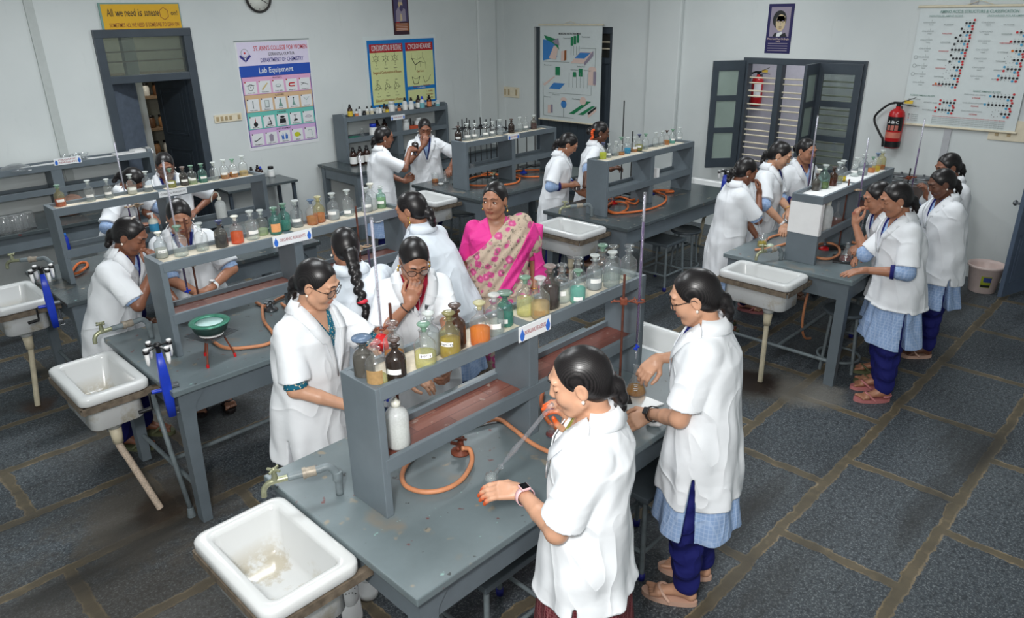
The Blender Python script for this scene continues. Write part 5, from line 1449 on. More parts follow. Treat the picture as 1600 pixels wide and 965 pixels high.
class Canvas:
    """flat printed sheet: x right, y up, z out of the wall"""
    def __init__(s, wall, px, py, label, w, h, name='poster', cat='poster', off=.003, x=None, tilt=0.0, group=None, thick=.003):
        if wall == 'y': P = aty(px, py, x or YL); loc = (P.x, (x or YL) - off, P.z); rot = (PI / 2, tilt, 0)
        else: P = atx(px, py, x or XR); loc = ((x or XR) - off, P.y, P.z); rot = (PI / 2, tilt, -PI / 2)
        s.t = thing(name, label, cat, loc, 0, group, rot)
        s.w, s.h = w, h
        s.parts = {}
    def mb(s, name, mat):
        k = (name, mat)
        if k not in s.parts: s.parts[k] = MB()
        return s.parts[k]
    def rect(s, name, mat, x0, x1, y0, y1, l=1, th=.0006):
        z = l * .0008
        s.mb(name, mat).box(x0, x1, y0, y1, z - th, z)
    def poly(s, name, mat, pts, l=3):
        z = l * .0008
        a = sum(pts[i][0] * pts[(i + 1) % len(pts)][1] - pts[(i + 1) % len(pts)][0] * pts[i][1] for i in range(len(pts)))
        s.mb(name, mat).prism(pts if a > 0 else pts[::-1], z - .0006, z)
    def disc(s, name, mat, x, y, r, l=3, n=14, ry=None):
        s.poly(name, mat, [(x + r * math.cos(2 * PI * i / n), y + (ry or r) * math.sin(2 * PI * i / n)) for i in range(n)], l)
    def line(s, name, mat, pts, w=.003, l=3):
        z = l * .0008
        for a, b in zip(pts[:-1], pts[1:]):
            s.mb(name, mat).obox((a[0], a[1], z), (b[0], b[1], z), w, .0006)
    def ring(s, name, mat, x, y, r, w=.003, l=3, n=16, a0=0.0):
        s.line(name, mat, [(x + r * math.cos(a0 + 2 * PI * i / n), y + r * math.sin(a0 + 2 * PI * i / n)) for i in range(n + 1)], w, l)
    def text(s, body, mat, x, y, w, h, l=4, name='lettering', bold=.01):
        text(name, body, w, h, INK[mat], s.t, (x, y, l * .0008), (0, 0, 0), bold)
    def done(s):
        for (n, m), mb in s.parts.items(): obj(n, mb, INK[m], s.t)

# ---- lab equipment chart
c = Canvas('y', 436, 146, 'purple and white lab equipment chart right of the doorway', .98, 1.28, tilt=.0)
W, H = .96, 1.24
hw, hh = W / 2, H / 2
c.rect('sheet', 'white', -hw - .01, hw + .01, -hh - .03, hh + .01, 1, .003)
c.rect('border', 'navy', -hw + .01, hw - .01, -hh + .012, hh - .38, 2)
c.rect('top_rod', 'grey', -hw - .02, hw + .02, hh - .004, hh + .012, 4)
c.rect('header_panel', 'lavender', -hw + .012, hw - .012, hh - .275, hh - .01, 2)
c.rect('title_band', 'blue', -hw + .005, hw - .005, hh - .40, hh - .275, 3)
c.text("ST. ANN'S COLLEGE FOR WOMEN", 'red', .10, hh - .085, .72, .055)
c.text('GORANTLA, GUNTUR.', 'black', .10, hh - .155, .36, .036)
c.text('DEPARTMENT OF CHEMISTRY', 'navy', .10, hh - .222, .58, .048)
c.text('Lab Equipment', 'white', .0, hh - .337, .46, .066)
# emblem
ex, ey = -hw + .10, hh - .16
c.ring('emblem', 'grey', ex, ey + .03, .045, .006)
c.disc('emblem', 'red', ex, ey + .03, .012)
for sgn in (-1, 1):
    c.poly('emblem', 'navy', [(ex, ey - .075), (ex + sgn * .075, ey - .01), (ex + sgn * .06, ey + .015), (ex + sgn * .01, ey - .03)])
c.disc('emblem', 'white', ex, ey - .035, .012, 4); c.ring('emblem', 'navy', ex, ey - .035, .016, .006, 4)
rows = (('pink', 'PHYSICS'), ('tan', 'GLASSWARES'), ('aqua', 'DEVICES'), ('lilac', 'SAFETY EQUIPMENT'))
names = (('Galvanometer', 'Thermometer', 'Petri dish', 'Magnet', 'Tuning fork'), ('Test tube', 'Beaker', 'Flask', 'Burette', 'Funnel'), ('Burner', 'Microscope', 'Tripod', 'Balance', 'Spectacles'), ('Goggles', 'Lab coat', 'Gloves', 'Mask', 'Eye wash'))
rh = (H - .42) / 4
for ri, (cl, nm) in enumerate(rows):
    yt = hh - .405 - ri * rh
    c.rect('row_band', cl, -hw + .02, hw - .02, yt - rh + .003, yt, 3)
    c.text(nm, 'plum', 0, yt - .024, .20 if ri == 3 else .12, .02)
    for k in range(5):
        x = -hw + .115 + k * .183; y = yt - .118
        c.rect('picture_card', 'white', x - .078, x + .078, y - .075, y + .068, 4)
        c.disc('number_dot', 'crimson' if ri < 1 else 'plum', x - .066, y + .062, .009, 6)
        c.text(names[ri][k], 'black', x, y - .062, .10, .013, 6)
        g = (ri, k)
        if g == (0, 0): c.ring('picture', 'black', x, y, .036, .005, 6); c.rect('picture', 'black', x - .05, x + .05, y + .02, y + .026, 6); c.disc('picture', 'black', x, y, .007, 6)
        elif g == (0, 1): c.poly('picture', 'tanrod', [(x - .045, y - .03), (x - .03, y - .045), (x + .045, y + .035), (x + .035, y + .045)], 6)
        elif g == (0, 2): c.disc('picture', 'grey', x, y, .038, 6, ry=.02); c.disc('picture', 'paper', x, y + .004, .03, 7, ry=.014)
        elif g == (0, 3):
            c.line('picture', 'red', [(x + .045, y + .018), (x - .02, y + .018), (x - .04, y), (x - .02, y - .018), (x + .045, y - .018)], .016, 6)
        elif g == (0, 4): c.line('picture', 'black', [(x - .05, y + .015), (x - .01, y + .005), (x + .05, y - .015)], .006, 6); c.line('picture', 'black', [(x - .05, y - .015), (x - .01, y + .005)], .006, 6)
        elif g == (1, 0): c.rect('picture', 'grey', x - .006, x + .006, y - .04, y + .05, 6)
        elif g == (1, 1): c.rect('picture', 'grey', x - .03, x + .03, y - .042, y + .045, 6); c.rect('picture', 'paper', x - .024, x + .02, y - .03, y + .04, 7)
        elif g == (1, 2): c.poly('picture', 'mint', [(x - .03, y - .045), (x + .03, y - .045), (x + .01, y + .01), (x + .01, y + .05), (x - .01, y + .05), (x - .01, y + .01)], 6)
        elif g == (1, 3): c.poly('picture', 'mint', [(x - .025, y - .045), (x + .025, y - .045), (x + .006, y), (x + .006, y + .05), (x - .006, y + .05), (x - .006, y)], 6); c.disc('picture', 'black', x, y + .045, .009, 7)
        elif g == (1, 4): c.poly('picture', 'paper', [(x - .04, y + .04), (x + .04, y + .04), (x + .006, y), (x + .006, y - .04), (x - .006, y - .04), (x - .006, y)], 6); c.line('picture', 'grey', [(x - .04, y + .04), (x, y), (x + .04, y + .04)], .004, 7)
        elif g == (2, 0): c.disc('picture', 'black', x, y - .025, .028, 6); c.rect('picture', 'crimson', x - .004, x + .004, y, y + .05, 6)
        elif g == (2, 1): c.line('picture', 'black', [(x - .03, y - .04), (x + .03, y - .04), (x + .02, y - .01), (x, y + .045)], .012, 6); c.rect('picture', 'black', x - .02, x + .02, y - .015, y - .007, 6)
        elif g == (2, 2): c.disc('picture', 'black', x, y + .032, .032, 6, ry=.014); c.poly('picture', 'black', [(x - .045, y - .045), (x + .045, y - .045), (x + .04, y + .012), (x - .04, y + .012)], 6)
        elif g == (2, 3): c.poly('picture', 'black', [(x - .03, y - .04), (x + .03, y - .03), (x + .02, y - .01), (x - .02, y - .01)], 6); c.line('picture', 'black', [(x, y - .01), (x, y + .03), (x - .02, y + .04), (x + .02, y + .04)], .005, 6)
        elif g == (2, 4): c.line('picture', 'mauve', [(x - .045, y), (x - .02, y + .015), (x + .02, y + .015), (x + .045, y), (x + .02, y - .012), (x - .045, y)], .006, 6); c.disc('picture', 'black', x + .042, y, .007, 6)
        elif g == (3, 0): c.line('picture', 'black', [(x - .05, y - .012), (x - .03, y - .02), (x - .005, y - .01), (x + .045, y + .02)], .01, 6)
        elif g == (3, 1): c.poly('picture', 'mauve', [(x - .025, y - .045), (x + .025, y - .045), (x + .03, y + .03), (x, y + .05), (x - .03, y + .03)], 6)
        elif g == (3, 2):
            for q in (-1, 1): c.poly('picture', 'glove', [(x + q * .008, y - .04), (x + q * .04, y - .04), (x + q * .045, y + .02), (x + q * .03, y), (x + q * .022, y + .045), (x + q * .012, y + .005)], 6)
        elif g == (3, 3): c.disc('picture', 'lime', x - .005, y, .042, 6, ry=.03); c.disc('picture', 'black', x + .036, y - .012, .009, 7)
        elif g == (3, 4): c.line('picture', 'mint', [(x - .03, y + .03), (x, y + .04), (x + .025, y + .03), (x + .03, y - .04)], .005, 6)
c.done()

# ---- butane / cyclohexane chart
c = Canvas('y', 630, 113, 'yellow and blue chart of butane and cyclohexane conformations', 1.2, .95)
W, H = 1.17, .88
hw, hh = W / 2, H / 2
c.rect('sheet', 'paper', -hw - .05, hw + .03, -hh - .02, hh + .05, 1, .003)
c.rect('border', 'butane', -hw, hw, -hh, hh, 2)
xm = .03
c.rect('panel', 'khaki', -hw + .035, xm - .02, -hh + .035, hh - .16, 3)
c.rect('panel', 'khaki', xm + .03, hw - .03, -hh + .24, hh - .16, 3)
c.rect('panel', 'khaki', xm + .03, hw - .03, -hh + .03, -hh + .19, 3)
c.rect('title_band', 'crimson', -hw + .035, xm - .02, hh - .16, hh - .05, 4)
c.rect('title_band', 'crimson', xm + .03, hw - .03, hh - .16, hh - .05, 4)
c.text('CONFORMATIONS OF BUTANE', 'white', (-hw + xm) / 2 + .01, hh - .105, .50, .075, 6)
c.text('CYCLOHEXANE', 'white', (xm + hw) / 2, hh - .105, .42, .07, 6)
c.text('Staggered Conformations of Butane', 'brown', (-hw + xm) / 2, .02, .48, .036, 6)
c.text('Eclipsed Conformations of Butane', 'brown', (-hw + xm) / 2, -hh + .09, .46, .036, 6)
for ry in (.20, -.17):
    for k in range(3):
        x = -hw + .13 + k * .16; y = ry
        c.ring('newman_drawing', 'black', x, y, .038, .004, 5)
        for q in range(3):
            a = PI / 2 + q * 2 * PI / 3 + (.0 if ry > 0 else .1 * k)
            c.line('newman_drawing', 'black', [(x, y), (x + .068 * math.cos(a), y + .068 * math.sin(a))], .004, 5)
            b = a + (PI / 3 if ry > 0 else .25)
            c.line('newman_drawing', 'black', [(x + .038 * math.cos(b), y + .038 * math.sin(b)), (x + .068 * math.cos(b), y + .068 * math.sin(b))], .004, 5)
        c.text('CH3', 'black', x, y + .085, .035, .016, 5); c.text('H', 'black', x, y - .085, .012, .016, 5)
        c.text(('Anti', 'Gauche', 'Gauche')[k] if ry > 0 else 'Eclipsed', 'black', x, ry - .125, .06, .014, 5)
x0, y0 = xm + .13, .13
ch = [(x0, y0 + .05), (x0 + .06, y0 - .04), (x0 + .15, y0), (x0 + .25, y0 - .03), (x0 + .20, y0 + .06), (x0 + .10, y0 + .03), (x0, y0 + .05)]
c.line('chair_drawing', 'black', ch, .004, 5); c.line('chair_drawing', 'black', ch[:3], .010, 5)
for a, b in ch[:6]: c.line('chair_drawing', 'black', [(a, b), (a + .0, b + (.07 if b > y0 else -.07))], .003, 5)
c.text('Chair Form', 'brown', x0 + .14, y0 - .13, .13, .03, 6)
bx, by = xm + .12, -.12
bt = [(bx, by + .05), (bx + .03, by - .05), (bx + .10, by - .05), (bx + .14, by + .05)]
c.line('boat_drawing', 'black', bt, .008, 5); c.line('boat_drawing', 'black', [bt[0], (bx + .05, by + .02), (bx + .09, by + .02), bt[3]], .004, 5)
c.line('boat_drawing', 'black', [(bx + .2, by + .05), (bx + .23, by - .04), (bx + .30, by - .01), (bx + .34, by + .06)], .005, 5)
c.text('Boat Form', 'brown', bx + .07, by - .09, .11, .026, 6); c.text('Twist Boat Form', 'brown', bx + .26, by - .08, .13, .024, 6)
for i, s_ in enumerate(('1. Stability', '2. Strain', '3. Ring flip')): c.text(s_, 'brown', hw - .13, -hh + .155 - i * .045, .12, .024, 6)
c.text('Conformations', 'white', (xm + hw) / 2, -hh + .215, .14, .02, 6)
c.done()

# ---- water treatment chart hanging on the dark door
c = Canvas('x', 893, 116, 'white hanging chart of municipal water treatment on the dark door', 1.2, 1.6, 'hanging_chart', 'chart', .05, x=XR)
W, H = 1.17, 1.36
hw, hh = W / 2, H / 2
def sheet(c, W, H, curl=.02, mat='paper'):
    n, m = 10, 24
    rings = []
    for j in range(m + 1):
        y = -H / 2 + H * j / m
        z = curl * math.sin(PI * j / m * 1.7) * .5 - curl * .45
        rings.append([(-W / 2 + W * i / n, y, z) for i in range(n + 1)])
    mb = MB().loft(rings, False, True, False)
    back = MB().loft([[(a, b, d - .002) for a, b, d in g] for g in rings], False, True, False)
    mb.add(back.v, [f[::-1] for f in back.f], True)
    obj('sheet', mb, INK[mat], c.t)
    obj('hanging_rod', MB().cyl((-W / 2 - .02, H / 2, 0), (W / 2 + .02, H / 2, 0), .012), M['cream'], c.t)
    obj('hanging_rod', MB().cyl((-W / 2 - .02, -H / 2, 0), (W / 2 + .02, -H / 2, 0), .012), M['cream'], c.t)
    obj('hanging_string', MB().tube([(-.15, H / 2, 0), (0, H / 2 + .05, -.01), (.15, H / 2, 0)], .003, 6), M['cream'], c.t)
sheet(c, W, H, .004)
c.text('MUNICIPAL WATER TREATMENT', 'black', 0, hh - .12, .42, .03, 6)
c.poly('lake_picture', 'sky', [(-.52, .48), (-.30, .46), (-.24, .24), (-.52, .18)], 4)
c.poly('lake_picture', 'green', [(-.50, .54), (-.24, .48), (-.20, .34), (-.30, .42), (-.46, .48)], 5)
c.poly('dam_picture', 'shell', [(-.40, .22), (-.30, .40), (-.22, .36), (-.26, .20)], 6)
c.poly('dam_picture', 'mauve', [(-.34, .46), (-.22, .50), (-.20, .40), (-.28, .42)], 6)
c.poly('tower_picture', 'shell', [(-.16, .18), (-.06, .20), (-.06, .34), (-.16, .32)], 5); c.poly('tower_picture', 'brown', [(-.10, .19), (-.06, .20), (-.06, .34), (-.10, .33)], 6)
for k in range(3): c.rect('tank_picture', 'green', .02 + .055 * k, .065 + .055 * k, .40 + .02 * k, .52 + .015 * k, 5)
for k in range(4): c.line('pipe_drawing', 'grey', [(.03 + .05 * k, .40), (.03 + .05 * k, .27)], .005, 5)
c.poly('basin_picture', 'shell', [(.02, .16), (.28, .16), (.44, .32), (.20, .32)], 5); c.poly('basin_picture', 'sky', [(.10, .23), (.28, .23), (.40, .31), (.20, .31)], 6); c.poly('basin_picture', 'mauve', [(.28, .13), (.28, .18), (.44, .34), (.44, .27)], 6)
c.line('pipe_drawing', 'grey', [(-.52, .17), (.0, .17)], .006, 5); c.line('pipe_drawing', 'grey', [(.2, .37), (.48, .37), (.48, -.14)], .006, 5)
c.rect('tank_picture', 'green', -.27, -.18, -.02, .10, 5)
c.poly('basin_picture', 'shell', [(-.52, -.16), (-.30, -.04), (-.27, -.04), (-.48, -.18)], 5); c.poly('basin_picture', 'sky', [(-.40, -.22), (-.18, -.22), (-.08, -.13), (-.30, -.13)], 6)
for k in range(6): c.line('pipe_drawing', 'grey', [(-.0 + .07 * k, .03), (-.0 + .07 * k, -.18)], .005, 5)
c.rect('tank_picture', 'green', .07, .13, -.03, .04, 5); c.rect('tank_picture', 'green', .18, .25, -.02, .09, 5)
c.rect('tank_picture', 'shell', .36, .50, -.13, .08, 5); c.disc('tank_picture', 'shell', .43, .09, .07, 6, ry=.035); c.rect('tank_picture', 'mauve', .45, .50, -.12, .06, 6)
c.line('pipe_drawing', 'grey', [(-.52, -.12), (-.50, -.62), (.10, -.62)], .006, 5); c.line('pipe_drawing', 'grey', [(-.40, -.28), (.42, -.27), (.42, -.14)], .006, 5)
c.disc('water_tower', 'sky', -.10, -.43, .055, 5); c.disc('water_tower', 'shell', -.10, -.36, .06, 5, ry=.03); c.rect('water_tower', 'grey', -.105, -.095, -.62, -.47, 5)
c.poly('field_picture', 'green', [(.0, -.56), (.10, -.56), (.42, -.36), (.34, -.36)], 5); c.poly('field_picture', 'green', [(.18, -.56), (.28, -.56), (.50, -.42), (.44, -.42)], 5)
c.disc('tank_picture', 'shell', .27, -.36, .06, 6); c.poly('house_picture', 'black', [(.36, -.52), (.52, -.42), (.52, -.45), (.38, -.55)], 6); c.poly('house_picture', 'shell', [(.36, -.55), (.52, -.45), (.52, -.49), (.38, -.59)], 5)
c.rect('house_picture', 'shell', -.42, -.36, -.58, -.46, 5); c.rect('house_picture', 'mauve', -.36, -.32, -.57, -.45, 5)
for x, y, s_ in ((-.05, .50, 'Chemical mixing'), (.30, .52, 'Filtration basin'), (-.42, .12, 'Reservoir'), (.22, .12, 'Settling basin'), (.10, .07, 'Chlorinator'), (.34, .07, 'Storage'), (-.43, -.34, 'Homes'), (.14, -.34, 'Distribution'), (-.25, -.30, 'Water tower')):
    c.text(s_, 'grey', x, y, .15, .02, 6)
c.done()

# ---- amino acid chart
c = Canvas('x', 1512, 107, 'large white hanging chart of amino acid structures, upper right', 1.1, 1.2, 'hanging_chart', 'chart', .03)
W, H = 1.06, 1.16
hw, hh = W / 2, H / 2
sheet(c, W, H, .012, 'paper')
c.text('AMINO ACIDS: STRUCTURE & CLASSIFICATION', 'mint', .0, hh - .05, .68, .028, 8, bold=.02)
c.text('NON POLAR AMINO ACIDS', 'mint', -.28, hh - .09, .30, .018, 8); c.text('UNCHARGED POLAR AMINO ACIDS', 'mint', .28, hh - .09, .40, .018, 8)
c.text('BASIC AMINO ACIDS', 'mint', .22, -.21, .24, .018, 8); c.text('ACIDIC AMINO ACIDS', 'mint', -.36, -.28, .24, .018, 8)
def molecule(x, y, n, head=None, ringy=False):
    r = .0115
    for k in range(n):
        c.disc('carbon_atom', 'black', x - k * .032, y, r, 7, 10)
        for q in (-1, 1): c.disc('hydrogen_atom', 'black', x - k * .032 - .004, y + q * .024, .003, 7, 6)
    c.disc('oxygen_atom', 'red', x + .004, y + .028, r, 8, 10); c.disc('oxygen_atom', 'red', x - .006, y - .028, r, 8, 10)
    c.disc('nitrogen_atom', 'cyan', x - .036, y - .028, r, 8, 10)
    xe = x - n * .032
    if head == 'red2':
        for q in (-1, 1): c.disc('oxygen_atom', 'red', xe, y + q * .018, r, 8, 10)
    elif head == 'red': c.disc('oxygen_atom', 'red', xe, y, r, 8, 10)
    elif head == 'bl2':
        c.disc('nitrogen_atom', 'cyan', xe, y + .018, r, 8, 10); c.disc('oxygen_atom', 'red', xe, y - .018, r, 8, 10)
    elif head == 'or': c.disc('sulphur_atom', 'orange', xe, y, r, 8, 10)
    elif head == 'bl': c.disc('nitrogen_atom', 'cyan', xe, y, r, 8, 10)
    elif head == 'fork':
        for q in (-1, 1): c.disc('carbon_atom', 'black', xe + .006, y + q * .03, r, 7, 10)
    if ringy:
        for k in range(7):
            a = 2 * PI * k / 7
            c.disc('hydrogen_atom', 'black', xe - .02 + .034 * math.cos(a), y + .034 * math.sin(a), .0035, 7, 6)
lefts = ((3, None, 0), (3, 'fork', 0), (4, 'fork', 0), (5, None, 0), (4, 'fork', 0), (3, None, 1), (3, None, 1), (6, 'or', 0))
for i, (n, h_, rg) in enumerate(lefts): molecule(-.02 - .006 * i, hh - .155 - i * .083, n, h_, rg)
for i, (n, h_) in enumerate(((4, 'red2'), (5, 'red2'))): molecule(-.05, -.335 - i * .075, n, h_)
rights = ((2, None, 0), (3, 'red', 0), (4, 'red', 0), (3, 'or', 0), (3, None, 1), (4, 'bl2', 0), (5, 'bl2', 0))
for i, (n, h_, rg) in enumerate(rights): molecule(.46 - .002 * i, hh - .155 - i * .083, n, h_, rg)
for i, (n, h_, rg) in enumerate(((6, 'bl', 0), (7, 'bl', 0), (3, None, 1))): molecule(.45, -.25 - i * .08, n, h_, rg)
AA = ('ALANINE', 'VALINE', 'LEUCINE', 'ISOLEUCINE', 'PROLINE', 'PHENYLALANINE', 'TRYPTOPHAN', 'METHIONINE')
AB = ('GLYCINE', 'SERINE', 'THREONINE', 'CYSTEINE', 'TYROSINE', 'ASPARAGINE', 'GLUTAMINE')
for i, s_ in enumerate(AA):
    y = hh - .17 - i * .083
    c.text(s_, 'red' if i % 2 else 'grey', -.24, y, .09, .014, 7); c.text('CH-COO', 'grey', -.42, y + .02, .11, .014, 7); c.text('NH3', 'grey', -.40, y - .004, .035, .011, 7)
    c.line('structure_drawing', 'grey', [(-.40, y + .03), (-.40, y + .048)], .002, 6)
    if i in (4, 5, 6): c.ring('structure_drawing', 'grey', -.49, y + .018, .018, .003, 6, 6)
for i, s_ in enumerate(AB):
    y = hh - .17 - i * .083
    c.text(s_, 'red' if i == 2 else 'grey', .28, y, .09, .014, 7); c.text('CH-COO', 'grey', .10, y + .02, .11, .014, 7); c.text('NH3', 'grey', .11, y - .004, .035, .011, 7)
for i, s_ in enumerate(('LYSINE', 'ARGININE', 'HISTIDINE')): c.text(s_, 'red', .14, -.275 - .08 * i, .07, .014, 7); c.text('CH2-CH2-CH-COO', 'grey', .12, -.245 - .08 * i, .19, .013, 7)
for i, s_ in enumerate(('ASPARTIC ACID', 'GLUTAMIC ACID')): c.text(s_, 'grey', -.27, -.345 - .075 * i, .13, .013, 7); c.text('CH2-CH-COO', 'grey', -.43, -.32 - .075 * i, .12, .013, 7)
for i in range(5): c.text('Amino acids are the building blocks of proteins and carry both acidic and basic groups', 'red' if i == 0 else 'grey', .10, -.475 - i * .018, .66, .011, 7)
for i, s_ in enumerate(('Carbon', 'Hydrogen', 'Oxygen', 'Nitrogen')): c.text(s_, 'grey', -.40, -.475 - i * .02, .07, .011, 7); c.disc('legend_dot', ('black', 'grey', 'red', 'cyan')[i], -.455, -.475 - i * .02, .006, 7, 8)
c.done()

# ---- yellow banner over the doorway
c = Canvas('y', 221, 28, 'yellow hand-lettered banner above the doorway', 1.0, .28, 'banner', 'banner', .02)
hw, hh = .415, .15
c.rect('board', 'mint', -hw, hw, -hh, hh, 1, .012)
c.rect('yellow_paper', 'gold', -hw + .02, hw - .01, -hh + .01, hh - .014, 3)
for x, s_, w_ in ((-.315, 'All', .06), (-.225, 'we', .075), (-.115, 'need', .11), (-.015, 'is', .04), (.105, 'someone', .15)): c.text(s_, 'black', x, .05, w_, .075, 6)
c.line('hexagon_drawing', 'brown', [(.235 + .05 * math.sin(PI / 3 * k), .04 + .062 * math.cos(PI / 3 * k)) for k in range(7)], .006, 6)
c.text('on!', 'black', .345, .045, .07, .05, 6)
c.text('SOMETIMES ALL WE NEED IS SOMEONE TO LEAN ON', 'brown', .02, -.07, .72, .042, 6)
c.done()
# ---- two portrait posters
c = Canvas('y', 626, 22, 'small dark purple poster of a bearded figure above the butane chart', .3, .46, 'portrait_poster')
hw, hh = .135, .265
c.rect('sheet', 'plum', -hw, hw, -hh, hh, 1, .006)
c.rect('picture_ground', 'violet', -hw + .02, hw - .02, -.10, hh - .04, 3)
c.poly('figure', 'mauve', [(-.085, -.10), (-.08, .04), (-.04, .09), (.03, .08), (.08, .06), (.085, -.09)], 4)
c.disc('figure', 'skin', -.002, .125, .036, 5, 18, ry=.05); c.disc('figure', 'violet', .01, .075, .03, 6, 16, ry=.04); c.disc('figure', 'mauve', 0, .17, .035, 6, 16, ry=.02)
c.poly('figure', 'skin', [(-.02, -.09), (-.01, .01), (.01, .0), (.02, -.08)], 6)
c.rect('caption_block', 'brown', -hw + .03, hw - .01, -.215, -.115, 3)
for i in range(5): c.rect('caption_line', 'shell', -.09, .10, -.128 - i * .02, -.122 - i * .02, 5)
c.rect('caption_line', 'crimson', -.09, -.03, -.112, -.10, 5)
c.done()
c = Canvas('x', 1218, 45, 'navy poster with a black and white portrait above the window', .35, .58, 'portrait_poster')
hw, hh = .155, .27
c.rect('sheet', 'deepblue', -hw, hw, -hh, hh, 1, .006)
c.rect('picture_ground', 'mauve', -hw + .035, hw - .035, -.085, hh - .035, 3)
c.poly('suit', 'black', [(-.075, -.085), (-.05, -.04), (.03, -.06), (.075, -.04), (.10, -.085)], 5)
c.poly('suit', 'white', [(-.03, -.085), (-.025, -.05), (.035, -.03), (.04, -.05), (.01, -.085)], 6)
c.disc('hair', 'black', -.008, .10, .083, 4, 22, ry=.10)
c.disc('face', 'skin', .008, .065, .058, 6, 22, ry=.092)
c.poly('face', 'skin', [(-.045, .08), (.06, .08), (.055, .14), (-.03, .14)], 6)
for sgn in (-1, 1): c.rect('face_detail', 'mauve', .008 + sgn * .027 - .013, .008 + sgn * .027 + .013, .084, .089, 8); c.disc('face_detail', 'black', .008 + sgn * .027, .071, .006, 8, 10, ry=.004)
c.rect('face_detail', 'black', -.008, .026, .014, .024, 8); c.line('face_detail', 'mauve', [(.008, .07), (.015, .035)], .005, 8); c.rect('face_detail', 'brown', -.006, .024, -.002, .004, 8)
c.text('Prince Louis Victor De Broglie', 'shell', 0, -.11, .26, .022, 6); c.text('(1892)', 'shell', 0, -.137, .05, .014, 6)
for i in range(4): c.rect('caption_line', 'mauve', -.12, .12, -.165 - i * .026, -.157 - i * .026, 5)
c.done()
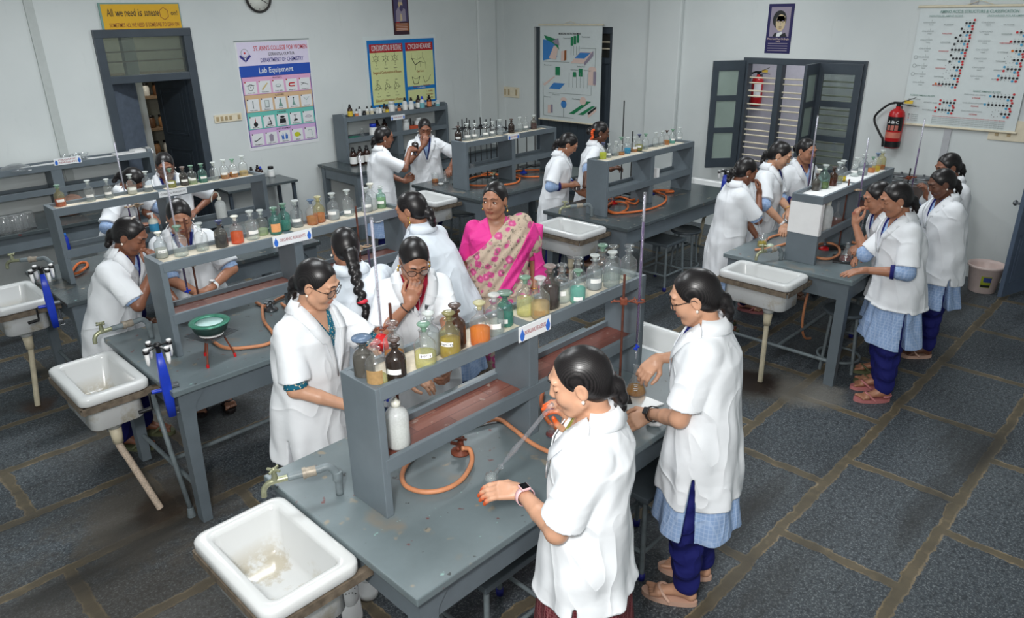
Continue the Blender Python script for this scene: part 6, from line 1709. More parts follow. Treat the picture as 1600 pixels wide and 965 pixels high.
# ================================================================== people: bodies and clothes grown from distance fields
F32 = np.float32
class Field:
    def __init__(s, lo, hi, vox):
        s.lo = np.array(lo, float); s.vox = vox
        s.n = np.ceil((np.array(hi) - s.lo) / vox).astype(int) + 1
        s.g = np.full(tuple(s.n), 0.06, F32)
        s.ax = [(s.lo[i] + vox * np.arange(s.n[i])).astype(F32) for i in range(3)]
    def win(s, lo, hi, pad):
        a = np.clip(np.floor((np.array(lo) - pad - s.lo) / s.vox).astype(int), 0, s.n)
        b = np.clip(np.ceil((np.array(hi) + pad - s.lo) / s.vox).astype(int) + 1, 0, s.n)
        if (b - a).min() <= 0: return None
        sl = tuple(slice(x, y) for x, y in zip(a, b))
        X = s.ax[0][sl[0]][:, None, None]; Y = s.ax[1][sl[1]][None, :, None]; Z = s.ax[2][sl[2]][None, None, :]
        return sl, X, Y, Z
    def put(s, lo, hi, fn, k=0.01, mode='u'):
        w_ = s.win(lo, hi, k + 0.02)
        if w_ is None: return
        sl, X, Y, Z = w_
        d = fn(X, Y, Z).astype(F32)
        a = s.g[sl]
        if mode == 's': d = -d
        if k > 0:
            if mode == 'u':
                h = np.clip(.5 + .5 * (a - d) / k, 0, 1)
                s.g[sl] = a * (1 - h) + d * h - k * h * (1 - h)
            else:
                h = np.clip(.5 - .5 * (a - d) / k, 0, 1)
                s.g[sl] = a * (1 - h) + d * h + k * h * (1 - h)
        else:
            s.g[sl] = np.minimum(a, d) if mode == 'u' else np.maximum(a, d)
    def cone(s, a, b, r0, r1, k=0.01, mode='u', flat=None):
        """tapered capsule; flat=(axis vector, factor) squashes it along that axis"""
        a = np.array(a, float); b = np.array(b, float)
        R_ = max(r0, r1) * (1 if flat is None else max(1, 1))
        ba = b - a; L2 = float(ba @ ba) + 1e-9
        def fn(X, Y, Z):
            px, py, pz = X - a[0], Y - a[1], Z - a[2]
            t = np.clip((px * ba[0] + py * ba[1] + pz * ba[2]) / L2, 0, 1)
            qx, qy, qz = px - ba[0] * t, py - ba[1] * t, pz - ba[2] * t
            q2 = qx * qx + qy * qy + qz * qz
            if flat is not None:
                n = flat[0]; f = flat[1]
                m = qx * n[0] + qy * n[1] + qz * n[2]
                q2 = q2 + m * m * (1 / (f * f) - 1)
            return np.sqrt(q2) - (r0 + (r1 - r0) * t)
        s.put(np.minimum(a, b) - R_, np.maximum(a, b) + R_, fn, k, mode)
    def ell(s, c, r, k=0.01, mode='u', rot=None):
        c = np.array(c, float); r = np.array(r, float)
        m = r.max() if rot is not None else r
        def fn(X, Y, Z):
            p = [X - c[0], Y - c[1], Z - c[2]]
            if rot is not None: p = [p[0] * rot[0][i] + p[1] * rot[1][i] + p[2] * rot[2][i] for i in range(3)]
            k0 = np.sqrt((p[0] / r[0]) ** 2 + (p[1] / r[1]) ** 2 + (p[2] / r[2]) ** 2)
            return (k0 - 1) * min(r)
        s.put(c - m, c + m, fn, k, mode)
    def torso(s, prof, x0f, k=0.02, mode='u', power=2.3, extra=None, cx=0.0):
        P = np.array(prof, float)
        zlo, zhi = P[0, 0], P[-1, 0]
        amax, bmax = P[:, 1].max(), P[:, 2].max()
        xs = [x0f(z) for z in np.linspace(zlo, zhi, 12)]
        def fn(X, Y, Z):
            z = Z
            a = np.interp(z, P[:, 0], P[:, 1]); b = np.interp(z, P[:, 0], P[:, 2]); o = np.interp(z, P[:, 0], P[:, 3]) if P.shape[1] > 3 else 0
            x0 = np.vectorize(x0f)(z) + o
            q = (np.abs(Y / a) ** power + np.abs((X - x0) / b) ** power) ** (1 / power)
            d = (q - 1) * np.minimum(a, b)
            if extra is not None: d = d + extra(X, Y, Z)
            return np.maximum(d, np.maximum(zlo - Z, Z - zhi))
        s.put((min(xs) - bmax - .06, -amax - .04, zlo), (max(xs) + bmax + .06, amax + .04, zhi), fn, k, mode)
    def mesh(s, name):
        g = s.g
        g[0, :, :] = g[-1, :, :] = 0.05; g[:, 0, :] = g[:, -1, :] = 0.05; g[:, :, 0] = g[:, :, -1] = 0.05
        ins = g < 0
        nx, ny, nz = g.shape
        cnt = np.zeros((nx - 1, ny - 1, nz - 1), np.uint8)
        for i in (0, 1):
            for j in (0, 1):
                for k in (0, 1): cnt += ins[i:nx - 1 + i, j:ny - 1 + j, k:nz - 1 + k]
        act = (cnt > 0) & (cnt < 8)
        idx = np.argwhere(act)
        ids = np.full(act.shape, -1, np.int32); ids[act] = np.arange(len(idx))
        pos = np.zeros((len(idx), 3)); num = np.zeros(len(idx))
        I, J, K = idx.T
        cs = [(i, j, k) for i in (0, 1) for j in (0, 1) for k in (0, 1)]
        for a in cs:
            for ax_ in range(3):
                if a[ax_]: continue
                b = list(a); b[ax_] = 1
                va = g[I + a[0], J + a[1], K + a[2]]; vb = g[I + b[0], J + b[1], K + b[2]]
                m = (va < 0) != (vb < 0)
                t = va[m] / (va[m] - vb[m])
                p = np.tile(np.array(a, float), (m.sum(), 1)); p[:, ax_] += t
                pos[m] += p; num[m] += 1
        pos = s.lo + (idx + pos / num[:, None]) * s.vox
        quads = []
        for ax_ in range(3):
            o1, o2 = [(1, 2), (2, 0), (0, 1)][ax_]
            sl0 = [slice(None)] * 3; sl1 = [slice(None)] * 3
            sl0[ax_] = slice(0, -1); sl1[ax_] = slice(1, None)
            ch = ins[tuple(sl0)] != ins[tuple(sl1)]
            e = np.argwhere(ch)
            e = e[(e[:, o1] > 0) & (e[:, o2] > 0) & (e[:, o1] < g.shape[o1] - 1) & (e[:, o2] < g.shape[o2] - 1)]
            flip = ins[tuple(sl0)][tuple(e.T)]
            def cell(d1, d2):
                q = e.copy(); q[:, o1] += d1; q[:, o2] += d2
                return ids[tuple(q.T)]
            q = np.stack([cell(-1, -1), cell(0, -1), cell(0, 0), cell(-1, 0)], 1)
            q[~flip] = q[~flip][:, ::-1]
            quads.append(q)
        Q = np.concatenate(quads)
        Q = Q[(Q >= 0).all(1)]
        me = bpy.data.meshes.new(name)
        me.vertices.add(len(pos)); me.vertices.foreach_set('co', pos.astype(F32).ravel())
        me.loops.add(Q.size); me.loops.foreach_set('vertex_index', Q.astype(np.int32).ravel())
        me.polygons.add(len(Q)); me.polygons.foreach_set('loop_start', np.arange(0, Q.size, 4, dtype=np.int32))
        me.update(calc_edges=True)
        me.polygons.foreach_set('use_smooth', np.ones(len(Q), bool))
        me.validate()
        return me, pos
    def sample(s, p):
        q = (np.array(p) - s.lo) / s.vox
        i = np.floor(q).astype(int)
        if (i < 0).any() or (i + 1 >= s.n).any(): return 0.06
        f = q - i
        v = 0
        for a in (0, 1):
            for b in (0, 1):
                for c in (0, 1):
                    v += s.g[i[0] + a, i[1] + b, i[2] + c] * (f[0] if a else 1 - f[0]) * (f[1] if b else 1 - f[1]) * (f[2] if c else 1 - f[2])
        return float(v)

# ------------------------------------------------------------------ person materials
def mk_skin(name, c):
    t = NT(name)
    v = t.coord()
    f = t.noise(v, 14, 3)
    base = t.ramp(f, [(0.3, tuple(x * .9 for x in c[:3])), (0.7, tuple(min(1, x * 1.08) for x in c[:3]))])
    at = t.new('ShaderNodeAttribute'); at.attribute_name = 'tint'
    sp = t.new('ShaderNodeSeparateColor'); t.link(at.outputs['Color'], sp.inputs[0])
    lip = (c[0] * .78, c[1] * .50, c[2] * .52, 1)
    base = t.mix(sp.outputs[0], base, lip)
    base = t.mix(sp.outputs[1], base, rgb(206, 84, 26))
    base = t.mix(sp.outputs[2], base, tuple(x * .45 for x in c[:3]) + (1,))
    t.bump(t.noise(v, 90, 2), .05, .002)
    t.set(base, .42)
    t.b.inputs['Subsurface Weight'].default_value = 0.0
    return t.m
SKIN = {'fair': mk_skin('fair_brown_skin', rgb(200, 152, 124)), 'mid': mk_skin('mid_brown_skin', rgb(170, 119, 93)), 'dark': mk_skin('deep_brown_skin', rgb(134, 88, 67)), 'deep': mk_skin('dark_brown_skin', rgb(106, 70, 54))}
def mk_hair():
    t = NT('black_hair')
    v = t.coord(scale=(1, 1, 1))
    wv = t.new('ShaderNodeTexWave', wave_type='BANDS', bands_direction='Y')
    wv.inputs['Scale'].default_value = 80; wv.inputs['Distortion'].default_value = 2.5; wv.inputs['Detail'].default_value = 3; wv.inputs['Detail Scale'].default_value = 1.2
    t.link(v, wv.inputs[0])
    c = t.ramp(wv.outputs['Fac'], [(0.2, rgb(14, 12, 13)), (0.8, rgb(34, 30, 31))])
    t.bump(wv.outputs['Fac'], .06, .003)
    t.set(c, .33, 0, .45)
    return t.m
M['hair'] = mk_hair()
def mk_cloth(name, c, rough=.8, fold=.35, scale=5, weave=0.0, c2=None, check=0):
    t = NT(name)
    v = t.coord()
    f = t.noise(v, 3, 2)
    col = t.ramp(f, [(0.3, tuple(x * .95 for x in c[:3])), (0.7, tuple(min(1, x * 1.03) for x in c[:3]))])
    if check:
        for dr in ('X', 'Z', 'Y'):
            wv = t.new('ShaderNodeTexWave', wave_type='BANDS', bands_direction=dr); wv.inputs['Scale'].default_value = check
            t.link(v, wv.inputs[0])
            col = t.mix(t.ramp(wv.outputs['Fac'], [(0.80, (0, 0, 0)), (0.92, (.45, .45, .45))]), col, c2)
    wv = t.new('ShaderNodeTexWave', wave_type='BANDS', bands_direction='DIAGONAL')
    wv.inputs['Scale'].default_value = scale * .32; wv.inputs['Distortion'].default_value = 9; wv.inputs['Detail'].default_value = 2.5; wv.inputs['Detail Scale'].default_value = 1.1; wv.inputs['Detail Roughness'].default_value = .45
    t.link(t.coord(scale=(1, 1, .8), rot=(.2, .5, .3)), wv.inputs['Vector'])
    n2 = t.noise(t.coord(scale=(1, 1, 1.6)), scale * 2.2, 2)
    n3 = t.new('ShaderNodeTexNoise'); n3.inputs['Scale'].default_value = scale * .9; n3.inputs['Detail'].default_value = 1.5; n3.inputs['Distortion'].default_value = .9
    t.link(t.coord(scale=(1, 1, .7), rot=(.4, .2, .6), loc=(3, 5, 1)), n3.inputs['Vector'])
    rg = t.math('SUBTRACT', 1.0, t.math('MINIMUM', t.math('MULTIPLY', t.math('ABSOLUTE', t.math('SUBTRACT', n3.outputs['Fac'], .5)), 9.0), 1.0))
    h = t.math('ADD', t.math('ADD', t.math('MULTIPLY', wv.outputs['Fac'], .55), t.math('MULTIPLY', n2, .25)), t.math('MULTIPLY', t.math('MULTIPLY', rg, rg), .28))
    t.bump(h, fold, .03)
    return t.set(col, rough, 0, .25)
M['coat'] = mk_cloth('white_coat_cotton', rgb(232, 235, 239), .8, .55, 4)
M['coat2'] = mk_cloth('bluish_white_coat_cotton', rgb(222, 229, 237), .8, .55, 4)
M['kurta_blue'] = mk_cloth('pale_blue_uniform_cotton', rgb(142, 168, 208), .8, .4, 6, c2=rgb(176, 196, 224), check=16)
M['navy'] = mk_cloth('navy_uniform_cotton', rgb(30, 34, 104), .75, .55, 7)
M['teal_print'] = None
def mk_print(name, base, dots, scale, lo, hi, dots2=None):
    t = NT(name)
    v = t.coord()
    vo = t.new('ShaderNodeTexVoronoi'); vo.inputs['Scale'].default_value = scale
    t.link(v, vo.inputs['Vector'])
    c = t.mix(t.ramp(vo.outputs['Distance'], [(lo, (1, 1, 1)), (hi, (0, 0, 0))]), base, dots)
    if dots2:
        n = t.noise(v, scale * 1.4, 3, .6)
        c = t.mix(t.ramp(n, [(.56, (0, 0, 0)), (.62, (.8, .8, .8))]), c, dots2)
    t.bump(t.noise(v, 6, 2), .3, .04)
    return t.set(c, .75, 0, .25)
M['teal_print'] = mk_print('teal_printed_cotton', rgb(24, 98, 122), rgb(206, 196, 168), 90, .22, .34)
M['green_print'] = mk_print('olive_printed_cotton', rgb(120, 120, 50), rgb(196, 190, 120), 60, .25, .4)
M['maroon_check'] = mk_cloth('maroon_checked_skirt', rgb(92, 30, 40), .8, .5, 6, c2=rgb(150, 100, 100), check=26)
M['red_kurta'] = mk_cloth('crimson_cotton', rgb(150, 24, 50), .8, .4, 6)
M['pink'] = mk_cloth('hot_pink_silk', rgb(232, 62, 152), .55, .5, 6)
def mk_sari():
    t = NT('floral_sari')
    v = t.coord()
    vo = t.new('ShaderNodeTexVoronoi'); vo.inputs['Scale'].default_value = 15; t.link(v, vo.inputs['Vector'])
    nz = t.noise(v, 42, 3)
    d = t.math('ADD', vo.outputs['Distance'], t.math('MULTIPLY', t.math('SUBTRACT', nz, .5), .35))
    c = t.mix(t.ramp(d, [(.36, (1, 1, 1)), (.46, (0, 0, 0))]), rgb(198, 178, 158), rgb(206, 84, 142))
    c = t.mix(t.ramp(d, [(.10, (1, 1, 1)), (.2, (0, 0, 0))]), c, rgb(232, 140, 180))
    g = t.noise(t.coord(loc=(3, 1, 2)), 34, 3, .6)
    c = t.mix(t.ramp(g, [(.57, (0, 0, 0)), (.63, (.8, .8, .8))]), c, rgb(112, 104, 92))
    t.bump(t.noise(v, 5, 2), .3, .04)
    return t.set(c, .7, 0, .3)
M['sari'] = mk_sari()
M['pinkwhite'] = plain('eye_white', rgb(232, 226, 220), .25, var=.02)
M['iris'] = plain('dark_iris', rgb(24, 16, 12), .1, var=.05)
M['frame'] = plain('spectacle_frame', rgb(24, 22, 24), .3, .3)
M['lens'] = clear('spectacle_lens', (.94, .95, .96, 1), edge=.9)
M['sandal'] = plain('beige_sandal', rgb(206, 168, 148), .5, var=.05)
M['sandal2'] = plain('pink_sandal', rgb(190, 120, 120), .5, var=.08)
M['sandal3'] = plain('black_sandal', rgb(40, 34, 34), .5, var=.08)
M['sandal4'] = plain('olive_sandal', rgb(96, 100, 72), .5, var=.08)
M['gold'] = plain('gold_jewel', rgb(220, 180, 90), .25, .9)
M['pearl'] = plain('pearl_stud', rgb(236, 226, 214), .2)
M['watchblack'] = plain('black_glass_screen', rgb(12, 12, 16), .08)
M['watchpink'] = plain('pink_watch_strap', rgb(228, 186, 190), .45)
M['scarlet'] = plain('red_hair_band', rgb(206, 40, 60), .5)
M['marigold'] = plain('orange_flowers', rgb(230, 92, 34), .7, var=.25, scale=60)

def nv(v):
    v = np.array(v, float); return v / (np.linalg.norm(v) + 1e-9)
def ik(S, T, L1, L2, pole):
    S, T = np.array(S, float), np.array(T, float)
    d = T - S; D = np.linalg.norm(d)
    D2 = min(D, (L1 + L2) * .995); D2 = max(D2, abs(L1 - L2) + .03)
    u = d / (D + 1e-9)
    T = S + u * D2
    a = (L1 * L1 - L2 * L2 + D2 * D2) / (2 * D2)
    h = math.sqrt(max(L1 * L1 - a * a, 0))
    p = np.array(pole, float); p = p - u * (p @ u); p = nv(p)
    return S + u * a + p * h, T

def person(spec):
    """one figure: a body mesh (the thing itself) whose children are hair and clothing. Local frame: x forward, y to the person's left."""
    s = spec
    g = s.get
    h = g('h', 1.58); S = h / 1.58
    vox = g('vox', .006)
    lean, bow = g('lean', 4), g('pitch', 15)
    hyaw = R(g('hyaw', 0)); roll = R(g('hroll', 0))
    yaw = R(s['yaw'])
    base = Vector((s['x'], s['y'], 0))
    Rw = np.array(Matrix.Rotation(yaw, 3, 'Z'))
    def tolocal(p):
        return Rw.T @ (np.array(p, float) - np.array(base))
    fat = g('fat', 1.0)
    tl = math.tan(R(lean))
    def x0f(z):
        q = max(0.0, z / S - .86)
        return S * (tl * q * (1 + .25 * q) - .008)
    def V(x, y, z): return np.array((x * S + 0.0, y * S, z * S))
    drop = 1 - .5 * (1 - math.cos(R(lean)))
    # ---- joints
    shz = 1.285
    sh = {q: np.array((x0f(shz * S) - .005 * S, q * .158 * S * (.6 + .4 * fat), shz * S)) for q in (1, -1)}
    # ---- neck and head
    nb = np.array((x0f(1.335 * S) - .004 * S, 0, 1.335 * S))
    Rh = np.array(Euler((roll, R(bow), hyaw), 'XYZ').to_matrix())
    hc = nb + np.array((.012 * S * math.cos(R(bow)), 0, .03 * S)) + Rh @ np.array((.018, 0, .098)) * S
    hs = S * g('head', .97)
    def H(x, y, z): return hc + Rh @ (np.array((x, y, z)) * hs)
    arms = {}
    for q, nm in ((1, 'L'), (-1, 'R')):
        a = g('arm' + nm, None)
        L1, L2 = .275 * S * g('armlen', 1), .245 * S * g('armlen', 1)
        if a is None: T = sh[q] + V(.06, q * .07, -.50); pole = (-1, q * .4, 0); a = {}
        else:
            T = tolocal(a['w']) if 'w' in a else (H(.105, 0, -.05) + np.array(a['wm']) * S if 'wm' in a else np.array(a['l']) * S)
            pole = a.get('pole', (-.5, q * .7, -.6))
        E, T = ik(sh[q], T, L1, L2, pole)
        fd = nv(T - E)
        hd = nv(tolocal(np.array(base) + np.array(a['hd'])) if 'hd' in a else np.array(a['hdb']) if 'hdb' in a else fd + np.array(a.get('hdl', (0, 0, 0))))
        n = np.array(a.get('palm', (0, -q, 0)), float) if 'palmw' not in a else Rw.T @ np.array(a['palmw'], float)
        n = nv(n - hd * (n @ hd))
        arms[q] = dict(E=E, W=T, hd=hd, n=n, curl=a.get('curl', .45), spread=a.get('spread', 1.0), thumb=a.get('thumb', .6), tint=a.get('tint', False))
    # ---- bounds
    pts = [sh[1], sh[-1]] + [arms[q][k] for q in (1, -1) for k in ('E', 'W')] + [arms[q]['W'] + arms[q]['hd'] * .19 * S for q in (1, -1)] + [hc]
    lo = np.min(pts, 0) - .09; hi = np.max(pts, 0) + .09
    lo = np.minimum(lo, (-.20 * S, -.25 * S, -.005)); hi = np.maximum(hi, (.24 * S, .25 * S, hc[2] + .14 * S))
    F = Field(lo, hi, vox)
    # torso
    F.torso([(.76 * S, .150 * S * fat, .10 * S * fat), (.88 * S, .165 * S * fat, .11 * S * fat), (1.0 * S, .130 * S * fat, .092 * S * fat), (1.12 * S, .140 * S * fat, .105 * S * fat), (1.22 * S, .150 * S * fat, .105 * S * fat), (1.30 * S, .125 * S, .07 * S), (1.34 * S, .06 * S, .05 * S), (1.36 * S, .05 * S, .045 * S)], x0f, .02 * S)
    stx = g('stance', .02)
    feet = {}
    for q in (1, -1):
        hip = V(0, q * .085, .84); kn = V(.015 + q * stx * .5, q * .09, .45); an = V(-.02 + q * stx, q * .09, .092)
        F.cone(hip, kn, .085 * S, .055 * S, .03 * S); F.cone(kn, an, .052 * S, .034 * S, .02 * S)
        hl = an + V(-.025, 0, -.045); bl = an + V(.115, q * .012, -.050)
        F.cone(hl, an + V(.02, 0, -.015), .028 * S, .034 * S, .02 * S)
        F.cone(an + V(.01, 0, -.02), bl, .034 * S, .022 * S, .02 * S, flat=((0, 0, 1), .85))
        F.cone(bl + V(0, q * .018, 0), bl + V(0, -q * .018, .002), .022 * S, .022 * S, .01 * S)
        for i in range(5):
            u = (2 - i) / 2
            F.cone(bl + V(.012, -q * u * .030, -.004), bl + V(.052 - .005 * (i if q else i) + (.006 if i == 0 else 0), -q * u * .034, -.008), .0095 * S, (.0105 if i == 0 else .0078) * S, .006 * S)
        feet[q] = (an, bl)
        # arm
        A = arms[q]
        F.cone(sh[q] + np.array((0, -q * .026, -.034)) * S, A['E'], .042 * S * (.6 + .4 * fat), .040 * S * (.6 + .4 * fat), .02 * S)
        mid = A['E'] * .55 + A['W'] * .45
        F.cone(A['E'], mid, .036 * S * (.6 + .4 * fat), .032 * S * (.6 + .4 * fat), .010 * S); F.cone(mid, A['W'], .032 * S, .0225 * S, .008 * S)
        # hand
        W, hd, n = A['W'], A['hd'], A['n']
        side = np.cross(hd, n) * q          # towards the thumb
        side = nv(side)
        if q == 1: side = nv(np.cross(n, hd))
        else: side = nv(np.cross(hd, n))
        hsz = S * .98
        def hp(f, w_, d): return W + (hd * f + side * w_ + n * d) * hsz
        F.cone(W, hp(.02, 0, 0), .024 * S, .024 * S, .01)
        c_ = A['curl']
        A['tips'] = []
        for i, (w_, ln) in enumerate(((.026, .94), (.008, 1.02), (-.010, .96), (-.027, .78))):
            k0 = hp(.012, w_ * .7, 0); k1 = hp(.082 - abs(w_ - .005) * .25, w_ * 1.05, .002)
            F.cone(k0, k1, .0135 * S, .0115 * S, .012)
            p = k1; ang = 0.12 + c_ * .75
            for L, r0, r1, da in ((.040, .0098, .0088, c_ * 1.0), (.026, .0088, .008, c_ * .75), (.021, .008, .0068, 0)):
                dr = hd * math.cos(ang) + n * math.sin(ang) + side * (w_ * 1.6 * A['spread'])
                e = p + nv(dr) * L * ln * hsz
                F.cone(p, e, r0 * S, r1 * S, .004)
                p = e; ang += da
            A['tips'].append(p)
        th = A['thumb']
        t0 = hp(.018, .022, .004); t1 = t0 + nv(hd * .62 + side * .62 + n * .25 * (1 + th)) * .042 * hsz
        t2 = t1 + nv(hd * .85 + side * .25 * (1 - th) + n * .55 * (th + .2)) * .032 * hsz; t3 = t2 + nv(hd * .9 - side * .15 * th + n * .45 * th) * .027 * hsz
        F.cone(t0, t1, .0145 * S, .0115 * S, .012); F.cone(t1, t2, .0108 * S, .0098 * S, .004); F.cone(t2, t3, .0098 * S, .0078 * S, .003)
        A['thumbtip'] = t3; A['hp'] = hp
    # neck, head
    F.cone(nb + V(-.004, 0, -.03), H(-.024, 0, -.055), .052 * S, .045 * S, .02 * S)
    F.ell(H(-.010, 0, .032), np.array((.091, .071, .080)) * hs, .01, rot=Rh)
    F.ell(H(.020, 0, -.022), np.array((.067, .0585, .085)) * hs, .03 * hs, rot=Rh)
    F.cone(H(.062, .008, -.088), H(.062, -.008, -.088), .0175 * hs, .0175 * hs, .02 * hs)
    for q in (1, -1):
        F.ell(H(.052, q * .036, -.026), np.array((.030, .024, .028)) * hs, .02 * hs, rot=Rh)
        F.cone(H(.01, q * .055, -.05), H(.05, q * .028, -.086), .016 * hs, .014 * hs, .02 * hs)
    fx = .0
    F.cone(H(.077, .040, .038), H(.087, .010, .036), .009 * hs, .008 * hs, .012 * hs); F.cone(H(.077, -.040, .038), H(.087, -.010, .036), .009 * hs, .008 * hs, .012 * hs)
    for q in (1, -1):
        F.ell(H(.096, q * .032, .016), np.array((.018, .019, .012)) * hs, .012 * hs, 's', rot=Rh)
        F.ell(H(.0715, q * .032, .014), np.array((.0145, .0165, .0125)) * hs, .004 * hs, rot=Rh)
    F.cone(H(.083, 0, .026), H(.0985, 0, -.017), .0062 * hs, .0086 * hs, .009 * hs)
    for q in (1, -1): F.ell(H(.0905, q * .0105, -.021), np.array((.0095, .007, .0068)) * hs, .005 * hs, rot=Rh)
    F.ell(H(.083, 0, -.0455), np.array((.0115, .020, .0062)) * hs, .004 * hs, rot=Rh)
    F.ell(H(.081, 0, -.0565), np.array((.0115, .017, .0068)) * hs, .004 * hs, rot=Rh)
    for q in (1, -1):
        F.ell(H(-.004, q * .073, .0), np.array((.019, .0085, .031)) * hs, .006 * hs, rot=Rh)
        F.ell(H(.002, q * .081, .003), np.array((.009, .006, .017)) * hs, .005 * hs, 's', rot=Rh)
    me, pos = F.mesh('body')
    body = link('person', me, SKIN[g('skin', 'mid')], None, base, (0, 0, yaw))
    tag(body, s['label'], 'person', None)
    # tints: lips, dyed fingertips
    hl_ = (pos - hc) @ Rh / hs
    lip = np.clip(1 - (np.abs(hl_[:, 2] + .051) / .0125) ** 2 - (np.abs(hl_[:, 1]) / .0235) ** 2, 0, 1) * (hl_[:, 0] > .068)
    lip = np.clip(lip * 2.5, 0, 1)
    ft = np.zeros(len(pos))
    for q in (1, -1):
        if arms[q]['tint']:
            for tp in arms[q]['tips'] + [arms[q]['thumbtip']]: ft = np.maximum(ft, np.clip(1.6 - np.linalg.norm(pos - tp, axis=1) / .022, 0, 1))
    eyeb = np.zeros(len(pos))
    col = np.ones((len(pos), 4), F32); col[:, 0] = lip; col[:, 1] = ft; col[:, 2] = eyeb
    at = me.color_attributes.new('tint', 'FLOAT_COLOR', 'POINT'); at.data.foreach_set('color', col.ravel())
    def surf(y, z, off=.0005, start=.13):
        x = start
        while x > .02:
            if F.sample(H(x, y, z)) < 0: break
            x -= .002
        return H(x + off / hs + .0012, y, z)
    # brows, lashes / eyes
    bm_ = MB()
    for q in (1, -1):
        bm_.tube([surf(q * y, z, .0) for y, z in ((.012, .039), (.022, .042), (.034, .0415), (.048, .034))], [.0028 * hs, .0036 * hs, .0032 * hs, .0014 * hs], 8)
    obj('eyebrows', bm_, M['hair'], body)
    if g('eyes', 'down') == 'open':
        for q in (1, -1):
            c0 = H(.0715, q * .032, .013)
            e = MB().ell(Vector(c0), (.0156 * hs, .0138 * hs, .0085 * hs), 16, 10, Matrix(Rh.tolist()))
            eo = obj('eye', e, M['pinkwhite'], body)
            gz = g('gaze', 0.0)
            ic = H(.0715 + .0125, q * .032 + gz * .006, .0125)
            obj('iris', MB().ell(Vector(ic), (.0042 * hs, .0062 * hs, .0064 * hs), 14, 8, Matrix(Rh.tolist())), M['iris'], eo)
            obj('eyelid', MB().tube([surf(q * y, z, .001) for y, z in ((.018, .013), (.024, .0195), (.032, .0215), (.040, .0195), (.047, .013))], .0016 * hs, 6), M['iris'], eo)
    else:
        ls = MB()
        for q in (1, -1): ls.tube([surf(q * y, z, .0) for y, z in ((.018, .010), (.025, .0055), (.033, .004), (.041, .006), (.048, .011))], .0017 * hs, 6)
        obj('eyelashes', ls, M['iris'], body)
    # ---- hair
    hv = max(vox, .005)
    style = g('hair', 'bun')
    hp_pts = [H(-.12, -.1, -.1), H(.11, .1, .14), H(-.16, .1, .1), H(.1, -.1, -.12)]
    lo2 = np.min(hp_pts, 0) - .05; hi2 = np.max(hp_pts, 0) + .05
    if style in ('braid', 'pony'): lo2[2] -= .36 * S; lo2[0] -= .16
    if style == 'braidside': lo2[2] -= .1
    Fh = Field(lo2, hi2, hv)
    Fh.ell(H(-.014, 0, .034), np.array((.0975, .0775, .0885)) * hs, .0, rot=Rh)
    Fh.ell(H(-.042, 0, -.010), np.array((.062, .066, .072)) * hs, .03 * hs, rot=Rh)
    hlx = g('hairline', 0.0)
    def face(X, Y, Z):
        p = [X - hc[0], Y - hc[1], Z - hc[2]]
        q_ = [(p[0] * Rh[0][i] + p[1] * Rh[1][i] + p[2] * Rh[2][i]) / hs for i in range(3)]
        f = (q_[0] + .006 - hlx - .80 * (q_[2] + .02) - 8 * q_[1] * q_[1] + .012)
        f2 = q_[0] + .012 + 1.6 * (q_[2] + .055)      # below the nape
        return -np.maximum(f / 1.3, np.minimum(-(q_[2] + .055), q_[0] + .02)) * hs
    Fh.put(lo2, hi2, face, .006, 's')
    for q in (1, -1): Fh.ell(H(.004, q * .086, -.006), np.array((.027, .022, .036)) * hs, .004, 's', rot=Rh)
    # parting groove
    if g('parting', True): Fh.cone(H(.075, .006 * g('partside', 1), .112), H(-.03, 0, .137), .005 * hs, .004 * hs, .006, 's')
    if style == 'bun': Fh.ell(H(-.118, 0, -.012), np.array((.036, .046, .042)) * hs, .012, rot=Rh)
    elif style == 'low': 
        Fh.ell(H(-.105, 0, -.045), np.array((.034, .036, .040)) * hs, .015, rot=Rh); Fh.ell(H(-.112, .006, -.085), np.array((.026, .028, .030)) * hs, .010, rot=Rh)
        Fh.ell(H(-.104, -.004, -.12), np.array((.022, .024, .026)) * hs, .010, rot=Rh)
    elif style in ('braid', 'pony'):
        p = H(-.10, 0, -.03)
        bk = np.array((x0f(1.2 * S) - .15 * S, 0, 1.2 * S))
        e = np.array((x0f(1.0 * S) - .165 * S, g('tailside', .0) * S, 1.02 * S))
        cv = spline([p, p + np.array((-.03, 0, -.05)) * S, bk + np.array((0, 0, .05)), e], 7)
        m_ = len(cv)
        for i, q_ in enumerate(cv):
            u = i / (m_ - 1)
            r = (.030 - .010 * u) * S
            if style == 'braid':
                sd = .010 * S * (1 if i % 2 else -1) * (u < .8)
                Fh.ell(np.array(q_) + np.array((0, sd, 0)), np.array((r * .9, r, r * 1.2)) * (1 if u < .8 else 1.15), .006)
            else: Fh.ell(np.array(q_), np.array((r, r * 1.1, r * 1.5)), .012)
    obj('hair', Fh.mesh('hair')[0], M['hair'], body)
    if style == 'braid' and g('band'):
        q_ = cv[int(m_ * .72)]
        obj('hair_band', MB().ell(q_, (.03 * S, .032 * S, .014 * S)), M['scarlet'], body)
    if g('flower'):
        fm = MB()
        for i in range(7): fm.ell(H(-.085 - .01 * math.sin(i), .062 * g('flower') + .01 * math.sin(i * 2.2), .02 - i * .016), (.016, .016, .014), 10, 6)
        obj('hair_flowers', fm, M['marigold'], body)
    if g('clip'):
        obj('hair_clip', MB().tube([H(-.02, .01 + .012 * math.cos(a), .126 + .004 * math.sin(a)) for a in np.linspace(0, 2 * PI, 12)], .0035, 6).tube([H(-.02 , -.014 + .012 * math.cos(a), .126 + .004 * math.sin(a)) for a in np.linspace(0, 2 * PI, 12)], .0035, 6), M['pearl'], body)
    er = MB()
    for q in (1, -1): er.ell(H(.002, q * .083, -.030), (.006, .006, .007), 10, 6)
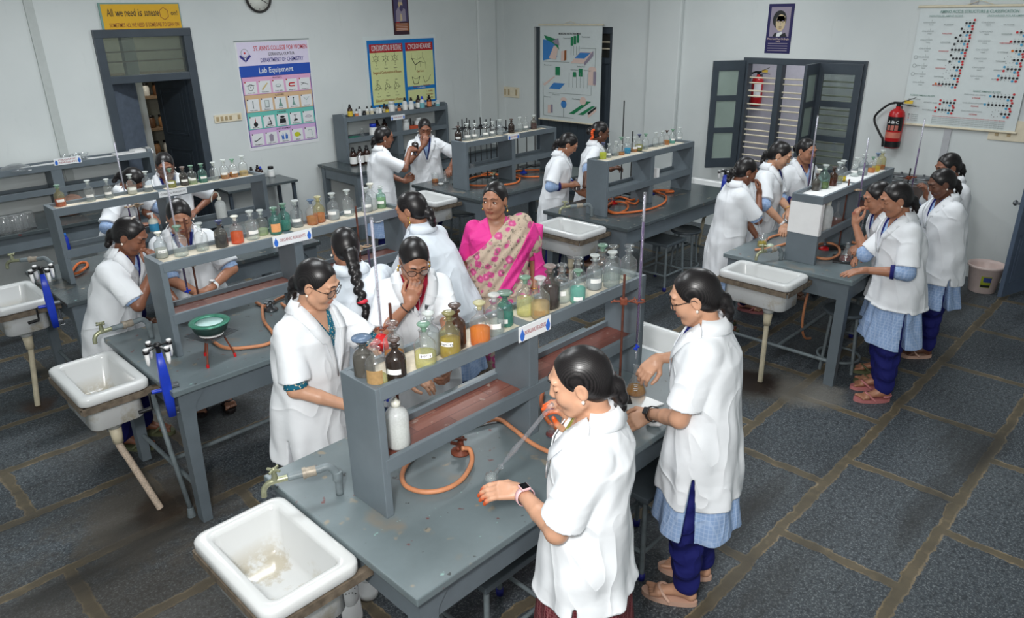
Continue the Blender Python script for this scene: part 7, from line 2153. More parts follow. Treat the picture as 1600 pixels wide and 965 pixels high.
    if g('jhumka'):
        for q in (1, -1): er.cyl(H(.002, q * .084, -.032), H(.002, q * .085, -.058), .002).ell(H(.002, q * .085, -.062), (.007, .007, .009), 10, 6)
    obj('earrings', er, M['gold'] if g('jhumka') else M['pearl'], body)
    # ---- glasses
    if g('glasses'):
        fr = MB(); ln = MB()
        rd = g('glasses') == 'round'
        for q in (1, -1):
            loop = []
            for i in range(20):
                a = 2 * PI * i / 20
                ca, sa = math.cos(a), math.sin(a)
                rx, rz = (.0235, .0215) if rd else (.0265 * (1 + .10 * abs(math.sin(2 * a))), .0195 * (1 + .10 * abs(math.sin(2 * a))))
                loop.append(H(.098 - .25 * max(0, abs(.033 + rx * ca * 1) - .03) , q * (.033 + rx * ca), .008 + rz * sa))
            fr.tube(loop, .0017, 6, closed=True)
            n_ = len(ln.v)
            ln.add([Vector(p) for p in loop], [tuple(range(20))])
            fr.tube([H(.090, q * .058, .014), H(.06, q * .072, .014), H(.0, q * .079, .016), H(-.016, q * .078, -.004)], .0017, 6)
        fr.tube([H(.099, .011, .012), H(.102, 0, .015), H(.099, -.011, .012)], .0017, 6)
        go = obj('glasses', fr, M['frame'], body)
        obj('lens', ln, M['lens'], go)
    # ---- clothes
    cv_ = g('cvox', .008)
    coat = g('coat', 'coat')
    hem = g('hem', .60)
    wid = g('wid', 1.0) * fat
    def clothfield(extra_hi=0):
        a = np.minimum(lo, (-.30 * S * fat, -.33 * S * fat, -.01)); b = np.maximum(hi, (.34 * S * fat, .33 * S * fat, 1.42 * S))
        b[2] = 1.44 * S
        return a, b
    ca_, cb_ = clothfield()
    ph = random.uniform(0, 6)
    def folds(X, Y, Z):
        zz = Z / S
        th = np.arctan2(Y, X - np.vectorize(x0f)(Z))
        low = np.clip((1.02 - zz) / .4, 0, 1)
        d = .0095 * S * low * np.sin(7 * th + ph + 2.0 * np.sin(3 * zz + ph)) + .003 * S * np.sin(13 * th + 9 * zz + ph) * (.2 + low)
        d = d + .003 * S * np.sin(21 * zz + 4 * th + ph) * np.exp(-((zz - 1.02) / .11) ** 2) + .002 * S * np.sin(30 * zz - 5 * th + ph) * np.exp(-((zz - 1.15) / .14) ** 2)
        return d
    def sleeve(Ft_, q, r0, r1, u, kk=.02):
        A = arms[q]
        e = A['E']; s0 = sh[q] + np.array((0, -q * .020 * S, -.022 * S))
        Fd = Field(ca_, cb_, Ft_.vox)
        if u <= 1:
            t = sh[q] * (1 - u) + e * u
            tx = t + nv(e - sh[q]) * .05
            Fd.cone(s0, tx, r0 * S, r1 * S, 0)
            d = nv(e - sh[q]); lim = float(d @ t)     # flat cuff
            Fd.g = np.maximum(Fd.g, (Fd.ax[0][:, None, None] * d[0] + Fd.ax[1][None, :, None] * d[1] + Fd.ax[2][None, None, :] * d[2] - lim).astype(F32))
        else:
            Fd.cone(s0, e, r0 * S, r1 * S, 0)
            w_ = u - 1
            Fd.cone(e, e * (1 - w_) + A['W'] * w_, r1 * S, r1 * .92 * S, .012)
        # melt into the shoulder, stay apart further down
        X, Y, Z = Fd.ax[0][:, None, None], Fd.ax[1][None, :, None], Fd.ax[2][None, None, :]
        ds = np.sqrt((X - s0[0]) ** 2 + (Y - s0[1]) ** 2 + (Z - s0[2]) ** 2)
        k = np.clip(kk * (1 - ds / (.17 * S)), .003, kk).astype(F32)
        h_ = np.clip(.5 + .5 * (Ft_.g - Fd.g) / k, 0, 1)
        Ft_.g = (Ft_.g * (1 - h_) + Fd.g * h_ - k * h_ * (1 - h_)).astype(F32)
    vz = g('vneck', 1.10)
    def vcut(X, Y, Z):
        w_ = np.interp(Z / S, [vz, 1.30, 1.36, 1.45], [0, .062, .075, .085]) * S
        w_ = np.where(Z / S < vz, -.05, w_)
        x0 = np.vectorize(x0f)(Z)
        return np.maximum(np.abs(Y) - w_, (x0 + .0 * S) - X)
    lowc = g('lower', 'salwar')
    # trousers / skirt
    if lowc == 'salwar':
        Ft = Field((-.2 * S * fat, -.24 * S * fat, 0), (.2 * S * fat, .24 * S * fat, .95 * S), cv_)
        for q in (1, -1):
            hip = V(0, q * .08, .85); kn = V(.015 + q * stx * .5, q * .09, .45); an = V(-.02 + q * stx, q * .09, .11)
            Ft.cone(hip, kn, .096 * S * fat, .086 * S, .03 * S); Ft.cone(kn, an, .088 * S, .058 * S, .03 * S)
        def fold2(X, Y, Z): return .004 * np.sin(60 * Z + 25 * Y + 14 * X) + .005 * np.sin(50 * Y + 30 * X)
        Ft.g += fold2(Ft.ax[0][:, None, None], Ft.ax[1][None, :, None], Ft.ax[2][None, None, :]).astype(F32) * .8
        obj('trousers', Ft.mesh('trousers')[0], M[g('lowmat', 'navy')], body)
    elif lowc in ('skirt', 'sari'):
        Ft = Field((-.30 * S * fat, -.34 * S * fat, 0), (.30 * S * fat, .34 * S * fat, 1.05 * S), cv_)
        hz = g('skirthem', .05)
        pr = [(hz * S, .25 * S, .21 * S), (.3 * S, .235 * S * fat, .195 * S * fat), (.6 * S, .215 * S * fat, .165 * S * fat), (.85 * S, .19 * S * fat, .14 * S * fat), (1.0 * S, .15 * S * fat, .115 * S * fat)]
        def pleat(X, Y, Z):
            th = np.arctan2(Y, X)
            return .009 * np.sin(15 * th + 3 * Z) * np.clip(1 - Z / S, 0, 1)
        Ft.torso(pr, x0f, 0, extra=pleat)
        obj('skirt' if lowc == 'skirt' else 'sari_skirt', Ft.mesh('skirt')[0], M[g('lowmat', 'maroon_check')], body)
        if lowc == 'sari':
            Fb = Field((-.32 * S * fat, -.36 * S * fat, 0), (.32 * S * fat, .36 * S * fat, .2), cv_)
            Fb.torso([(hz * S, .258 * S, .218 * S), (.17 * S, .252 * S, .213 * S)], x0f, 0, extra=pleat)
            obj('sari_border', Fb.mesh('border')[0], M['pink'], body)
    # kurta / blouse
    ku = g('kurta', 'kurta_blue')
    if ku:
        Fk = Field(ca_, cb_, cv_)
        pr = [(.80 * S, .172 * S * fat, .125 * S * fat), (.9 * S, .172 * S * fat, .122 * S * fat), (1.0 * S, .145 * S * fat, .108 * S * fat), (1.12 * S, .152 * S * fat, .117 * S * fat), (1.22 * S, .160 * S * fat, .116 * S * fat), (1.285 * S, .142 * S * (.5 + .5 * fat), .085 * S), (1.335 * S, .075 * S, .062 * S), (1.345 * S, .066 * S, .056 * S)]
        Fk.torso(pr, x0f, .0)
        su = g('ksleeve', 1.25)
        if su:
            for q in (1, -1): sleeve(Fk, q, .057 * (.6 + .4 * fat), .052 * (.6 + .4 * fat), su, .02)
        if g('kskirt', True):
            kz = g('khem', .42)
            pr2 = [(kz * S, .245 * S, .185 * S), (.60 * S, .212 * S * fat, .160 * S * fat), (.84 * S, .178 * S * fat, .128 * S * fat)]
            Fk.torso(pr2, x0f, .005, extra=folds)
            # side slits
            def slit(X, Y, Z):
                return np.maximum(np.maximum(np.abs(X + .0) - .028 * S * np.clip((.80 * S - Z) / (.35 * S), 0, 1), Z - .78 * S), .135 * S - np.abs(Y))
            Fk.put((-.05 * S, -.3 * S, kz * S - .02), (.05 * S, .3 * S, .8 * S), slit, .002, 's')
        nz_ = g('kneck', 1.25)
        def kcut(X, Y, Z):
            w_ = np.interp(Z / S, [nz_, 1.33, 1.4], [.004, .055, .07]) * S
            w_ = np.where(Z / S < nz_, -.05, w_)
            return np.maximum(np.abs(Y) - w_, np.vectorize(x0f)(Z) - .0 - X)
        Fk.put((-.3, -.12 * S, nz_ * S - .03), (.6, .12 * S, 1.45 * S), kcut, .004, 's')
        obj('blouse' if lowc == 'sari' else 'kurta', Fk.mesh('kurta')[0], M[ku], body)
        if ku == 'kurta_blue' and coat:
            cm = MB()
            for q in (1, -1):
                pts_ = []
                for z in (1.335, 1.28, 1.2, 1.14, vz + .01):
                    y = np.interp(z, [vz, 1.30, 1.36], [.004, .046, .06])
                    a = np.interp(z * S, [p[0] for p in pr], [p[1] for p in pr]); b = np.interp(z * S, [p[0] for p in pr], [p[2] for p in pr])
                    x = x0f(z * S) + b * max(0, 1 - (y * S / a) ** 2.3) ** (1 / 2.3) + .002
                    pts_.append((x, q * y * S, z * S))
                cm.tube(spline(pts_, 4), .009 * S, 8)
            obj('stole', cm, M['navy'], body)
            bd = MB()
            if su > 1.1:
                for q in (1, -1):
                    A = arms[q]; w_ = su - 1
                    p = A['E'] * (1 - w_) + A['W'] * w_; d = nv(A['W'] - A['E'])
                    bd.cyl(p + d * .030 * S, p + d * .054 * S, 0.0495 * S * (.6 + .4 * fat), .046 * S * (.6 + .4 * fat), 18)
                obj('cuff_band', bd, M['navy'], body)
    if coat:
        Fc = Field(ca_, cb_, cv_)
        cw = wid
        pr = [(hem * S, .224 * S * cw, .176 * S * cw), (.75 * S, .214 * S * cw, .166 * S * cw), (.88 * S, .202 * S * cw, .152 * S * cw), (1.0 * S, .186 * S * cw, .140 * S * cw), (1.12 * S, .182 * S * cw, .140 * S * cw), (1.22 * S, .186 * S * cw, .135 * S * cw), (1.28 * S, .166 * S * (.5 + .5 * cw), .105 * S), (1.32 * S, .122 * S, .084 * S), (1.35 * S, .085 * S, .070 * S), (1.372 * S, .078 * S, .066 * S)]
        Fc.torso(pr, x0f, .0, extra=folds, power=2.2)
        for q in (1, -1): sleeve(Fc, q, .064 * (.5 + .5 * fat), .074 * (.5 + .5 * fat), g('sleeve', .86), .05)
        # sleeve creases
        def crease(X, Y, Z):
            w_ = 2.2 * np.sin(7 * X + 5 * Y + 4 * Z + ph) + 1.3 * np.sin(13 * Y - 9 * Z + ph)
            return .0026 * np.sin(21 * (Z * .55 + X * .8) + w_) + .0022 * np.sin(30 * (Y * .8 - Z * .45) + w_ * 1.3)
        Fc.g += crease(Fc.ax[0][:, None, None], Fc.ax[1][None, :, None], Fc.ax[2][None, None, :]).astype(F32)
        Fc.put((-.4, -.12 * S, vz * S - .03), (.7, .12 * S, 1.45 * S), vcut, .003, 's')
        # neck hole from above
        nk = nb + np.array((.004, 0, .02)) * S
        Fc.ell(nk + np.array((.0, 0, .055)) * S, np.array((.062, .060, .060)) * S, .004, 's')
        # back/side vents
        def vent(X, Y, Z): return np.maximum(np.maximum(np.abs(X) - .006 - .02 * S * np.clip((.74 * S - Z) / (.2 * S), 0, 1), Z - .74 * S), .15 * S - np.abs(Y))
        Fc.put((-.05 * S, -.3 * S, hem * S - .02), (.05 * S, .3 * S, .76 * S), vent, .003, 's')
        cm_ = M[coat]
        obj('lab_coat', Fc.mesh('lab_coat')[0], cm_, body)
        # collar and lapels
        co = MB()
        pa = np.array(pr)
        def onc(y, z, off):
            a = np.interp(z * S, pa[:, 0], pa[:, 1]); b = np.interp(z * S, pa[:, 0], pa[:, 2])
            return x0f(z * S) + b * max(0.0, 1 - min(1, abs(y) / a) ** 2.2) ** (1 / 2.2) + off
        for q in (1, -1):
            inn, out = [], []
            for z, wl in ((1.372, .035), (1.345, .050), (1.31, .055), (1.26, .058), (1.22, .050), (1.215, .032), (vz + .06, .022), (vz, .012)):
                yi = np.interp(z, [vz, 1.30, 1.36, 1.45], [0, .062, .075, .085])
                inn.append((onc(yi * S, z, .006 * S), q * yi * S, z * S))
                yo = yi + wl
                out.append((onc(yo * S, z - .012, .009 * S), q * yo * S, (z - .012) * S))
            n_ = len(co.v)
            th_ = .004
            rings = [inn, out]
            f_ = [(i, i + 1, len(inn) + i + 1, len(inn) + i) for i in range(len(inn) - 1)]
            if q < 0: f_ = [t[::-1] for t in f_]
            co.add(rings[0] + rings[1], [t[::-1] for t in f_], True)
        # collar round the back of the neck
        bk1, bk2 = [], []
        for i in range(13):
            a = R(80 + 200 * i / 12)
            bk1.append((x0f(1.38 * S) + .066 * S * math.cos(a), .074 * S * math.sin(a), 1.385 * S)); bk2.append((x0f(1.33 * S) + .094 * S * math.cos(a) - .004, .108 * S * math.sin(a), 1.333 * S))
        co.add(bk1 + bk2, [(i + 13, i + 14, i + 1, i) for i in range(12)], True)
        col_ = obj('collar', co, cm_, body)
        sm = col_.modifiers.new('thick', 'SOLIDIFY'); sm.thickness = .004; sm.offset = 1
        if g('buttons'):
            bt = MB()
            for z in (1.06, .95, .84):
                bt.lathe([(0, 0), (.009, 0), (.009, .003), (0, .004)], 12, (onc(0, z, .004), 0, z * S), (1, 0, .1))
            obj('buttons', bt, plain('button_grey', rgb(190, 188, 182), .4), body)
    if lowc == 'sari':
        # pleated drape from the right hip over the left shoulder, with a pink border
        Fd = Field(ca_, cb_, cv_)
        pr = [(.84 * S, .198 * S * fat, .148 * S * fat), (1.0 * S, .170 * S * fat, .135 * S * fat), (1.12 * S, .172 * S * fat, .140 * S * fat), (1.22 * S, .172 * S * fat, .130 * S * fat), (1.285 * S, .150 * S * fat, .092 * S * fat), (1.335 * S, .098 * S, .076 * S), (1.35 * S, .08 * S, .066 * S)]
        def diag(lo_, hi_, ed):
            def f(X, Y, Z):
                u = (Z / S - 1.245) - (Y / S) * 1.0         # upper edge rises towards the left shoulder
                d = np.maximum(u - hi_, lo_ - u) * S * .7
                if ed:
                    u2 = (Z / S - .84) - 1.8 * Y / S
                    d = np.maximum(d, np.maximum(u2 - .03, -.13 - u2) * S * .48)
                return d
            return f
        def drape(name, lo_, hi_, mat, infl, ed=False):
            Fx = Field(ca_, cb_, cv_)
            P_ = [(a, b + infl, c + infl) for a, b, c in pr]
            Fx.torso(P_, x0f, 0, extra=lambda X, Y, Z: .004 * np.sin(70 * ((Z / S) - 1.25 * Y / S)))
            for q in (1,): Fx.cone(sh[1] + np.array((0, -.01, .01)) * S, sh[1] * .45 + arms[1]['E'] * .55, (.072 + infl) * S, (.082 + infl) * S, .03)
            dd = diag(lo_, hi_, ed)
            X, Y, Z = Fx.ax[0][:, None, None], Fx.ax[1][None, :, None], Fx.ax[2][None, None, :]
            Fx.g = np.maximum(Fx.g, dd(X, Y, Z).astype(F32))
            obj(name, Fx.mesh(name)[0], mat, body)
        drape('sari_drape', -.60, .02, M['sari'], .004)
        drape('sari_drape_border', -.60, .01, M['pink'], .010, True)
        # pallu hanging from the left shoulder behind and beside the arm
        pl = MB()
        rings = []
        for i in range(10):
            u = i / 9
            z = 1.26 - .62 * u
            rings.append([(x0f(z * S) * .6 + (-.15 + .17 * k / 6) * S * fat, (.17 + .075 * math.sin(PI * k / 6) + .02 * math.sin(6 * u + k) + .06 * u) * S * fat, z * S) for k in range(7)])
        pl.loft(rings, False, True, False)
        po = obj('pallu', pl, M['pink'], body)
        sm = po.modifiers.new('thick', 'SOLIDIFY'); sm.thickness = .012
        nk = MB().tube([(x0f(1.335 * S) + .068 * S * math.cos(a) + (.03 if abs(a) < .5 else 0), .068 * S * math.sin(a), (1.335 - .085 * max(0, math.cos(a))) * S) for a in np.linspace(-PI, PI, 24)], .003, 6)
        obj('necklace', nk, M['gold'], body)
    # ---- footwear
    for q in (1, -1):
        an, bl = feet[q]
        m_ = M[g('shoe', 'sandal')]
        cx = (an[0] + bl[0]) / 2 + .012 * S; cy = an[1] + q * .004
        ol = []
        for i in range(22):
            a = 2 * PI * i / 22
            lx = .128 * S * math.cos(a); w_ = (.046 + .010 * math.cos(a)) * S * math.sin(a)
            ol.append((cx + lx, cy + w_))
        z1 = .018
        so = obj('sandal', MB().prism(ol, 0.0, .026, None), m_, body)
        st_ = MB()
        tp = bl + np.array((.0, 0, .03)) * S
        for d in (1, -1):
            st_.tube(spline([(cx + .05 * S, cy, .062 * S), (cx + .035 * S, cy + d * .028 * S, .055 * S), (cx - .01 * S, cy + d * .046 * S, .018)], 5), .0085 * S, 8)
        if g('shoe', 'sandal') in ('sandal2', 'sandal4'):
            st_.tube([(cx - .075 * S + .05 * S * math.cos(a), cy + .044 * S * math.sin(a), .055 * S) for a in np.linspace(PI * .4, PI * 1.6, 10)], .007 * S, 8)
        obj('strap', st_, m_, so)
    # ---- watch / bangle
    wt = g('watch')
    if wt:
        for q, kind in wt:
            A = arms[q]
            d = nv(A['W'] - A['E']); p = A['W'] - d * g('woff', .03) * S
            out = -A['n']; out = nv(out - d * (out @ d))
            sd_ = np.cross(d, out)
            ring = [p + (out * math.cos(a) + sd_ * math.sin(a)) * .0315 * g('wr', 1) * S for a in np.linspace(0, 2 * PI, 20, endpoint=False)]
            wr_ = MB()
            if kind in ('smart_black', 'smart_pink', 'white'):
                rr_ = []
                for off in (-.010, .010): rr_.append([Vector(x + d * off * S) for x in ring])
                for off in (.010, -.010): rr_.append([Vector(p + (x - p) * 1.09 + d * off * S) for x in ring])
                wr_.loft(rr_ + [rr_[0]], False)
                wo = obj('watch', wr_, {'smart_black': M['black'], 'smart_pink': M['watchpink'], 'white': M['white']}[kind], body)
                Z_ = Vector(out); X_ = Vector(d); Y_ = Z_.cross(X_)
                mt = Matrix((X_, Y_, Z_)).transposed()
                c0 = Vector(p + out * .035 * g('wr', 1) * S)
                sx_ = .021 if 'smart' in kind else .013
                b_ = MB().box(-sx_, sx_, -.0175, .0175, -.004, .006, .004)
                obj('watch_case', MB().add([c0 + mt @ Vector(v) for v in b_.v], b_.f), M['watchpink'] if kind == 'smart_pink' else (M['black'] if kind == 'smart_black' else M['chrome']), wo)
                b_ = MB().box(-sx_ + .003, sx_ - .003, -.0145, .0145, .006, .0068)
                obj('watch_screen', MB().add([c0 + mt @ Vector(v) for v in b_.v], b_.f), M['white'] if kind == 'white' else M['watchblack'], wo)
            else:
                wr_.tube([Vector(x) for x in ring], .0032, 8, closed=True)
                obj('bangle', wr_, M['gold'] if kind == 'gold' else M['black'], body)
    s['arms'] = arms; s['Rw'] = Rw; s['base'] = base
    def world(p): return Vector(Rw @ np.array(p)) + base
    s['world'] = world; s['H'] = lambda x, y, z: world(H(x, y, z))
    s['body'] = body
    return s
# ================================================================== the people
def T3(v): return (v.x, v.y, v.z)
CAST = {}
def cast(key, **k):
    CAST[key] = person(k)
    return CAST[key]
def fwd(yaw, d=1.0): return (math.cos(R(yaw)) * d, math.sin(R(yaw)) * d)
# nearest girl, pipetting over the front bench
cast('pipette', label='girl in white coat and maroon checked skirt blowing through a glass tube, nearest the viewer', x=1.72, y=1.35, yaw=122, h=1.69, lean=-2, pitch=16, hyaw=10, skin='fair', hair='low', vox=.0042, cvox=.0065, kurta='green_print', ksleeve=.80, sleeve=.84, lower='skirt', kskirt=False,
     armL=dict(w=T3(atz(814, 768, 1.07)), pole=(-.5, 1, -.55), hd=(-.62, .62, .12), palmw=(.2, .2, -.9), curl=.42, tint=True, thumb=.5), armR=dict(w=T3(atz(889, 668, 1.30)), pole=(.1, -.8, -.6), hd=(-.25, .0, .95), palmw=(-.3, .25, .1), curl=.72, tint=True), watch=[(1, 'smart_pink')], armlen=1.04, hem=0.7, shoe='sandal')
cast('titrate', label='girl in white coat and navy trousers swirling an amber flask, black smartwatch on her wrist', x=2.66, y=1.42, yaw=113, hyaw=10, armlen=1.08, woff=.025, wr=1.02, h=1.70, lean=3, pitch=20, skin='fair', hair='low', vox=.0045, cvox=.0065, glasses='thin', ksleeve=.74, sleeve=.80, khem=0.44, hem=0.59,
     armL=dict(w=T3(atz(1016, 646, .955)), pole=(-.6, 1, -.05), hd=(-.6, .5, -.35), palmw=(.3, .5, -.6), curl=.5), armR=dict(w=T3(atz(1028, 560, 1.12)), pole=(-.2, -.6, -.6), hd=(-.8, .15, -.45), palmw=(-.2, .3, -.8), curl=.6), watch=[(1, 'smart_black')], shoe='sandal')
cast('teal', label='girl in glasses with a teal printed top under her white coat', x=1.63, y=3.03, yaw=292, h=1.66, lean=4, pitch=22, hyaw=6, skin='fair', hair='low', vox=.0042, cvox=.0065, glasses='square', kurta='teal_print', ksleeve=.98, kskirt=False, wid=1.08, vneck=1.02, kneck=1.22, khem=.5, lowmat='navy',
     armR=dict(w=T3(atz(545, 634, .97)), pole=(-.6, -.6, -.4), hd=(.9, -.3, 0), palmw=(0, 0, -1), curl=.4), armL=dict(w=(2.0, 2.66, .96), pole=(-.2, .8, -.5), hd=(.3, -.8, 0), palmw=(0, 0, -1), curl=.4))
cast('sniff', label='girl in round glasses sniffing at her fingers behind the nearest rack', x=2.33, y=3.09, yaw=243, h=1.64, lean=8, pitch=32, skin='mid', hair='bun', vox=.0045, cvox=.0065, glasses='round', jhumka=True, kurta='red_kurta', kskirt=False, ksleeve=0, buttons=True, vneck=1.16, wid=1.1, clip=False,
     armR=dict(wm=(.05, -.06, -.095), pole=(-.1, -.8, -.9), hdb=(.05, .35, .85), palm=(-1, .2, 0), curl=.7), armL=dict(w=T3(aty(700, 590, 2.60)), pole=(-.2, .8, -.5), hd=(-.4, -.5, -.1), palmw=(-.6, .3, 0), curl=.8), watch=[(-1, 'black'), (1, 'black')])
cast('braid', label='girl with a long thick braid and red band seen from behind, at the organic bench', x=2.12, y=3.33, yaw=72, h=1.61, lean=9, pitch=14, skin='mid', hair='braid', band=True, tailside=-.03, coat='coat2', vneck=1.15,
     armL=dict(w=(2.0, 3.86, .98), pole=(-.4, .8, -.5), hd=(.3, .9, 0), palmw=(0, 0, -1)), armR=dict(w=T3(aty(590, 425, 3.78)), pole=(-.3, -.8, -.5), hd=(-.4, .8, .2), palmw=(-.5, .2, -.4), curl=.6))
cast('bentback', label='girl seen from behind bending over the far end of the organic bench, beside the teacher', x=2.93, y=3.46, yaw=108, h=1.66, lean=21, pitch=18, hyaw=12, skin='mid', hair='low', jhumka=True, coat='coat2', vneck=1.16, wid=1.06,
     armL=dict(w=(2.78, 3.92, .95), pole=(-.4, .8, -.5), hd=(-.5, .7, 0), palmw=(0, 0, -1)), armR=dict(w=(2.96, 3.95, .95), pole=(-.3, -.8, -.5), hd=(-.2, .9, 0), palmw=(0, 0, -1)))
cast('teacher', label='woman teacher standing in a floral sari with a hot pink blouse and border', x=3.42, y=3.52, yaw=222, h=1.64, lean=0, pitch=4, hyaw=-18, skin='mid', hair='bun', vox=.0045, cvox=.0065, fat=1.22, coat=None, kurta='pink', ksleeve=.92, kskirt=False, lower='sari', lowmat='sari', eyes='open', gaze=-.5, jhumka=True, kneck=1.17, skirthem=.02, head=1.02,
     armR=dict(l=(.02, -.235, .80), pole=(-1, -.3, 0)), armL=dict(l=(.04, .25, .82), pole=(-1, .4, 0)), watch=[(1, 'gold')], shoe='sandal3')
cast('corner', label='girl with a white hair clip and raised hand, by the braided drain hose', x=1.29, y=4.9, yaw=312, h=1.60, lean=18, pitch=30, skin='dark', hair='low', clip=True, coat='coat', vneck=1.13, ksleeve=.9, kskirt=True,
     armR=dict(wm=(.06, -.03, -.10), pole=(-.1, -.6, -1), hdb=(.0, .25, .9), palm=(-1, .3, 0), curl=.75), armL=dict(w=(1.62, 4.62, .98), pole=(-.4, .8, -.5), hd=(.7, -.3, .0), palmw=(0, 0, -1)), shoe='sandal4')
cast('hidden', label='girl half hidden behind the organic reagent bottles, with a pale wristwatch', x=1.86, y=5.0, yaw=252, h=1.62, lean=9, pitch=26, skin='mid', hair='low', vneck=1.15, ksleeve=1.0, wid=1.12,
     armR=dict(w=T3(aty(318, 462, 4.62)), pole=(-.3, -.9, -.4), hd=(.4, -.3, 0), palmw=(0, 0, -1)), armL=dict(w=T3(aty(330, 450, 4.60)), pole=(-.3, .9, -.4), hd=(-.8, -.2, 0), palmw=(0, 0, -1)), watch=[(1, 'white')], shoe='sandal3')
cast('lookdown', label='girl with head bowed low behind the general reagent rack, nearest the left wall rack', x=2.02, y=6.92, yaw=318, h=1.56, lean=16, pitch=52, skin='dark', hair='low', ksleeve=1.1, armR=dict(w=T3(aty(216, 352, 6.52)), pole=(-.5, -.6, -.4), hd=(.9, -.2, 0), palmw=(0, 0, -1)), armL=dict(w=(2.5, 6.6, 1.0), pole=(-.3, .8, -.5)))
cast('glasses_back', label='girl in dark-rimmed glasses behind the general reagent rack, in front of the doorway', x=2.55, y=6.95, yaw=252, h=1.60, lean=5, pitch=24, skin='dark', hair='bun', glasses='square', armL=dict(w=T3(aty(306, 330, 6.8)), pole=(-.4, .9, -.3), hd=(-.6, -.5, 0), palmw=(0, 0, -1)), armR=dict(w=(2.30, 6.60, 1.0), pole=(-.3, -.8, -.5)), ksleeve=0)
cast('pour', label='girl pouring from a dark bottle at the end of the iron stand bench', x=4.66, y=6.60, yaw=332, h=1.60, lean=4, pitch=12, skin='dark', hair='low', ksleeve=0, vneck=1.15,
     armR=dict(w=T3(aty(640, 234, 6.46)), pole=(-.2, -.6, -.8), hd=(.8, -.1, .1), palmw=(.2, .5, -.6), curl=.8), armL=dict(w=T3(aty(632, 283, 6.58)), pole=(-.3, .6, -.7), hd=(.9, -.2, .25), palmw=(.1, -.5, .3), curl=.8), shoe='sandal3')
cast('nose', label='girl touching her nose, standing behind the end of the iron stand rack', x=5.57, y=6.93, yaw=238, h=1.58, lean=4, pitch=22, skin='dark', hair='bun', ksleeve=0, vneck=1.08,
     armR=dict(wm=(.055, -.04, -.085), pole=(-.1, -.9, -.8), hdb=(.0, .3, .9), palm=(-1, .2, 0), curl=.7), armL=dict(w=T3(aty(703, 262, 6.62)), pole=(-.3, .9, -.4), hd=(-.6, -.5, -.2), palmw=(0, 0, -1)))
cast('measure', label='girl with pale blue sleeves measuring liquid over the coiled hose bench', x=5.73, y=5.01, yaw=308, h=1.58, lean=7, pitch=34, skin='mid', hair='low', vneck=1.05, ksleeve=1.2,
     armR=dict(w=T3(aty(893, 289, 4.76)), pole=(-.6, -.6, -.5), hd=(.9, -.1, .1), palmw=(0, .4, -.6), curl=.6), armL=dict(w=T3(aty(906, 301, 4.86)), pole=(-.3, .8, -.5), hd=(.2, -.8, .0), palmw=(-.5, -.2, 0), curl=.8))
cast('flower', label='girl with orange flowers in her hair behind the coiled hose bench rack', x=6.38, y=5.05, yaw=312, h=1.60, lean=5, pitch=14, skin='deep', hair='bun', flower=-1, eyes='open', ksleeve=1.1,
     armL=dict(w=T3(aty(960, 272, 4.62)), pole=(-.3, .8, -.6), hd=(.7, -.3, .2), palmw=(0, -.4, -.5), curl=.8), armR=dict(w=T3(aty(912, 295, 4.72)), pole=(-.4, -.7, -.5), hd=(.6, -.4, 0), palmw=(0, 0, -1)), watch=[(1, 'black')])
cast('suck', label='girl drawing liquid up a pipette at the left end of the window bench', x=5.68, y=2.97, yaw=318, h=1.56, lean=5, pitch=22, skin='dark', hair='low', vneck=1.15, ksleeve=.98, hem=.50,
     armR=dict(wm=(.055, -.02, -.105), pole=(-.1, -.6, -1), hdb=(.05, .2, .9), palm=(-1, .3, 0), curl=.72), armL=dict(w=T3(aty(1184, 372, 2.80)), pole=(-.3, .8, -.5), hd=(.4, -.7, -.1), palmw=(.3, -.2, -.5), curl=.6), shoe='sandal4')
cast('window', label='girl looking down with both arms on the window bench, before the window bars', x=6.33, y=3.0, yaw=285, h=1.62, lean=5, pitch=24, skin='fair', hair='low', vneck=1.08, ksleeve=1.05, hem=.5,
     armR=dict(w=T3(aty(1226, 352, 2.66)), pole=(-.4, -.9, -.4), hd=(-.9, -.3, -.1), palmw=(0, 0, -1)), armL=dict(w=T3(aty(1234, 330, 2.70)), pole=(-.4, .9, -.3), hd=(-.8, -.4, 0), palmw=(0, 0, -1)), watch=[(-1, 'white'), (1, 'gold')], shoe='sandal2')
cast('behind_rack', label='girl looking over the bottles of the window bench rack, before the open shutter', x=6.86, y=2.93, yaw=250, h=1.58, lean=3, pitch=12, skin='mid', hair='bun', vneck=1.1, eyes='open', armR=dict(l=(.24, -.12, 1.0), pole=(-.5, -.7, -.5)), armL=dict(l=(.26, .12, 1.0), pole=(-.5, .7, -.5)))
cast('table_hand', label='girl with her palm flat on the window bench by the red flask, pale blue sleeve', x=5.36, y=1.47, yaw=130, h=1.62, lean=7, pitch=20, skin='mid', hair='low', clip=False, ksleeve=1.18, hem=0.73, khem=0.46, wid=1.04, shoe='sandal2', cvox=.007,
     armL=dict(w=T3(aty(1352, 422, 1.60)), pole=(-.6, .5, -.5), hd=(-.75, .6, -.05), palmw=(0, 0, -1), curl=.12, spread=1.6), armR=dict(w=T3(aty(1352, 400, 1.78)), pole=(-.5, -.7, -.4), hd=(-.85, .4, 0), palmw=(-.2, -.3, -.6), curl=.5))
cast('pipette_right', label='girl sucking a pipette beside the girl with the flat palm', x=5.64, y=1.58, yaw=128, h=1.56, lean=17, pitch=22, skin='mid', hair='low', ksleeve=1.1, hem=0.66, khem=0.44, shoe='sandal4',
     armL=dict(wm=(.06, .02, -.105), pole=(-.1, .6, -1), hdb=(.05, -.2, .9), palm=(-1, -.3, 0), curl=.72), armR=dict(w=T3(aty(1345, 384, 1.92)), pole=(-.5, -.8, -.3), hd=(-.9, .2, -.05), palmw=(0, 0, -1), curl=.5))
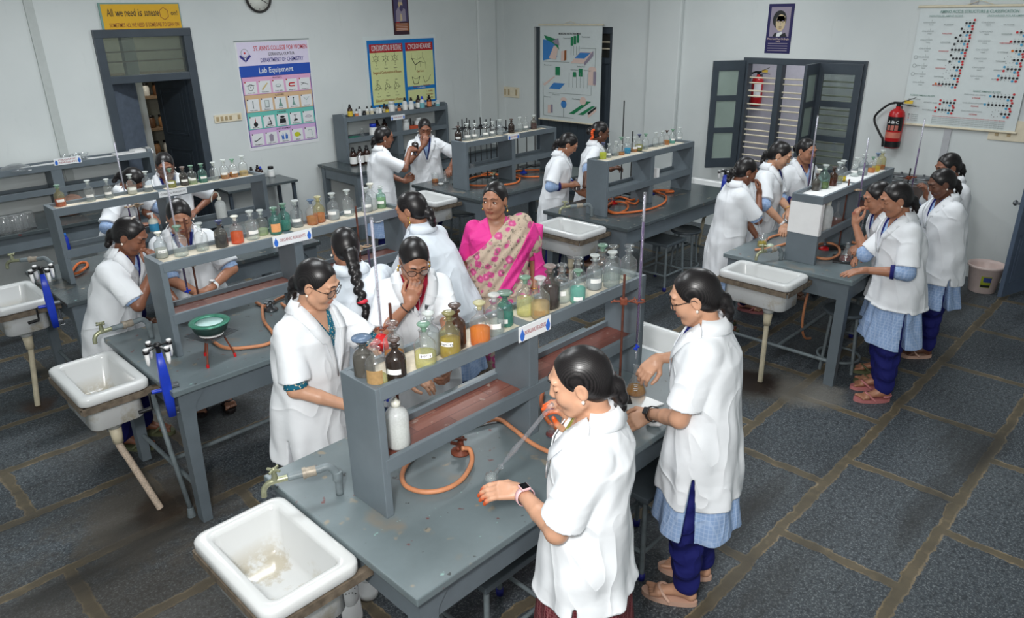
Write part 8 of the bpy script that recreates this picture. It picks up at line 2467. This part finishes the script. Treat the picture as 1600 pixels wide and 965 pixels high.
cast('watch_right', label='girl in white coat with a wristwatch and pale blue sleeve, third along the right side', x=6.36, y=1.48, yaw=130, h=1.56, lean=5, pitch=24, skin='deep', hair='low', ksleeve=1.2, hem=0.67, khem=0.47, wid=1.05, shoe='sandal',
     armL=dict(w=T3(aty(1466, 432, 1.55)), pole=(-.8, .5, -.2), hd=(-.3, .4, -.8), palmw=(.3, -.7, 0), curl=.4), armR=dict(w=(6.2, 1.85, .98), pole=(-.5, -.7, -.4)), watch=[(1, 'white')])
cast('last_right', label='girl farthest right lifting a pipette, standing before the white wall', x=6.96, y=1.63, yaw=138, h=1.58, lean=3, pitch=22, skin='dark', hair='low', ksleeve=1.15, hem=0.76, khem=0.55,
     armL=dict(w=T3(aty(1447, 306, 1.84)), pole=(-.2, .3, -.9), hd=(-.1, .1, .9), palmw=(-.2, .6, 0), curl=.85), armR=dict(l=(.22, -.2, .95), pole=(-.5, -.7, -.4)))

# ================================================================== things held in hands
def rod_thing(name, p0, p1, r, mat, label, cat, group=None, bulb=None):
    p0, p1 = Vector(p0), Vector(p1)
    t = thing(name, label, cat, p0, 0, group)
    d = p1 - p0
    if bulb:
        n = 24
        pts = [d * (i / n) for i in range(n + 1)]
        rr = [r * (.55 if u < .12 else 1) + bulb[1] * math.exp(-((u - bulb[0]) / .08) ** 2) for u in [i / n for i in range(n + 1)]]
        obj('glass_tube', MB().tube(pts, rr, 12), M[mat], t)
    else: obj('glass_tube', MB().tube([Vector((0, 0, 0)), d * .06, d * .5, d], [r * .5, r, r, r], 12), M[mat], t)
    return t
def hand(key, q, f, w_, d): return CAST[key]['world'](CAST[key]['arms'][q]['hp'](f, w_, d))
# round flask and long tube between the nearest girl's hands
mo = CAST['pipette']['H'](.102, 0, -.05)
fl = atz(768, 746, 1.02)
t = thing('round_flask', 'small round-bottomed flask held over the bench by the nearest girl', 'flask', fl, 0, None)
ax_ = (mo - fl).normalized()
t.rotation_euler = ax_.to_track_quat('Z', 'Y').to_euler()
obj('flask_body', MB().lathe([(0, -.028), (.016, -.024), (.026, -.01), (.028, 0), (.024, .014), (.012, .028), (.0095, .04), (.0095, .09), (.013, .093), (.0115, .094), (.0085, .09), (.0085, .04), (.021, .014), (.0255, 0), (.014, -.021), (0, -.0255)], 24), M['beakerglass'], t)
obj('liquid', MB().lathe([(0, -.025), (.014, -.021), (.0235, -.009), (.0245, -.004), (0, -.004)], 20), LQm('clear'), t)
rod_thing('glass_tube', fl + ax_ * .095, mo - ax_ * .01, .0075, 'burglass', 'long glass tube from the nearest girl mouth down to the round flask', 'glass tube', None, (.30, .005))
# amber conical flask
P = atz(993, 614, .879)
flask(P, 'conical flask of amber liquid standing on the white tile, held by the neck', LQm('golden'), .32, 1.28)
# rag under the smartwatch hand
P = atz(1022, 664, TZ)
mb = MB().ell((0, 0, .02), (.03, .035, .022), 20, 12)
mb.v = [(x * (1 + .3 * math.sin(90 * y)), y * (1 + .3 * math.sin(80 * x + 50 * z)), max(0, z * (1 + .3 * math.sin(110 * x)))) for x, y, z in mb.v]
t = obj('crumpled_tissue', mb, M['white'], None, P); tag(t, 'crumpled white tissue under the hand with the black smartwatch', 'tissue')
# sniffing girl's tube and beaker
mo = CAST['sniff']['H'](.10, 0, -.055)
rod_thing('pipette', (mo.x - .02, mo.y - .03, mo.z - .30), mo, .0035, 'burglass', 'thin glass pipette hanging from the mouth of the girl in round glasses', 'pipette', 'thin glass pipettes')
P = hand('sniff', 1, .085, 0, .035)
beaker(P + Vector((0, 0, -.05)), 'beaker of orange liquid held behind the nearest rack', LQm('amber'), .55, .032, .085)
P = aty(602, 690, 2.5)
beaker(Vector((P.x, 2.46, TZ)), 'beaker of orange liquid on the bench behind the milky wash bottle', LQm('orange'), .4, .034, .09)
mo = CAST['corner']['H'](.10, 0, -.05)
b = atz(262, 470, 1.0)
rod_thing('pipette', atz(258, 455, .98), mo, .0035, 'burglass', 'glass pipette slanting down from the girl with the white hair clip', 'pipette', 'thin glass pipettes', (.35, .006))
mo = CAST['suck']['H'](.10, 0, -.05)
rod_thing('pipette', atz(1190, 378, .92), mo, .004, 'burglass', 'glass pipette from the girl mouth into the yellow beaker', 'pipette', 'thin glass pipettes')
mo = CAST['pipette_right']['H'](.10, 0, -.05)
rod_thing('pipette', atz(1338, 392, TZ + .02), mo, .005, 'burglass', 'glass pipette slanting from the girl beside the flat palm to the window bench', 'pipette', 'thin glass pipettes')
p = hand('last_right', 1, .07, .0, .02)
rod_thing('pipette', p + Vector((.03, .02, -.28)), p + Vector((0, 0, .03)), .005, 'burglass', 'pipette held upright in the raised fist of the girl farthest right', 'pipette', 'thin glass pipettes')
# pouring girl's dark bottle, stream and cylinder
p = hand('pour', -1, .085, 0, .03)
t = thing('reagent_bottle', 'dark bottle tipped downwards in the raised hand of the pouring girl', 'bottle', p, 0, None)
t.scale = (.17, .17, .17); t.rotation_euler = Vector((.15, .3, -.9)).to_track_quat('Z', 'Y').to_euler()
t.location = p + Vector((0, 0, .07))
obj('bottle_body', body_me, G['d'], t); obj('liquid', liq_mesh(.9), LQm('black'), t)
p2 = hand('pour', 1, .085, 0, .03)
t = thing('measuring_cylinder', 'glass cylinder held under the tipped dark bottle', 'cylinder', p2 + Vector((0, 0, -.05)))
obj('glass_wall', MB().lathe([(0, 0), (.022, 0), (.022, .004), (.012, .01), (.012, .15), (.015, .153), (.0105, .15), (.0105, .012), (0, .012)], 18), M['beakerglass'], t)
obj('liquid', MB().lathe([(0, .0125), (.0098, .0125), (.0098, .10), (0, .10)], 14), M['violet'], t)
p = hand('measure', -1, .085, 0, .03)
t = thing('conical_flask', 'small flask of dark red liquid held over the coiled hose bench', 'flask', p + Vector((0, 0, -.05)), 0, 'conical flasks')
obj('flask_body', erl_me, M['beakerglass'], t); obj('liquid', erl_liq(.5), LQm('maroon'), t)
# ================================================================== fit the lettering and keep it as meshes
bpy.context.view_layer.update()
dg = bpy.context.evaluated_depsgraph_get()
for o, w_ in FITS:
    me = bpy.data.meshes.new_from_object(o.evaluated_get(dg))
    d = o.dimensions.x
    k = min(1.7, w_ / d) if d > 1e-6 else 1
    me.transform(Matrix.Diagonal((k, 1, 1, 1)))
    n = o.name
    p, l, r_ = o.parent, o.location.copy(), o.rotation_euler.copy()
    m_ = o.data.materials[0]
    cu = o.data
    bpy.data.objects.remove(o)
    bpy.data.curves.remove(cu)
    if not me.materials: me.materials.append(m_)
    link(n, me, None, p, l, r_)
